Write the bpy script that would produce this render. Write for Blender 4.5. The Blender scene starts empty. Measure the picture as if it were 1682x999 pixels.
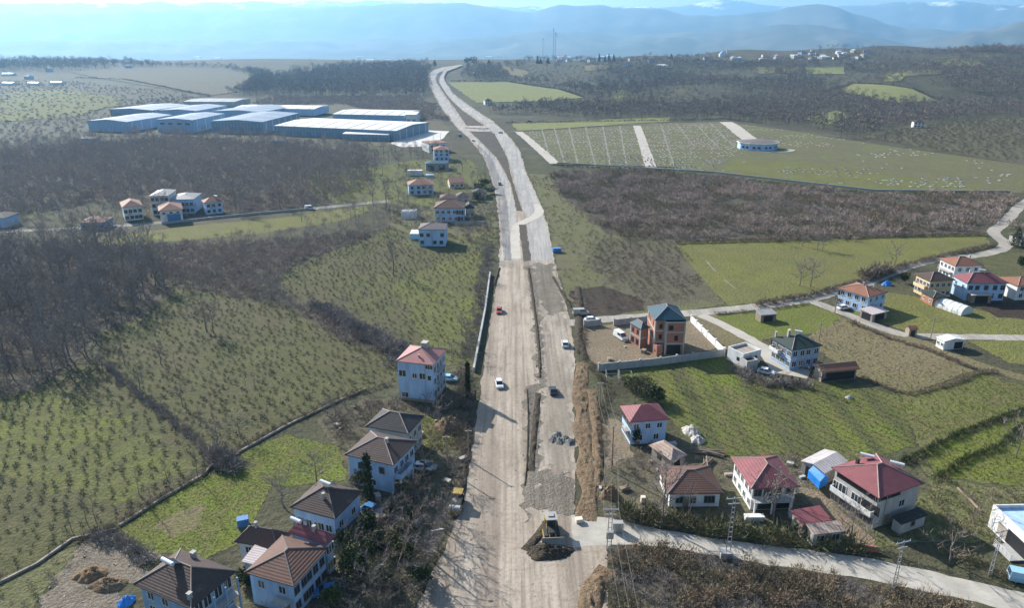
import bpy, bmesh, math, random
import numpy as np
from mathutils import Vector, noise as mnoise
from mathutils.geometry import delaunay_2d_cdt

R = math.radians
rnd = random.Random(7)
sc = bpy.context.scene
col = sc.collection

# ------------------------------------------------------------------ camera, light, exposure
FPX, CX, CY, HCAM, PITCH = 1201.0, 841.0, 499.5, 80.0, R(20.29)
cam_d = bpy.data.cameras.new("camera")
cam_d.sensor_width = 36.0
cam_d.lens = 36.0 * FPX / 1682.0
cam_d.clip_start = 1.0
cam_d.clip_end = 90000.0
cam = bpy.data.objects.new("camera", cam_d)
cam.location = (0, 0, HCAM)
cam.rotation_euler = (R(90) - PITCH, 0, 0)
col.objects.link(cam)
sc.camera = cam

SUN_EL, SUN_AZ = R(29.0), R(-43.0)          # azimuth from +Y towards +X
world = bpy.data.worlds.new("World")
sc.world = world
world.use_nodes = True
wn = world.node_tree
bgn = wn.nodes["Background"]
sky = wn.nodes.new("ShaderNodeTexSky")
sky.sky_type = 'NISHITA'
sky.sun_disc = False
sky.sun_elevation = SUN_EL
sky.sun_rotation = SUN_AZ
sky.altitude = 200
sky.air_density = 1.2
sky.dust_density = 2.0
sky.ozone_density = 3.0
wn.links.new(sky.outputs[0], bgn.inputs[0])
bgn.inputs[1].default_value = 0.08
sun_d = bpy.data.lights.new("sun", 'SUN')
sun_d.energy = 5.0
sun_d.angle = R(0.5)
sun_d.color = (1.0, 0.95, 0.88)
sun = bpy.data.objects.new("sun", sun_d)
sdir = Vector((math.sin(SUN_AZ) * math.cos(SUN_EL), math.cos(SUN_AZ) * math.cos(SUN_EL), math.sin(SUN_EL)))
sun.rotation_euler = sdir.to_track_quat('Z', 'Y').to_euler()
sun.location = sdir * 300
col.objects.link(sun)
sc.view_settings.view_transform = 'Standard'
sc.view_settings.look = 'None'
sc.view_settings.exposure = 1.0
sc.view_settings.gamma = 1.0
sc.render.engine = 'CYCLES'
sc.cycles.max_bounces = 4
sc.cycles.diffuse_bounces = 2
sc.cycles.glossy_bounces = 1
sc.cycles.transmission_bounces = 1
sc.cycles.volume_bounces = 2
sc.cycles.transparent_max_bounces = 4
sc.cycles.use_denoising = True
HAZE_DENSITY = 8.0e-5
HAZE_COLOR = (0.34, 0.66, 1.0)

# ------------------------------------------------------------------ terrain and picture measurements
def sst(a, b, x):
    t = np.clip((np.asarray(x, float) - a) / (b - a), 0, 1)
    return t * t * (3 - 2 * t)

def terrain(x, y):
    x = np.asarray(x, float); y = np.asarray(y, float)
    far = sst(560, 1000, y)
    h = 14 * sst(1250, 1850, y) + 27 * sst(850, 1850, y) * sst(150, 900, x)
    h = h - 6 * sst(1250, 1850, y) * sst(-150, -560, x) + 7 * sst(900, 1450, y) * sst(-150, -560, x)
    h = h + far * (3.0 * np.sin(x / 173 + 1.3) * np.sin(y / 231 + .4) + 2.0 * np.sin(x / 97 + y / 143)) + sst(780, 1150, y) * sst(120, 380, x) * (8.0 * np.sin(x / 118 + 2.1) * np.sin(y / 104 + x / 400) + 4.0 * np.sin(x / 61 - y / 77))
    h = h - 9 * sst(650, 820, y) * (1 - sst(900, 1150, y)) * sst(60, 200, x) * 0.6
    drop = sst(2050, 3300, y)
    return h * (1 - drop) - 95 * drop

def terr(x, y):
    return float(terrain(x, y))

cP, sP = math.cos(PITCH), math.sin(PITCH)
def ray(px, py):
    a = (px - CX) / FPX; b = (CY - py) / FPX
    return a, cP + b * sP, -sP + b * cP

def P(px, py, z=0.0):
    a, f, u = ray(px, py)
    t = (z - HCAM) / u
    return Vector((a * t, f * t, z))

def G(px, py):
    a, f, u = ray(px, py)
    if u > -0.01:
        u = -0.01
    t = HCAM / -u
    if f * t < 520:
        return Vector((a * t, f * t, 0.0))
    t = 480.0; dt = 6.0
    while t < 9000:
        x, y, z = a * t, f * t, HCAM + u * t
        if z <= terr(x, y):
            lo, hi = t - dt, t
            for _ in range(12):
                m = (lo + hi) / 2
                if HCAM + u * m <= terr(a * m, f * m): hi = m
                else: lo = m
            t = hi
            break
        t += dt; dt *= 1.01
    return Vector((a * t, f * t, terr(a * t, f * t)))

def GD(px, depth):
    """ground point at a known distance along the bearing of column px"""
    a, f, u = ray(px, 100)
    x = a / f * depth
    return Vector((x, depth, terr(x, depth)))

def height_at(px_base, py_top, base):
    """real height of an upright thing whose top shows at row py_top"""
    a, f, u = ray(px_base, py_top)
    t = base.y / f
    return HCAM + u * t - base.z

# ------------------------------------------------------------------ objects
def tag(o, label=None, cat=None, group=None, kind=None):
    if label: o["label"] = label
    if cat: o["category"] = cat
    if group: o["group"] = group
    if kind: o["kind"] = kind
    return o

def empty(name, loc, rz=0.0):
    o = bpy.data.objects.new(name, None)
    o.empty_display_size = 0.5
    o.location = loc
    o.rotation_euler = (0, 0, rz)
    col.objects.link(o)
    return o

def link(name, me, parent=None):
    o = bpy.data.objects.new(name, me)
    col.objects.link(o)
    if parent: o.parent = parent
    return o

class MB:
    def __init__(s):
        s.v = []; s.f = []; s.m = []; s.smooth = False
    def add(s, vs, fs, m=0):
        b = len(s.v)
        s.v.extend([tuple(v) for v in vs])
        for f in fs:
            s.f.append([b + i for i in f]); s.m.append(m)
        return s
    def box(s, x0, x1, y0, y1, z0, z1, m=0):
        vs = [(x0,y0,z0),(x1,y0,z0),(x1,y1,z0),(x0,y1,z0),(x0,y0,z1),(x1,y0,z1),(x1,y1,z1),(x0,y1,z1)]
        return s.add(vs, [(0,3,2,1),(4,5,6,7),(0,1,5,4),(1,2,6,5),(2,3,7,6),(3,0,4,7)], m)
    def prism(s, poly, z0, z1, m=0):
        n = len(poly)
        vs = [(p[0], p[1], z0) for p in poly] + [(p[0], p[1], z1) for p in poly]
        fs = [tuple(range(n - 1, -1, -1)), tuple(range(n, 2 * n))] + [(i, (i + 1) % n, n + (i + 1) % n, n + i) for i in range(n)]
        return s.add(vs, fs, m)
    def extr(s, prof, x0, x1, m=0):
        """profile in (y,z) extruded along x"""
        n = len(prof)
        vs = [(x0, p[0], p[1]) for p in prof] + [(x1, p[0], p[1]) for p in prof]
        fs = [tuple(range(n - 1, -1, -1)), tuple(range(n, 2 * n))] + [(i, (i + 1) % n, n + (i + 1) % n, n + i) for i in range(n)]
        return s.add(vs, fs, m)
    def tube(s, a, b, r0, r1=None, n=6, m=0, caps=True):
        a = Vector(a); b = Vector(b); r1 = r0 if r1 is None else r1
        d = (b - a)
        if d.length < 1e-6: return s
        d.normalize()
        u = d.cross(Vector((0, 0, 1)) if abs(d.z) < .9 else Vector((1, 0, 0))).normalized()
        w = d.cross(u)
        vs = []
        for c, r in ((a, r0), (b, r1)):
            for i in range(n):
                t = 2 * math.pi * i / n
                vs.append(c + u * (math.cos(t) * r) + w * (math.sin(t) * r))
        fs = [(i, (i + 1) % n, n + (i + 1) % n, n + i) for i in range(n)]
        if caps: fs += [tuple(range(n - 1, -1, -1)), tuple(range(n, 2 * n))]
        return s.add(vs, fs, m)
    def mesh(s, name, mats):
        me = bpy.data.meshes.new(name)
        me.from_pydata(s.v, [], s.f)
        for mt in (mats if isinstance(mats, (list, tuple)) else [mats]):
            me.materials.append(mt)
        me.polygons.foreach_set("material_index", s.m)
        if s.smooth:
            me.polygons.foreach_set("use_smooth", [True] * len(s.f))
        bm = bmesh.new(); bm.from_mesh(me)
        bmesh.ops.recalc_face_normals(bm, faces=bm.faces[:])
        bm.to_mesh(me); bm.free()
        me.update()
        return me
    def build(s, name, mats, parent=None):
        return link(name, s.mesh(name, mats), parent)

def tri_mesh(name, V, F, mats, midx=None):
    """fast mesh of triangles from numpy arrays"""
    V = np.asarray(V, np.float32); F = np.asarray(F, np.int32)
    me = bpy.data.meshes.new(name)
    me.vertices.add(len(V)); me.vertices.foreach_set("co", V.ravel())
    me.loops.add(F.size); me.loops.foreach_set("vertex_index", F.ravel())
    me.polygons.add(len(F))
    me.polygons.foreach_set("loop_start", np.arange(0, F.size, 3, dtype=np.int32))
    try: me.polygons.foreach_set("loop_total", np.full(len(F), 3, np.int32))
    except Exception: pass
    for mt in (mats if isinstance(mats, (list, tuple)) else [mats]):
        me.materials.append(mt)
    if midx is not None:
        me.polygons.foreach_set("material_index", np.asarray(midx, np.int32))
    me.update(calc_edges=True)
    me.validate()
    return me

# ------------------------------------------------------------------ materials
def L(r, g, b):
    """sRGB 0-255 to linear"""
    f = lambda c: ((c / 255 + .055) / 1.055) ** 2.4 if c / 255 > .04045 else c / 255 / 12.92
    return (f(r), f(g), f(b), 1)

def new_mat(name, rough=0.9, spec=0.2, metal=0.0):
    m = bpy.data.materials.new(name); m.use_nodes = True
    nt = m.node_tree
    b = nt.nodes["Principled BSDF"]
    b.inputs["Roughness"].default_value = rough
    b.inputs["Metallic"].default_value = metal
    b.inputs["Specular IOR Level"].default_value = spec
    return m, nt, b

def coords(nt, scale=(1, 1, 1), rot=0.0, world_space=True):
    if world_space:
        src = nt.nodes.new("ShaderNodeNewGeometry").outputs["Position"]
    else:
        src = nt.nodes.new("ShaderNodeTexCoord").outputs["Object"]
    mp = nt.nodes.new("ShaderNodeMapping")
    mp.inputs["Scale"].default_value = scale
    mp.inputs["Rotation"].default_value = (0, 0, rot)
    nt.links.new(src, mp.inputs["Vector"])
    return mp.outputs[0]

def noise(nt, vec, scale, detail=4, rough=.6, lo=.35, hi=.65):
    n = nt.nodes.new("ShaderNodeTexNoise")
    n.inputs["Scale"].default_value = scale
    n.inputs["Detail"].default_value = detail
    n.inputs["Roughness"].default_value = rough
    nt.links.new(vec, n.inputs["Vector"])
    mr = nt.nodes.new("ShaderNodeMapRange")
    mr.inputs[1].default_value = lo; mr.inputs[2].default_value = hi
    nt.links.new(n.outputs[0], mr.inputs[0])
    return mr.outputs[0]

def mix(nt, fac, a, b):
    n = nt.nodes.new("ShaderNodeMix"); n.data_type = 'RGBA'
    if isinstance(fac, (int, float)): n.inputs[0].default_value = fac
    else: nt.links.new(fac, n.inputs[0])
    for i, v in ((6, a), (7, b)):
        if isinstance(v, (tuple, list)): n.inputs[i].default_value = v
        else: nt.links.new(v, n.inputs[i])
    return n.outputs[2]

def bump(nt, b, h, strength=.4, dist=.3):
    n = nt.nodes.new("ShaderNodeBump")
    n.inputs["Strength"].default_value = strength
    n.inputs["Distance"].default_value = dist
    nt.links.new(h, n.inputs["Height"])
    nt.links.new(n.outputs[0], b.inputs["Normal"])

def c4(c): return (c[0], c[1], c[2], 1)

def ground_mat(name, a, b, c, big=.03, mid=.25, fine=1.6, stripe=None, bmp=.5):
    """a,b mix in wide patches, c speckles; stripe=(angle deg, wavelength m, colour, amount)"""
    m, nt, bs = new_mat(name, .95, .1)
    v = coords(nt)
    f1 = noise(nt, v, big, 5, .65, .40, .62)
    f2 = noise(nt, v, mid, 5, .7, .42, .66)
    f3 = noise(nt, v, fine, 3, .7, .40, .70)
    k = mix(nt, f1, c4(a), c4(b))
    k = mix(nt, f2, k, c4(c))
    d = mix(nt, f3, k, (0.03, 0.032, 0.02, 1))
    k = mix(nt, .5, k, d)
    f4 = noise(nt, v, fine * 2.7, 2, .6, .38, .68)
    k = mix(nt, f4, k, mix(nt, .38, k, (0.028, 0.027, 0.018, 1)))
    f5 = noise(nt, v, big * 3.3, 6, .75, .52, .72)
    k = mix(nt, f5, k, mix(nt, .35, k, (.19, .16, .09, 1)))
    if stripe:
        ang, wl, sc_, amt = stripe
        vs = coords(nt, (1 / wl, .02 / wl, 0), R(ang))
        w = nt.nodes.new("ShaderNodeTexNoise"); w.inputs["Scale"].default_value = 1.0
        w.inputs["Detail"].default_value = 3
        nt.links.new(vs, w.inputs["Vector"])
        mr = nt.nodes.new("ShaderNodeMapRange"); mr.inputs[1].default_value = .45; mr.inputs[2].default_value = .62
        mr.inputs[4].default_value = amt
        nt.links.new(w.outputs[0], mr.inputs[0])
        k = mix(nt, mr.outputs[0], k, c4(sc_))
    nt.links.new(k, bs.inputs["Base Color"])
    bump(nt, bs, f3, bmp, .35)
    return m

def plain(name, c, rough=.8, var=.18, scale=.7, metal=0.0, spec=.3, obj=True):
    """painted or built surface with dirt and streaks"""
    m, nt, bs = new_mat(name, rough, spec, metal)
    v = coords(nt, (1, 1, .35), 0, not obj)
    f = noise(nt, v, scale, 5, .65, .3, .75)
    v2 = coords(nt, (1, 1, 1), 0, not obj)
    f2 = noise(nt, v2, scale * 7, 3, .6, .3, .8)
    dk = tuple(x * (1 - var * 1.6) for x in c[:3])
    lt = tuple(min(1, x * (1 + var * .5)) for x in c[:3])
    k = mix(nt, f, c4(lt), c4(dk))
    k2 = mix(nt, f2, k, c4(dk))
    k = mix(nt, .3, k, k2)
    nt.links.new(k, bs.inputs["Base Color"])
    return m

def tile_mat(name, c, d, rough=.75):
    """roof tiles: courses down the slope, weathered patches"""
    m, nt, bs = new_mat(name, rough, .25)
    v = coords(nt, (1, 1, 1), 0, False)
    sep = nt.nodes.new("ShaderNodeSeparateXYZ"); nt.links.new(v, sep.inputs[0])
    w = nt.nodes.new("ShaderNodeMath"); w.operation = 'MULTIPLY'; w.inputs[1].default_value = 34.0
    nt.links.new(sep.outputs[2], w.inputs[0])
    s = nt.nodes.new("ShaderNodeMath"); s.operation = 'SINE'; nt.links.new(w.outputs[0], s.inputs[0])
    mr = nt.nodes.new("ShaderNodeMapRange"); mr.inputs[1].default_value = -1; mr.inputs[2].default_value = 1
    mr.inputs[4].default_value = .30
    nt.links.new(s.outputs[0], mr.inputs[0])
    f = noise(nt, v, .45, 6, .7, .35, .7)
    f2 = noise(nt, v, 4.0, 3, .7, .35, .75)
    k = mix(nt, f, c4(c), c4(d))
    dk = tuple(x * .5 for x in d[:3])
    k = mix(nt, mr.outputs[0], k, c4(dk))
    k2 = mix(nt, f2, k, c4(dk)); k = mix(nt, .5, k, k2)
    f3 = noise(nt, v, .9, 5, .75, .55, .72)
    k = mix(nt, f3, k, mix(nt, .5, k, (.17,.15,.11,1)))
    nt.links.new(k, bs.inputs["Base Color"])
    bump(nt, bs, s.outputs[0], .3, .05)
    return m

def sheet_mat(name, c, d, pitch=.9, rough=.45, amount=.25, ang=0.0):
    """ribbed metal sheet roof"""
    m, nt, bs = new_mat(name, max(rough, .6), .18)
    v = coords(nt, (1, 1, 1), ang, False)
    w = nt.nodes.new("ShaderNodeTexWave"); w.wave_type = 'BANDS'; w.bands_direction = 'X'
    w.inputs["Scale"].default_value = 0.314 / pitch * 2
    w.inputs["Distortion"].default_value = 0
    nt.links.new(v, w.inputs["Vector"])
    f = noise(nt, v, .5, 5, .7, .35, .75)
    k = mix(nt, f, c4(c), c4(d))
    mm = nt.nodes.new("ShaderNodeMath"); mm.operation = 'MULTIPLY'; mm.inputs[1].default_value = amount
    nt.links.new(w.outputs[0], mm.inputs[0])
    k = mix(nt, mm.outputs[0], k, c4(tuple(x * .55 for x in d[:3])))
    nt.links.new(k, bs.inputs["Base Color"])
    bump(nt, bs, w.outputs[0], .4, .05)
    return m

def twig_mat(name, a, b, c=None, scale=.06, spread=.35):
    m, nt, bs = new_mat(name, .9, .1)
    v = coords(nt)
    f = noise(nt, v, scale, 3, .6, .38, .62)
    k = mix(nt, f, c4(a), c4(b))
    if c:
        oi = nt.nodes.new("ShaderNodeObjectInfo")
        mm = nt.nodes.new("ShaderNodeMath"); mm.operation = 'MULTIPLY'; mm.inputs[1].default_value = .6
        nt.links.new(oi.outputs["Random"], mm.inputs[0])
        k = mix(nt, mm.outputs[0], k, c4(c))
    f2 = noise(nt, v, 1.1, 2, .6, .3, .7)
    k2 = mix(nt, f2, k, c4(tuple(x * .45 for x in a[:3])))
    k = mix(nt, spread, k, k2)
    nt.links.new(k, bs.inputs["Base Color"])
    return m

M = {}
# ground covers
M['ground'] = ground_mat('ground', (.095,.100,.048), (.105,.092,.062), (.065,.062,.042), .012, .09, .7)
M['far_ground'] = ground_mat('far_ground', (0.102,0.100,0.056), (0.089,0.081,0.053), (0.064,0.060,0.049), .006, .03, .2)
M['grass'] = ground_mat('grass', (0.168,0.193,0.048), (0.140,0.147,0.048), (0.175,0.154,0.070), .035, .22, 1.4)
M['grass_bright'] = ground_mat('grass_bright', (0.178,0.222,0.035), (0.136,0.167,0.032), (0.173,0.161,0.060), .05, .3, 1.5)
M['pasture'] = ground_mat('pasture', (0.206,0.206,0.055), (0.181,0.169,0.062), (0.150,0.156,0.050), .02, .12, 1.1, (-62, 3.5, (0.131,0.138,0.047), .35))
M['pasture_far'] = ground_mat('pasture_far', (0.252,0.270,0.084), (0.258,0.246,0.102), (0.198,0.222,0.078), .015, .08, .6)
M['orchard'] = ground_mat('orchard', (0.131,0.135,0.053), (0.131,0.112,0.065), (0.088,0.092,0.040), .03, .30, 1.5)
M['orchard_green'] = ground_mat('orchard_green', (0.175,0.193,0.045), (0.140,0.147,0.056), (0.112,0.112,0.050), .04, .3, 1.5)
M['rows'] = ground_mat('rows', (0.161,0.200,0.033), (0.122,0.135,0.041), (0.174,0.155,0.064), .03, .2, 1.3, (143, 4.2, (0.075,0.080,0.036), .8))
M['scrub'] = ground_mat('scrub', (0.155,0.135,0.095), (0.138,0.141,0.069), (0.113,0.097,0.078), .03, .25, 1.4)
M['scrub_olive'] = ground_mat('scrub_olive', (0.179,0.179,0.081), (0.171,0.150,0.098), (0.130,0.139,0.057), .03, .25, 1.4)
M['stubble'] = ground_mat('stubble', (0.247,0.203,0.113), (0.187,0.173,0.074), (0.196,0.157,0.097), .03, .2, 1.4)
M['litter'] = ground_mat('litter', (.115,.095,.078), (.098,.092,.062), (.072,.062,.054), .03, .25, 1.4)
M['ploughed'] = ground_mat('ploughed', (.085,.062,.050), (.070,.052,.042), (.060,.045,.038), .05, .3, 1.6, (20, 1.6, (.04,.03,.026), .6))
M['yard'] = ground_mat('yard', (0.322,0.247,0.172), (0.254,0.187,0.128), (0.224,0.194,0.135), .06, .35, 1.8)
M['bare_earth'] = ground_mat('bare_earth', (.24,.20,.155), (.165,.13,.10), (.29,.25,.20), .08, .35, 1.8)
M['concrete_yard'] = plain('concrete_yard', (.55,.53,.49), .8, .12, .1, obj=False)
M['median'] = ground_mat('median', (.105,.090,.075), (.085,.075,.062), (.13,.11,.09), .05, .3, 1.5)
M['soil'] = ground_mat('soil', (0.270,0.184,0.113), (0.207,0.140,0.088), (0.297,0.225,0.153), .12, .6, 2.4, None, .8)
M['dark_soil'] = ground_mat('dark_soil', (.105,.085,.066), (.080,.066,.052), (.13,.105,.08), .2, .8, 2.6, None, .9)
M['gravel'] = ground_mat('gravel', (.34,.335,.32), (.26,.26,.25), (.40,.39,.37), .3, 1.0, 3.0, None, .9)
M['mud'] = ground_mat('mud', (.27,.235,.19), (.19,.165,.135), (.30,.265,.215), .1, .5, 2.0, (8, 1.1, (.13,.11,.09), .6))

def road_mat(name, a, b, ang, c, big=.06):
    m, nt, bs = new_mat(name, .92, .1)
    v = coords(nt)
    f1 = noise(nt, v, big, 5, .6, .38, .64)
    k = mix(nt, f1, c4(a), c4(b))
    for wl, amt in ((.9, .7), (2.8, .7), (6.5, .5)):
        vs = coords(nt, (1 / wl, .018 / wl, 0), R(ang))
        w = nt.nodes.new("ShaderNodeTexNoise"); w.inputs["Scale"].default_value = 1; w.inputs["Detail"].default_value = 4
        w.inputs["Roughness"].default_value = .6
        nt.links.new(vs, w.inputs["Vector"])
        mr = nt.nodes.new("ShaderNodeMapRange"); mr.inputs[1].default_value = .46; mr.inputs[2].default_value = .66
        mr.inputs[4].default_value = amt
        nt.links.new(w.outputs[0], mr.inputs[0])
        k = mix(nt, mr.outputs[0], k, c4(c))
    fb = noise(nt, coords(nt, (1, .28, 1), R(ang)), .33, 7, .72, .50, .70)
    k = mix(nt, fb, k, mix(nt, .6, k, c4(tuple(x * .8 for x in c))))
    fl = noise(nt, coords(nt, (1, .12, 1), R(ang)), .21, 5, .65, .52, .72)
    k = mix(nt, fl, k, mix(nt, .55, k, (.52,.47,.40,1)))
    f3 = noise(nt, v, 1.2, 4, .75, .45, .75)
    k2 = mix(nt, f3, k, c4(tuple(x * .55 for x in c))); k = mix(nt, .4, k, k2)
    nt.links.new(k, bs.inputs["Base Color"])
    bump(nt, bs, f3, .25, .2)
    return m
M['dirt_road'] = road_mat('dirt_road', (.445,.38,.305), (.36,.305,.24), -5, (.185,.15,.12))
M['pavement'] = road_mat('pavement', (.42,.40,.365), (.34,.325,.30), -3, (.25,.24,.225))
M['asphalt'] = road_mat('asphalt', (.26,.25,.235), (.22,.21,.20), -3, (.15,.145,.14))
M['grey_dirt'] = road_mat('grey_dirt', (.36,.315,.255), (.29,.255,.205), -2, (.17,.145,.115))
M['track_light'] = plain('track_light', (.46,.42,.36), .95, .12, .3, obj=False)
M['lane'] = road_mat('lane', (.40,.37,.32), (.33,.305,.265), 70, (.27,.245,.21))
M['chalk'] = plain('chalk', (.43,.40,.345), .95, .22, .3, obj=False)
M['grave'] = plain('grave_stone', (.30,.295,.28), .9, .25, .3, obj=False)
M['faint_path'] = plain('faint_path', (.21,.20,.155), .95, .2, .3, obj=False)
M['path'] = plain('path', (.42,.385,.33), .95, .15, .2, obj=False)
# buildings
M['white'] = plain('white_render', (.74,.74,.72), .85, .20)
M['bluewhite'] = plain('blue_white_render', (.41,.58,.80), .85, .20)
M['grey'] = plain('grey_render', (.45,.44,.42), .9, .18)
M['cream'] = plain('cream_render', (.66,.60,.48), .9, .12)
M['yellow'] = plain('yellow_render', (.66,.50,.28), .9, .12)
M['blue'] = plain('blue_render', (.30,.44,.62), .85, .20)
M['stone'] = plain('rough_plaster', (.36,.31,.26), .95, .3)
M['concrete'] = plain('concrete', (.42,.41,.385), .9, .15)
M['wallgrey'] = plain('precast_wall', (.40,.40,.385), .9, .2)
M['dark'] = plain('opening_shade', (.018,.019,.022), .6, .1)  # near-black colour stands in for the shade inside openings
M['glass'] = plain('window_glass', (.035,.045,.06), .12, .1, spec=.6)
M['frame'] = plain('window_frame', (.62,.62,.60), .6, .06)
M['frame_dark'] = plain('window_frame_dark', (.20,.17,.14), .6, .06)
M['brown_tile'] = tile_mat('brown_tile', (.175,.092,.068), (.118,.070,.055))
M['dark_brown_tile'] = tile_mat('dark_brown_tile', (.098,.066,.055), (.070,.052,.048))
M['charcoal_tile'] = tile_mat('charcoal_tile', (.055,.052,.052), (.042,.040,.042))
M['orange_tile'] = tile_mat('orange_tile', (.33,.145,.085), (.24,.115,.075))
M['pale_tile'] = tile_mat('pale_red_tile', (.34,.17,.13), (.26,.14,.11))
M['pink_sheet'] = sheet_mat('pink_sheet', (.42,.19,.175), (.36,.17,.155), 1.1)
M['red_sheet'] = sheet_mat('red_sheet', (.245,.082,.092), (.165,.068,.072), 1.0, .6, .08)
M['green_sheet'] = sheet_mat('green_sheet', (.040,.058,.050), (.034,.048,.042), 1.0, .5, .15)
M['teal_sheet'] = sheet_mat('teal_sheet', (.035,.085,.115), (.032,.072,.095), 1.0, .45, .15)
M['patched_sheet'] = sheet_mat('patched_sheet', (.55,.53,.53), (.36,.30,.28), 1.4, .6, .5)
M['stripe_sheet'] = sheet_mat('stripe_sheet', (.62,.55,.53), (.50,.42,.41), 1.0, .5, .7)
M['rust_sheet'] = sheet_mat('rust_sheet', (.42,.35,.30), (.25,.15,.11), 1.2, .7, .4)
M['grey_sheet'] = sheet_mat('grey_sheet', (.34,.34,.34), (.24,.235,.23), 1.2, .6, .3)
M['white_sheet'] = sheet_mat('white_sheet', (.70,.70,.68), (.58,.58,.56), 6.0, .40, .12)
M['blue_sheet'] = sheet_mat('blue_grey_sheet', (.21,.28,.37), (.17,.23,.31), 5.0, .6, .4)
M['panel_wall'] = sheet_mat('panel_wall', (.24,.34,.44), (.20,.29,.38), 6.0, .6, .45)
M['ridge'] = plain('ridge_cap', (.34,.27,.24), .85, .15)
M['ridge_dark'] = plain('ridge_cap_dark', (.16,.14,.135), .85, .15)
M['steel'] = plain('galvanised_steel', (.42,.43,.43), .5, .12, spec=.5, metal=.3)
M['cable'] = plain('cable_sheath', (.20,.20,.20), .7, .05)
M['rail'] = plain('railing', (.50,.52,.54), .5, .1)
M['solar'] = plain('solar_panel', (.03,.05,.09), .15, .1, spec=.6)
M['tank'] = plain('tank_white', (.66,.68,.70), .4, .08)
M['poly'] = plain('plastic_sheet', (.66,.68,.66), .4, .14, .9, spec=.5)
M['tarp'] = plain('blue_tarpaulin', (.02,.20,.62), .45, .18, 1.5, spec=.4)
M['white_cloth'] = plain('white_sheeting', (.56,.54,.50), .8, .5, 1.6)
M['wood'] = plain('weathered_wood', (.28,.22,.165), .9, .25)
M['hay'] = plain('dry_stalks', (.24,.155,.085), .95, .35, 1.5)
M['tyre'] = plain('tyre_rubber', (.02,.02,.02), .9, .1)
M['car_white'] = plain('paint_white', (.72,.72,.72), .25, .04, spec=.6)
M['car_dark'] = plain('paint_dark', (.045,.045,.055), .25, .05, spec=.6)
M['car_red'] = plain('paint_red', (.42,.055,.035), .25, .05, spec=.6)
M['car_blue'] = plain('paint_blue', (.06,.19,.42), .25, .05, spec=.6)
M['car_ltblue'] = plain('paint_light_blue', (.30,.52,.66), .25, .05, spec=.6)
M['lamp_glass'] = plain('lamp_glass', (.6,.6,.55), .2, .05, spec=.6)
M['tail'] = plain('tail_lamp', (.30,.02,.02), .25, .05, spec=.6)
M['machine_yellow'] = plain('machine_yellow', (.36,.25,.06), .55, .2)
M['machine_dark'] = plain('machine_dark', (.045,.043,.04), .7, .2)
M['machine_pale'] = plain('machine_pale', (.36,.355,.33), .5, .15)
# plants
M['bark'] = plain('bark', (.20,.172,.15), .95, .25, 2.0)
M['twig_grey'] = twig_mat('twig_grey', (.270,.240,.225), (.215,.200,.195), (.30,.25,.21))
M['twig_brown'] = twig_mat('twig_brown', (0.250,0.196,0.150), (0.190,0.160,0.132), (0.260,0.210,0.150))
M['twig_wood'] = twig_mat('twig_wood', (.365,.305,.265), (.285,.250,.225), (.27,.25,.21), .02)
M['twig_far'] = twig_mat('twig_far', (.225,.185,.160), (.165,.145,.130), None, .012)
M['twig_scrub'] = twig_mat('twig_scrub', (.400,.315,.260), (.300,.245,.205), None, .03)
M['twig_mixed'] = twig_mat('twig_mixed', (.270,.200,.140), (.165,.155,.095), None, .10)
M['twig_hazel'] = twig_mat('twig_hazel', (0.172,0.155,0.109), (0.132,0.138,0.075), (0.184,0.161,0.115), .08)
M['leaf_dark'] = twig_mat('leaf_dark', (0.036,0.055,0.023), (0.052,0.072,0.029), None, .4)
M['leaf_green'] = twig_mat('leaf_green', (0.090,0.126,0.034), (0.114,0.132,0.046), None, .3)
M['leaf_olive'] = twig_mat('leaf_olive', (0.112,0.128,0.056), (0.144,0.128,0.072), None, .3)
M['blade'] = twig_mat('grass_blade', (0.178,0.232,0.047), (0.170,0.170,0.062), None, .08)

# ------------------------------------------------------------------ ground, hills, mountains
def build_ground():
    ys = [-500, -250, -100, 0, 40, 90, 150, 230, 320, 420, 520]
    y = 520.0
    while y < 9500:
        y += max(14, y * .017); ys.append(y)
    ys += [11000, 14000]
    ns = 170
    V = []; F = []
    for yy in ys:
        s = np.sinh(np.linspace(-1, 1, ns) * 1.2) / math.sinh(1.2)
        x = s * (350 + 1.25 * max(yy, 0))
        V.append(np.stack([x, np.full(ns, yy), terrain(x, np.full(ns, yy)) - .02], 1))
    V = np.concatenate(V)
    for j in range(len(ys) - 1):
        a = j * ns + np.arange(ns - 1); b = a + ns
        F.append(np.stack([a, a + 1, b + 1], 1)); F.append(np.stack([a, b + 1, b], 1))
    F = np.concatenate(F)
    cen = V[F].mean(1)
    idx = (cen[:, 1] > 560).astype(np.int32)
    o = link('ground', tri_mesh('ground', V, F, [M['ground'], M['far_ground']], idx))
    o.data.polygons.foreach_set("use_smooth", [True] * len(o.data.polygons))
    tag(o, kind='structure')
build_ground()

def mountain_mat():
    m, nt, bs = new_mat('mountain_slope', .95, .05)
    v = coords(nt)
    f = noise(nt, v, .0011, 8, .6, .4, .62)
    k = mix(nt, f, (.075,.080,.055,1), (.13,.12,.09,1))
    sep = nt.nodes.new("ShaderNodeSeparateXYZ"); nt.links.new(v, sep.inputs[0])
    n2 = noise(nt, v, .0016, 8, .65, .30, .70)
    add = nt.nodes.new("ShaderNodeMath"); add.operation = 'MULTIPLY_ADD'
    add.inputs[1].default_value = 420; nt.links.new(n2, add.inputs[0]); nt.links.new(sep.outputs[2], add.inputs[2])
    mr = nt.nodes.new("ShaderNodeMapRange"); mr.inputs[1].default_value = 830; mr.inputs[2].default_value = 960
    nt.links.new(add.outputs[0], mr.inputs[0])
    k = mix(nt, mr.outputs[0], k, (.85,.87,.9,1))
    nt.links.new(k, bs.inputs["Base Color"])
    return m

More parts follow.
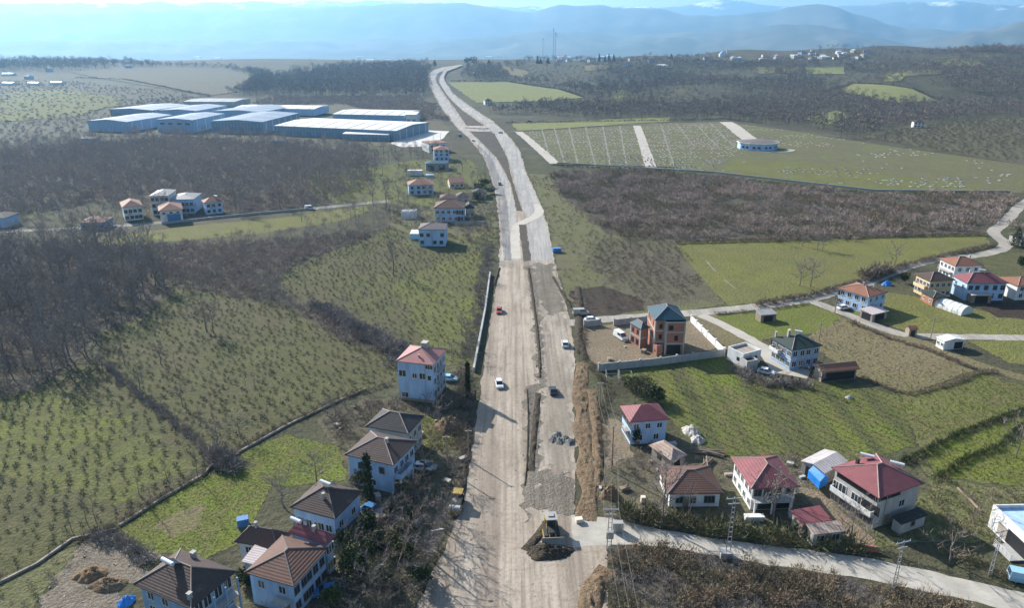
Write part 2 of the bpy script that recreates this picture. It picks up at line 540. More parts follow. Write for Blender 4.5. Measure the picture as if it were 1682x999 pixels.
def ridge_range(name, dist, depth, pts, seed, rough):
    """a mountain chain: crest heights follow bearings; slopes fall away on both sides"""
    pts = sorted(pts)
    n = 460; m = 27
    xs = np.linspace(-1000, 2700, n)
    cy = np.interp(xs, [p[0] for p in pts], [p[1] for p in pts])
    V = []; F = []
    for i in range(n):
        a, f, u = ray(xs[i], 55.0)
        l = math.hypot(a, f)
        dx, dy = a / l, f / l
        a2, f2, u2 = ray(xs[i], cy[i])
        tz = HCAM + u2 / math.hypot(a2, f2) * dist
        tz += rough * (mnoise.fractal(Vector((xs[i] * .02, seed, 0)), 1.0, 2.1, 5))
        for j in range(m):
            s = j / (m - 1) * 2 - 1
            prof = max(0.0, 1 - abs(s)) ** 1.15
            rr = dist + s * depth
            hh = -95 + (tz + 95) * prof
            w = math.sin(math.pi * (s + 1) / 2) * (1 - abs(1 - abs(s) * 2) * .3)
            if abs(s) > .02:
                hh += rough * 3.2 * w * abs(s) ** .5 * mnoise.fractal(Vector((xs[i] * .018 + s * 1.2, s * 2.6, seed + 3)), 1.0, 2.0, 5)
            hh = min(hh, tz - abs(s) * depth * .02) if abs(s) > .02 else hh
            V.append((dx * rr, dy * rr, hh if 0 < j < m - 1 else -110))
    for i in range(n - 1):
        for j in range(m - 1):
            a = i * m + j
            F.append((a, a + m, a + m + 1)); F.append((a, a + m + 1, a + 1))
    o = link(name, tri_mesh(name, np.array(V), np.array(F), [M['mountain']]))
    o.data.polygons.foreach_set("use_smooth", [True] * len(o.data.polygons))
    return tag(o, kind='structure')
M['mountain'] = mountain_mat()
ridge_range('foothills', 8300, 1900, [(-1000,62),(0,64),(500,66),(760,62),(900,50),(1020,58),(1180,52),(1300,40),(1360,43),(1430,58),(1500,74),(1560,58),(1620,47),(1682,33),(1800,28),(2000,40),(2700,50)], 2.0, 28)
ridge_range('mountains', 11000, 2200, [(-1000,18),(-200,20),(100,22),(300,16),(480,14),(640,6),(740,2),(800,10),(850,20),(905,11),(945,9),(980,5),(1005,13),(1040,12),(1090,15),(1120,24),(1180,26),(1245,21),(1282,14),(1318,7),(1340,5),(1352,7),(1375,15),(1410,24),(1450,37),(1490,48),(1530,46),(1570,52),(1610,46),(1682,38),(1800,30),(2000,26),(2700,40)], 5.0, 36)
ridge_range('snowy_mountains', 16800, 2500, [(-1000,4),(0,5),(400,3),(700,0),(850,12),(1000,9),(1100,12),(1130,7),(1165,1),(1205,-3),(1238,6),(1270,10),(1330,14),(1400,9),(1440,5),(1500,3),(1560,1),(1600,5),(1640,9),(1700,4),(2000,8),(2700,6)], 9.0, 55)

# haze: the air between here and the mountains
hz = MB().box(-16500, 16500, -900, 19600, -125, 1080).build('haze', [])
hm = bpy.data.materials.new('haze'); hm.use_nodes = True
hn = hm.node_tree
for n_ in list(hn.nodes):
    if n_.type == 'BSDF_PRINCIPLED': hn.nodes.remove(n_)
pv = hn.nodes.new('ShaderNodeVolumePrincipled')
pv.inputs['Color'].default_value = (*HAZE_COLOR, 1)
pv.inputs['Density'].default_value = HAZE_DENSITY
pv.inputs['Anisotropy'].default_value = 0.48
hn.links.new(pv.outputs[0], [n_ for n_ in hn.nodes if n_.type == 'OUTPUT_MATERIAL'][0].inputs['Volume'])
hz.data.materials.append(hm)
tag(hz, kind='stuff')

# ------------------------------------------------------------------ patches laid on the ground
def inside(poly, x, y):
    c = False; n = len(poly); j = n - 1
    for i in range(n):
        xi, yi = poly[i][0], poly[i][1]; xj, yj = poly[j][0], poly[j][1]
        if (yi > y) != (yj > y) and x < (xj - xi) * (y - yi) / (yj - yi) + xi: c = not c
        j = i
    return c

def inside_np(poly, X, Y):
    c = np.zeros(len(X), bool); n = len(poly); j = n - 1
    for i in range(n):
        xi, yi = poly[i][0], poly[i][1]; xj, yj = poly[j][0], poly[j][1]
        if yi != yj:
            k = ((yi > Y) != (yj > Y)) & (X < (xj - xi) * (Y - yi) / (yj - yi) + xi)
            c ^= k
        j = i
    return c

def world_poly(px):
    return [G(*p).xy for p in px]

PN = [0]
def patch(name, px, mat, order=1, ragged=0.5, wp=None, kind='structure'):
    """a ground cover sheet draped on the terrain, with an uneven edge"""
    wp = wp or world_poly(px)
    pts = []
    n = len(wp)
    for i in range(n):
        a = wp[i]; b = wp[(i + 1) % n]
        d = (b - a).length
        far = max(abs(a.y), abs(b.y))
        st = max(1.2, far * .008) if ragged else max(3, far * .015)
        k = max(1, min(90, int(d / st)))
        nrm = Vector((-(b - a).y, (b - a).x)); nrm.normalize()
        for q in range(k):
            p = a.lerp(b, q / k)
            if ragged:
                p = p + nrm * (mnoise.fractal(Vector((p.x * .35, p.y * .35, n)), 1, 2, 3) * ragged * (1 + far / 300))
            pts.append(p)
    nb = len(pts)
    x0 = min(p.x for p in pts); x1 = max(p.x for p in pts); y0 = min(p.y for p in pts); y1 = max(p.y for p in pts)
    step = max(10, y0 * .025) if y1 > 500 else 60
    gx = np.arange(x0 + step / 2, x1, step); gy = np.arange(y0 + step / 2, y1, step)
    extra = []
    if len(gx) and len(gy):
        XX, YY = np.meshgrid(gx, gy); XX = XX.ravel() ; YY = YY.ravel()
        ins = inside_np(pts, XX, YY)
        extra = [Vector((float(a), float(b))) for a, b in zip(XX[ins], YY[ins])]
    res = delaunay_2d_cdt(pts + extra, [], [list(range(nb))], 1, 1e-4)
    vs, fs = res[0], res[2]
    PN[0] += 1; off = .004 * order + .0003 * (PN[0] % 13)
    co = [(v.x, v.y, terr(v.x, v.y) + (off + max(0, (v.y - 350)) * .0006 * (.6 + .4 * order))) for v in vs]
    me = bpy.data.meshes.new(name); me.from_pydata(co, [], [list(f) for f in fs]); me.materials.append(mat)
    bm = bmesh.new(); bm.from_mesh(me)
    for f in bm.faces:
        if f.normal.z < 0: f.normal_flip()
    bm.to_mesh(me); bm.free()
    return tag(link(name, me), kind=kind)

def strip(name, px, width, mat, order=3, ragged=.25):
    """a road or path of given width (metres) along a measured centre line; width may be a list"""
    c = []
    for i, p in enumerate(px):
        c.append(G(*p).xy)
    ws = width if isinstance(width, list) else [width] * len(c)
    # smooth the line
    cc = []; ww = []
    for i in range(len(c) - 1):
        p0 = c[max(i - 1, 0)]; p1 = c[i]; p2 = c[i + 1]; p3 = c[min(i + 2, len(c) - 1)]
        for q in range(5):
            t = q / 5
            cc.append(.5 * ((2 * p1) + (p2 - p0) * t + (2 * p0 - 5 * p1 + 4 * p2 - p3) * t * t + (3 * p1 - p0 - 3 * p2 + p3) * t ** 3))
            ww.append(ws[i] + (ws[i + 1] - ws[i]) * t)
    cc.append(c[-1]); ww.append(ws[-1])
    lft = []; rgt = []
    for i in range(len(cc)):
        d = cc[min(i + 1, len(cc) - 1)] - cc[max(i - 1, 0)]; d.normalize()
        n = Vector((-d.y, d.x)) * ww[i] / 2
        lft.append(cc[i] + n); rgt.append(cc[i] - n)
    wp = lft + rgt[::-1]
    return patch(name, None, mat, order, ragged, wp), wp

ROAD_L = [(640,1100),(684,999),(712,940),(742,880),(757,840),(766,790),(776,740),(783,690),(790,640),(797,580),(806,520),(815,470),(820,430),(821,380),(816,330),(806,290),(795,260),(780,240),(768,226),(750,211),(735,192),(720,170),(707,145),(702,132),(703,124),(711,117),(725,112.5),(757,107.5)]
ROAD_R = [(760,109),(747,114),(734,119),(730,127),(732,136),(745,155),(775,177),(810,200),(840,228),(855,250),(865,285),(887,332),(900,372),(910,428),(918,458),(930,500),(942,560),(944,620),(942,680),(945,740),(946,800),(942,850),(960,866),(1005,872),(1002,905),(995,940),(1000,999),(1030,1100)]
road_w = world_poly(ROAD_L + ROAD_R)

# fields and covers, measured outlines (source picture pixels)
F_ = {}
def field(key, name, px, mat, order=1, ragged=.5):
    F_[key] = world_poly(px)
    patch(name, None, M[mat], order, ragged, F_[key])

field('wood_left', 'woodland_floor', [(-120,395),(0,398),(120,400),(225,405),(262,440),(285,470),(240,520),(160,545),(120,600),(60,640),(-120,700)], 'litter', 1, 1.5)
field('wood_band', 'woodland_floor', [(-120,255),(120,238),(300,225),(480,238),(600,258),(610,300),(540,335),(400,352),(330,352),(180,330),(60,350),(-120,360)], 'litter', 1, 1.5)
field('hedge_wood', 'woodland_floor', [(225,405),(420,398),(560,385),(640,372),(600,395),(500,425),(452,462),(470,490),(560,530),(660,560),(655,590),(560,560),(480,505),(290,470)], 'litter', 1, 1.2)
field('strip_grass', 'grass_field', [(165,392),(300,372),(460,358),(600,338),(610,346),(560,362),(420,385),(240,400),(175,408)], 'pasture', 1, .4)
field('left_green', 'grass_field', [(500,285),(600,275),(690,262),(770,262),(800,290),(812,330),(700,345),(640,335),(560,335),(510,320)], 'orchard_green', 1, 1)
field('village_left', 'village_ground', [(640,345),(812,330),(818,400),(800,408),(690,395),(640,370)], 'scrub_olive', 2, .8)
field('orchard_top', 'orchard_ground', [(455,455),(520,425),(640,372),(690,395),(800,408),(798,450),(790,520),(778,590),(740,600),(700,590),(660,560),(560,515),(480,485)], 'orchard', 1, .5)
field('orchard_top_green', 'orchard_ground', [(640,470),(720,430),(800,415),(796,450),(786,530),(772,590),(740,600),(700,580),(690,540)], 'orchard_green', 2, 2)
field('orchard_mid', 'orchard_ground', [(290,472),(480,508),(560,560),(650,592),(648,625),(560,655),(480,690),(380,745),(360,755),(290,700),(175,595),(160,548),(240,520)], 'orchard', 1, .5)
field('orchard_near', 'orchard_ground', [(-160,660),(60,640),(120,600),(172,600),(280,700),(345,757),(200,862),(60,925),(-160,1010)], 'orchard', 1, .5)
field('orchard_near_green', 'orchard_ground', [(-100,690),(90,640),(250,720),(320,760),(200,830),(60,800),(-100,760)], 'orchard_green', 2, 3)
field('paddock', 'grass_field', [(196,868),(330,785),(420,768),(447,800),(420,850),(395,890),(330,922),(232,902)], 'grass_bright', 2, .5)
field('paddock_bare', 'grass_field', [(250,868),(300,835),(335,830),(330,860),(285,885)], 'stubble', 3, 1.2)
field('green_corner', 'grass_field', [(395,745),(470,715),(560,735),(570,790),(470,800),(420,770)], 'grass_bright', 2, .6)
field('garden_left', 'garden_ground', [(520,690),(600,655),(655,660),(730,680),(780,690),(768,790),(745,870),(712,930),(690,999),(640,1080),(380,1080),(440,960),(560,870),(580,800),(560,740)], 'scrub', 1, .8)
field('verge_green', 'grass_verge', [(600,680),(660,672),(730,688),(772,706),(768,740),(700,735)], 'grass', 2, .6)
field('dirt_left', 'bare_earth', [(60,990),(140,885),(200,880),(255,915),(225,960),(190,1010),(60,1040)], 'bare_earth', 2, 2.4)
field('corner_left', 'scrub_ground', [(-160,1010),(60,925),(190,868),(140,890),(60,990),(40,1080),(-160,1100)], 'scrub_olive', 1, .8)
# right of the road
field('roadside_right', 'scrub_ground', [(868,285),(960,290),(1060,330),(1110,398),(1190,500),(1130,512),(960,522),(935,490),(915,440),(905,380),(890,335)], 'scrub_olive', 1, 1)
field('roadside_brown', 'scrub_ground', [(990,390),(1108,398),(1185,498),(1060,505),(1000,470),(960,430)], 'scrub', 2, 3)
field('brown_patch', 'ploughed_ground', [(935,478),(990,470),(1050,490),(1060,510),(1000,520),(950,520)], 'ploughed', 3, 1)
field('bush_band', 'scrub_ground', [(900,285),(1000,280),(1180,292),(1420,322),(1660,318),(1678,345),(1640,380),(1400,392),(1110,398),(1000,385),(930,330)], 'litter', 1, 1)
field('pasture_right', 'grass_field', [(1108,398),(1400,391),(1615,386),(1632,408),(1500,440),(1400,470),(1320,492),(1195,502),(1150,455)], 'pasture', 2, .4)
field('cemetery', 'cemetery_ground', [(848,217),(1190,200),(1230,206),(1430,236),(1690,272),(1682,316),(1440,314),(1170,284),(918,270)], 'scrub_olive', 1, .5)
field('cemetery_plots', 'cemetery_ground', [(862,218),(1190,204),(1225,238),(1200,262),(1170,280),(918,266)], 'scrub_olive', 2, 1)
field('cemetery_green', 'grass_field', [(1180,282),(1200,262),(1330,268),(1480,290),(1640,308),(1440,313)], 'grass', 2, 2)
field('far_field', 'grass_field', [(735,136),(835,135),(920,148),(958,161),(900,166),(782,169)], 'pasture_far', 2, .6)
field('verge_strip', 'grass_field', [(838,202),(930,201),(1100,193),(1100,200),(930,211),(850,214)], 'pasture_far', 1, .6)
field('far_field_right', 'grass_field', [(1365,150),(1402,138),(1500,147),(1542,167),(1470,169)], 'pasture_far', 2, .6)
field('far_field_tan', 'grass_field', [(1322,111),(1386,110),(1388,122),(1325,122)], 'pasture_far', 2, .6)
field('hill_field', 'stubble_field', [(115,118),(205,110),(370,112),(420,128),(400,150),(340,158),(250,142),(160,128)], 'scrub', 2, .8)
field('hill_green', 'grass_field', [(0,160),(60,145),(190,158),(200,172),(100,195),(0,200)], 'grass', 2, 4)
field('far_tan', 'stubble_field', [(820,108),(868,118),(870,130),(830,122)], 'stubble', 2, .6)
field('orchard_hill', 'orchard_ground', [(1420,225),(1500,205),(1600,195),(1800,192),(1800,290),(1690,272)], 'scrub', 1, 1)
field('clearing', 'grass_field', [(1320,195),(1372,182),(1400,190),(1360,205)], 'pasture_far', 2, .6)
field('green_right', 'crop_field', [(1015,610),(1185,585),(1300,640),(1345,622),(1480,650),(1505,735),(1385,760),(1290,745),(1200,752),(1120,715),(1085,665)], 'rows', 1, .6)
field('village_field', 'grass_field', [(1175,520),(1330,500),(1385,520),(1350,545),(1240,560)], 'grass_bright', 2, .6)
field('stubble_right', 'stubble_field', [(1315,560),(1385,522),(1480,552),(1600,608),(1500,646),(1420,625),(1360,585)], 'stubble', 2, .6)
field('green_right_far', 'grass_field', [(1420,622),(1500,648),(1605,612),(1700,640),(1700,668),(1510,736),(1480,650)], 'grass', 1, .6)
field('green_right_low', 'grass_field', [(1515,742),(1700,672),(1800,690),(1800,820),(1600,790),(1540,785)], 'grass_bright', 1, .6)
field('rough_right', 'scrub_ground', [(1500,740),(1545,785),(1620,800),(1700,800),(1700,850),(1640,890),(1500,890),(1430,905),(1440,870),(1530,800)], 'scrub_olive', 1, .6)
field('gardens_far', 'grass_field', [(1460,480),(1520,490),(1700,530),(1700,550),(1500,548),(1400,515)], 'pasture', 1, .6)
field('ploughed_far', 'ploughed_field', [(1590,495),(1800,500),(1800,530),(1640,522)], 'ploughed', 2, .6)
field('gardens_far2', 'grass_field', [(1590,560),(1800,558),(1800,600),(1660,598)], 'pasture', 1, .6)
field('olive_far', 'orchard_ground', [(1600,425),(1660,415),(1800,410),(1800,480),(1660,470)], 'orchard', 1, .6)
field('house_yard', 'dirt_yard', [(948,536),(1060,531),(1135,527),(1188,572),(985,602),(955,590)], 'yard', 2, .8)
field('yard_back', 'dirt_yard', [(1135,520),(1170,515),(1255,560),(1195,575)], 'stubble', 2, .8)
field('yard_red', 'dirt_yard', [(985,690),(1018,690),(1040,745),(1000,770),(985,740)], 'yard', 3, .8)
field('yard_blue', 'concrete_yard', [(1240,572),(1262,575),(1330,612),(1325,622),(1270,612)], 'path', 3, .3)
field('court', 'courtyard', [(1310,800),(1345,808),(1440,890),(1432,899),(1395,897),(1340,835)], 'yard', 3, .4)
field('gardens_right', 'garden_ground', [(985,770),(1100,715),(1200,755),(1300,750),(1400,765),(1440,870),(1420,915),(1260,896),(1090,868),(1000,862),(985,820)], 'scrub', 1, .6)
field('scrub_low', 'scrub_ground', [(1005,892),(1100,896),(1260,922),(1420,958),(1560,985),(1720,1060),(1720,1200),(980,1200)], 'litter', 1, .8)
field('factory_ground', 'factory_ground', [(130,225),(250,175),(520,168),(690,172),(745,215),(700,245),(640,240),(430,240),(300,222)], 'scrub', 1, 1)
field('factory_yard', 'concrete_yard', [(640,236),(690,214),(738,216),(728,228),(698,241),(660,242)], 'concrete_yard', 3, .2)
field('scrub_behind', 'scrub_ground', [(410,175),(450,158),(690,158),(712,175),(735,200),(690,196),(560,172)], 'litter', 1, 2)

for i_, (px_, mt_) in enumerate((([(1535,100),(1600,97),(1620,108),(1540,112)],'pasture_far'),([(1480,113),(1535,111),(1548,122),(1485,126)],'scrub_olive'),([(1003,149),(1030,148),(1028,166),(1005,166)],'pasture_far'),([(960,108),(1005,106),(1000,115),(962,117)],'stubble'),([(1455,121),(1490,120),(1480,133),(1452,135)],'pasture_far'),([(1560,137),(1640,128),(1720,135),(1690,150),(1600,152)],'scrub'),([(1240,108),(1310,108),(1316,120),(1246,122)],'scrub_olive'),([(1400,106),(1460,104),(1470,112),(1404,114)],'stubble'),([(1620,112),(1720,108),(1720,120),(1640,122)],'scrub_olive'),([(1100,128),(1180,126),(1170,136),(1108,138)],'scrub'))):
    field('far_patch%d' % i_, 'far_field', px_, mt_, 2, .8)
# roads
patch('dirt_road', None, M['dirt_road'], 6, .35, road_w)
patch('asphalt_road', [(823,428),(852,428),(849,390),(848,349),(840,315),(830,288),(815,262),(800,246),(780,228),(760,207),(741,176),(724,153),(714,136),(716,124),(730,114.5),(724,113.5),(713,118),(706,124),(705,132),(710,146),(722,170),(738,192),(753,211),(772,227),(785,241),(800,262),(811,292),(820,332),(825,380)], M['pavement'], 7, .15)
patch('asphalt_road', [(828,428),(840,428),(838,380),(833,330),(822,292),(808,262),(792,244),(778,235),(783,241),(798,263),(809,292),(818,332),(824,380)], M['asphalt'], 8, .2)
patch('concrete_road', [(871,428),(909,428),(898,372),(885,332),(863,285),(853,251),(838,229),(808,201),(773,178),(743,156),(731,137),(729,127),(733,119),(745,114),(738,114.5),(723,122),(720,133),(733,155),(758,180),(791,200),(811,220),(831,250),(838,272),(846,300),(853,325),(861,349),(872,366),(866,372)], M['pavement'], 7, .15)
strip('dirt_track', [(880,335),(886,345),(880,355),(866,362),(852,370),(846,385),(848,425)], [3,4,4.5,4.5,4.5,4,3.5], M['track_light'], 9)
patch('median_strip', [(816,260),(829,282),(840,307),(848.6,346.5),(858.6,347),(847,314),(839,287),(833,260),(812,221),(800,216),(770,216),(788,232)], M['median'], 10, .2)
patch('median_strip', [(766,207),(794,207),(757,181),(733,157),(720,136),(722,126),(729,119),(720,122),(716,130),(717,137),(727,153),(746,178)], M['median'], 10, .2)
patch('median_strip', [(852,369),(864,369),(872,428),(860,430)], M['median'], 10, .3)
patch('grey_carriageway', [(892,470),(925,500),(938,560),(940,620),(938,690),(941,770),(872,770),(888,700),(893,640),(893,560)], M['grey_dirt'], 8, 1.6)
patch('median_strip', [(864,436),(876,436),(886,500),(893,560),(894,640),(888,700),(884,775),(868,860),(856,860),(864,780),(866,700),(868,640),(882,625),(880,560),(872,490)], M['mud'], 11, 1.4)
patch('mud_patch', [(874,772),(936,776),(943,845),(905,848),(872,835)], M['mud'], 14, 2.2)
patch('mud_patch', [(876,432),(906,432),(920,470),(928,510),(905,520),(888,500)], M['mud'], 13, 1.8)
_, lane1 = strip('lane', [(925,532),(1000,524),(1140,514),(1250,503),(1330,491),(1420,465),(1470,445),(1530,428),(1600,420),(1640,411),(1652,402),(1640,390),(1632,380),(1650,366),(1680,335),(1720,312)], 5.0, M['lane'], 5)
_, lane2 = strip('lane', [(1325,492),(1400,520),(1480,549),(1560,553),(1700,555),(1800,556)], 4.2, M['lane'], 4)
_, lane3 = strip('lane', [(1490,553),(1560,580),(1620,604),(1700,626),(1800,645)], 4.0, M['stubble'], 5)
_, lane4 = strip('village_road', [(940,872),(1005,874),(1080,884),(1170,898),(1260,912),(1350,924),(1420,934),(1500,950),(1580,968),(1682,992),(1800,1020)], [9,7,4.4,4.4,4.8,5.3,5.6,5.5,5.2,5.2,5.2], M['chalk'], 7)
_, lane5 = strip('lane', [(-100,385),(60,378),(180,372),(260,366),(340,358),(430,350),(500,344),(560,338),(640,330)], 5, M['asphalt'], 5)
_, lane6 = strip('farm_track', [(1150,518),(1180,530),(1250,568),(1275,590),(1320,612)], 3.6, M['path'], 5)
strip('cemetery_path', [(852,217),(875,236),(912,269)], 7, M['path'], 4)
strip('cemetery_path', [(1046,207),(1056,235),(1070,278)], 7, M['path'], 4)
strip('cemetery_path', [(1192,201),(1215,217),(1238,234)], 13, M['path'], 4)
strip('cemetery_path', [(862,232),(1000,235),(1120,240),(1225,240)], 1.6, M['faint_path'], 3)
strip('cemetery_path', [(840,216),(1000,206),(1190,201)], 2.2, M['faint_path'], 3)
strip('crossing', [(765,210),(800,212)], 10, M['pavement'], 12, 0)
strip('crossing', [(772,216.5),(806,217)], 9, M['pavement'], 12, 0)
strip('path', [(1160,428),(1168,438),(1176,446)], .6, M['faint_path'], 4)
strip('path', [(1190,460),(1199,467),(1208,474)], .6, M['faint_path'], 4)
strip('forecourt', [(1215,243),(1250,249),(1290,249),(1300,246)], 6, M['path'], 5)
for x0, y0, x1, y1 in ((890,212,905,268),(910,210,928,270),(935,210,950,272),(962,209,978,274),(990,208,1003,275),(1018,207,1030,277),(1085,205,1110,280),(1110,204,1140,240),(1140,203,1178,240),(1165,202,1205,240)):
    strip('cemetery_path', [(x0, y0), ((x0 + x1) / 2, (y0 + y1) / 2), (x1, y1)], 1.1, M['faint_path'], 3)

# strips of heaped soil and single heaps
def ridge(name, px, width, height, mat, seed=0, lump=.5, label=None, cat=None):
    c = [G(*p).xy for p in px]
    ln = sum((c[i + 1] - c[i]).length for i in range(len(c) - 1))
    n = max(6, int(ln / .4)); m = 17
    cum = [0]
    for i in range(len(c) - 1): cum.append(cum[-1] + (c[i + 1] - c[i]).length)
    V = []; F = []
    for i in range(n + 1):
        s = ln * i / n
        k = max(j for j in range(len(cum)) if cum[j] <= s + 1e-6); k = min(k, len(c) - 2)
        p = c[k].lerp(c[k + 1], (s - cum[k]) / (cum[k + 1] - cum[k]))
        d = (c[k + 1] - c[k]).normalized(); nr = Vector((-d.y, d.x))
        ends = min(1, min(s, ln - s) / width * 1.2)
        wv = width * (.8 + .4 * mnoise.noise(Vector((s * .13, seed, 2))))
        for j in range(m):
            t = j / (m - 1) * 2 - 1
            q = p + nr * t * wv / 2
            z = height * (1 - abs(t) ** 1.7) * ends
            z *= .75 + .8 * lump * mnoise.fractal(Vector((q.x * .7, q.y * .5, seed)), .9, 2.1, 5)
            z += lump * .3 * height * mnoise.noise(Vector((q.x * 1.7, q.y * 1.3, seed))) * (1 - abs(t))
            V.append((q.x, q.y, max(z, 0) + (-.05 if j in (0, m - 1) else .05)))
    for i in range(n):
        for j in range(m - 1):
            a = i * m + j; F.append((a, a + 1, a + m + 1)); F.append((a, a + m + 1, a + m))
    o = link(name, tri_mesh(name, np.array(V), np.array(F), [mat]))
    bm = bmesh.new(); bm.from_mesh(o.data); bmesh.ops.recalc_face_normals(bm, faces=bm.faces[:])
    if sum(f.normal.z for f in bm.faces) < 0: bmesh.ops.reverse_faces(bm, faces=bm.faces[:])
    bm.to_mesh(o.data); bm.free()
    if label: tag(o, label, cat)
    else: tag(o, kind='structure')
    return o

def mound(name, px, rx, ry, h, mat, label, cat, seed=0, group=None, lump=.5, rot=0):
    c = G(*px); n = 40; m = 16
    V = [(0, 0, h)]; F = []
    for j in range(1, m + 1):
        r = j / m
        for i in range(n):
            t = 2 * math.pi * i / n
            rr = r * (1 + .32 * mnoise.fractal(Vector((math.cos(t) * 1.9, math.sin(t) * 1.9, seed)), 1, 2, 3))
            z = h * (1 - r ** 1.5) * (1 + .75 * lump * mnoise.fractal(Vector((rr * math.cos(t) * 3.4, rr * math.sin(t) * 3.4, seed + 5)), .8, 2.2, 5))
            V.append((rx * rr * math.cos(t), ry * rr * math.sin(t), max(z, 0) if j < m else -.06))
    for i in range(n): F.append((0, 1 + i, 1 + (i + 1) % n))
    for j in range(m - 1):
        for i in range(n):
            a = 1 + j * n + i; b = 1 + j * n + (i + 1) % n
            F.append((a, a + n, b + n)); F.append((a, b + n, b))
    o = link(name, tri_mesh(name, np.array(V), np.array(F), [mat]))
    o.location = c; o.rotation_euler.z = rot
    return tag(o, label, cat, group)

ridge('soil_bank', [(958,596),(952,640),(957,700),(964,760),(968,810),(962,856)], 4.6, .42, M['soil'], 1, 1.3)
ridge('soil_bank', [(972,640),(980,700),(982,760),(984,800)], 3.0, .5, M['soil'], 14, 1.1)
ridge('soil_bank', [(948,470),(952,500),(950,560),(962,592)], 3.0, .7, M['dark_soil'], 2)
ridge('soil_bank', [(1000,935),(975,965),(968,1000),(960,1040)], 5, .9, M['soil'], 3, 1.0)
ridge('rubble_strip', [(868,440),(874,480),(881,530),(886,580),(887,622)], 1.1, .32, M['dark_soil'], 4, .9)
ridge('rubble_strip', [(884,646),(880,690),(876,730),(872,775)], 1.8, .35, M['dark_soil'], 5, .9)
ridge('rubble_strip', [(866,640),(868,690),(866,760),(862,800)], .5, .25, M['dark_soil'], 6, .9)
ridge('rubble_strip', [(908,455),(922,480),(938,505)], 1.2, .5, M['dark_soil'], 7, .9)
ridge('ditch_bank', [(778,640),(774,690),(768,740),(762,790),(750,845)], 1.6, .5, M['dark_soil'], 8, .9)
ridge('ditch_bank', [(820,440),(812,470)], 1.5, .6, M['dark_soil'], 9, .9)
ridge('rubble_strip', [(905,850),(885,880),(862,905)], 2.2, .5, M['dark_soil'], 10, .9)
ridge('ditch_bank', [(1120,276),(1000,272),(905,271)], 2.5, .6, M['dark_soil'], 12, .5)
for i, p in enumerate(((908,722),(918,725),(928,722),(936,727),(915,715))):
    mound('gravel_heap', p, 1.1, 1.6, .7, M['gravel'], 'grey gravel heap dumped in a row on the unfinished carriageway', 'gravel heap', i * 3.1, 'grey gravel heaps on the carriageway')
mound('soil_heap', (738,702), 3.6, 3.0, 2.4, M['soil'], 'orange brown soil heap on the verge below the three-storey house', 'soil heap', 8)
mound('rubble_heap', (902,908), 3.9, 2.2, 1.1, M['dark_soil'], 'dark earth heap pushed up in front of the bulldozer blade', 'soil heap', 11, None, .9)
mound('stalk_heap', (150,945), 2.6, 2.0, 1.3, M['hay'], 'brown heap of dry stalks on the bare earth plot', 'stalk heap', 14)
mound('stalk_heap', (178,962), 3.0, 1.8, 1.1, M['soil'], 'orange soil heap beside the blue house', 'soil heap', 15)
mound('stalk_heap', (1003,815), 1.9, 1.6, 2.2, M['hay'], 'tall reddish brown stack of dry stalks beside the berm', 'stalk stack', 17)


# ------------------------------------------------------------------ buildings
WCACHE = {}
def window_meshes(w, h, fm, style):
    k = (round(w, 2), round(h, 2), fm, style)
    if k not in WCACHE:
        f = MB(); b = .10
        f.box(-w/2-b, -w/2, -.07, .05, -b, h+b); f.box(w/2, w/2+b, -.07, .05, -b, h+b)
        f.box(-w/2, w/2, -.07, .05, h, h+b); f.box(-w/2-.05, w/2+.05, -.12, .05, -b-.04, -.002)
        if style == 'double': f.box(-.04, .04, -.055, .04, 0, h)
        if style == 'triple':
            for q in (-w/6, w/6): f.box(q-.04, q+.04, -.055, .04, 0, h)
        p = MB().box(-w/2, w/2, -.025, .045, 0, h)
        WCACHE[k] = (f.mesh('window', M[fm]), p.mesh('pane', M['glass']))
    return WCACHE[k]

foot = []          # building footprints, kept clear of plants

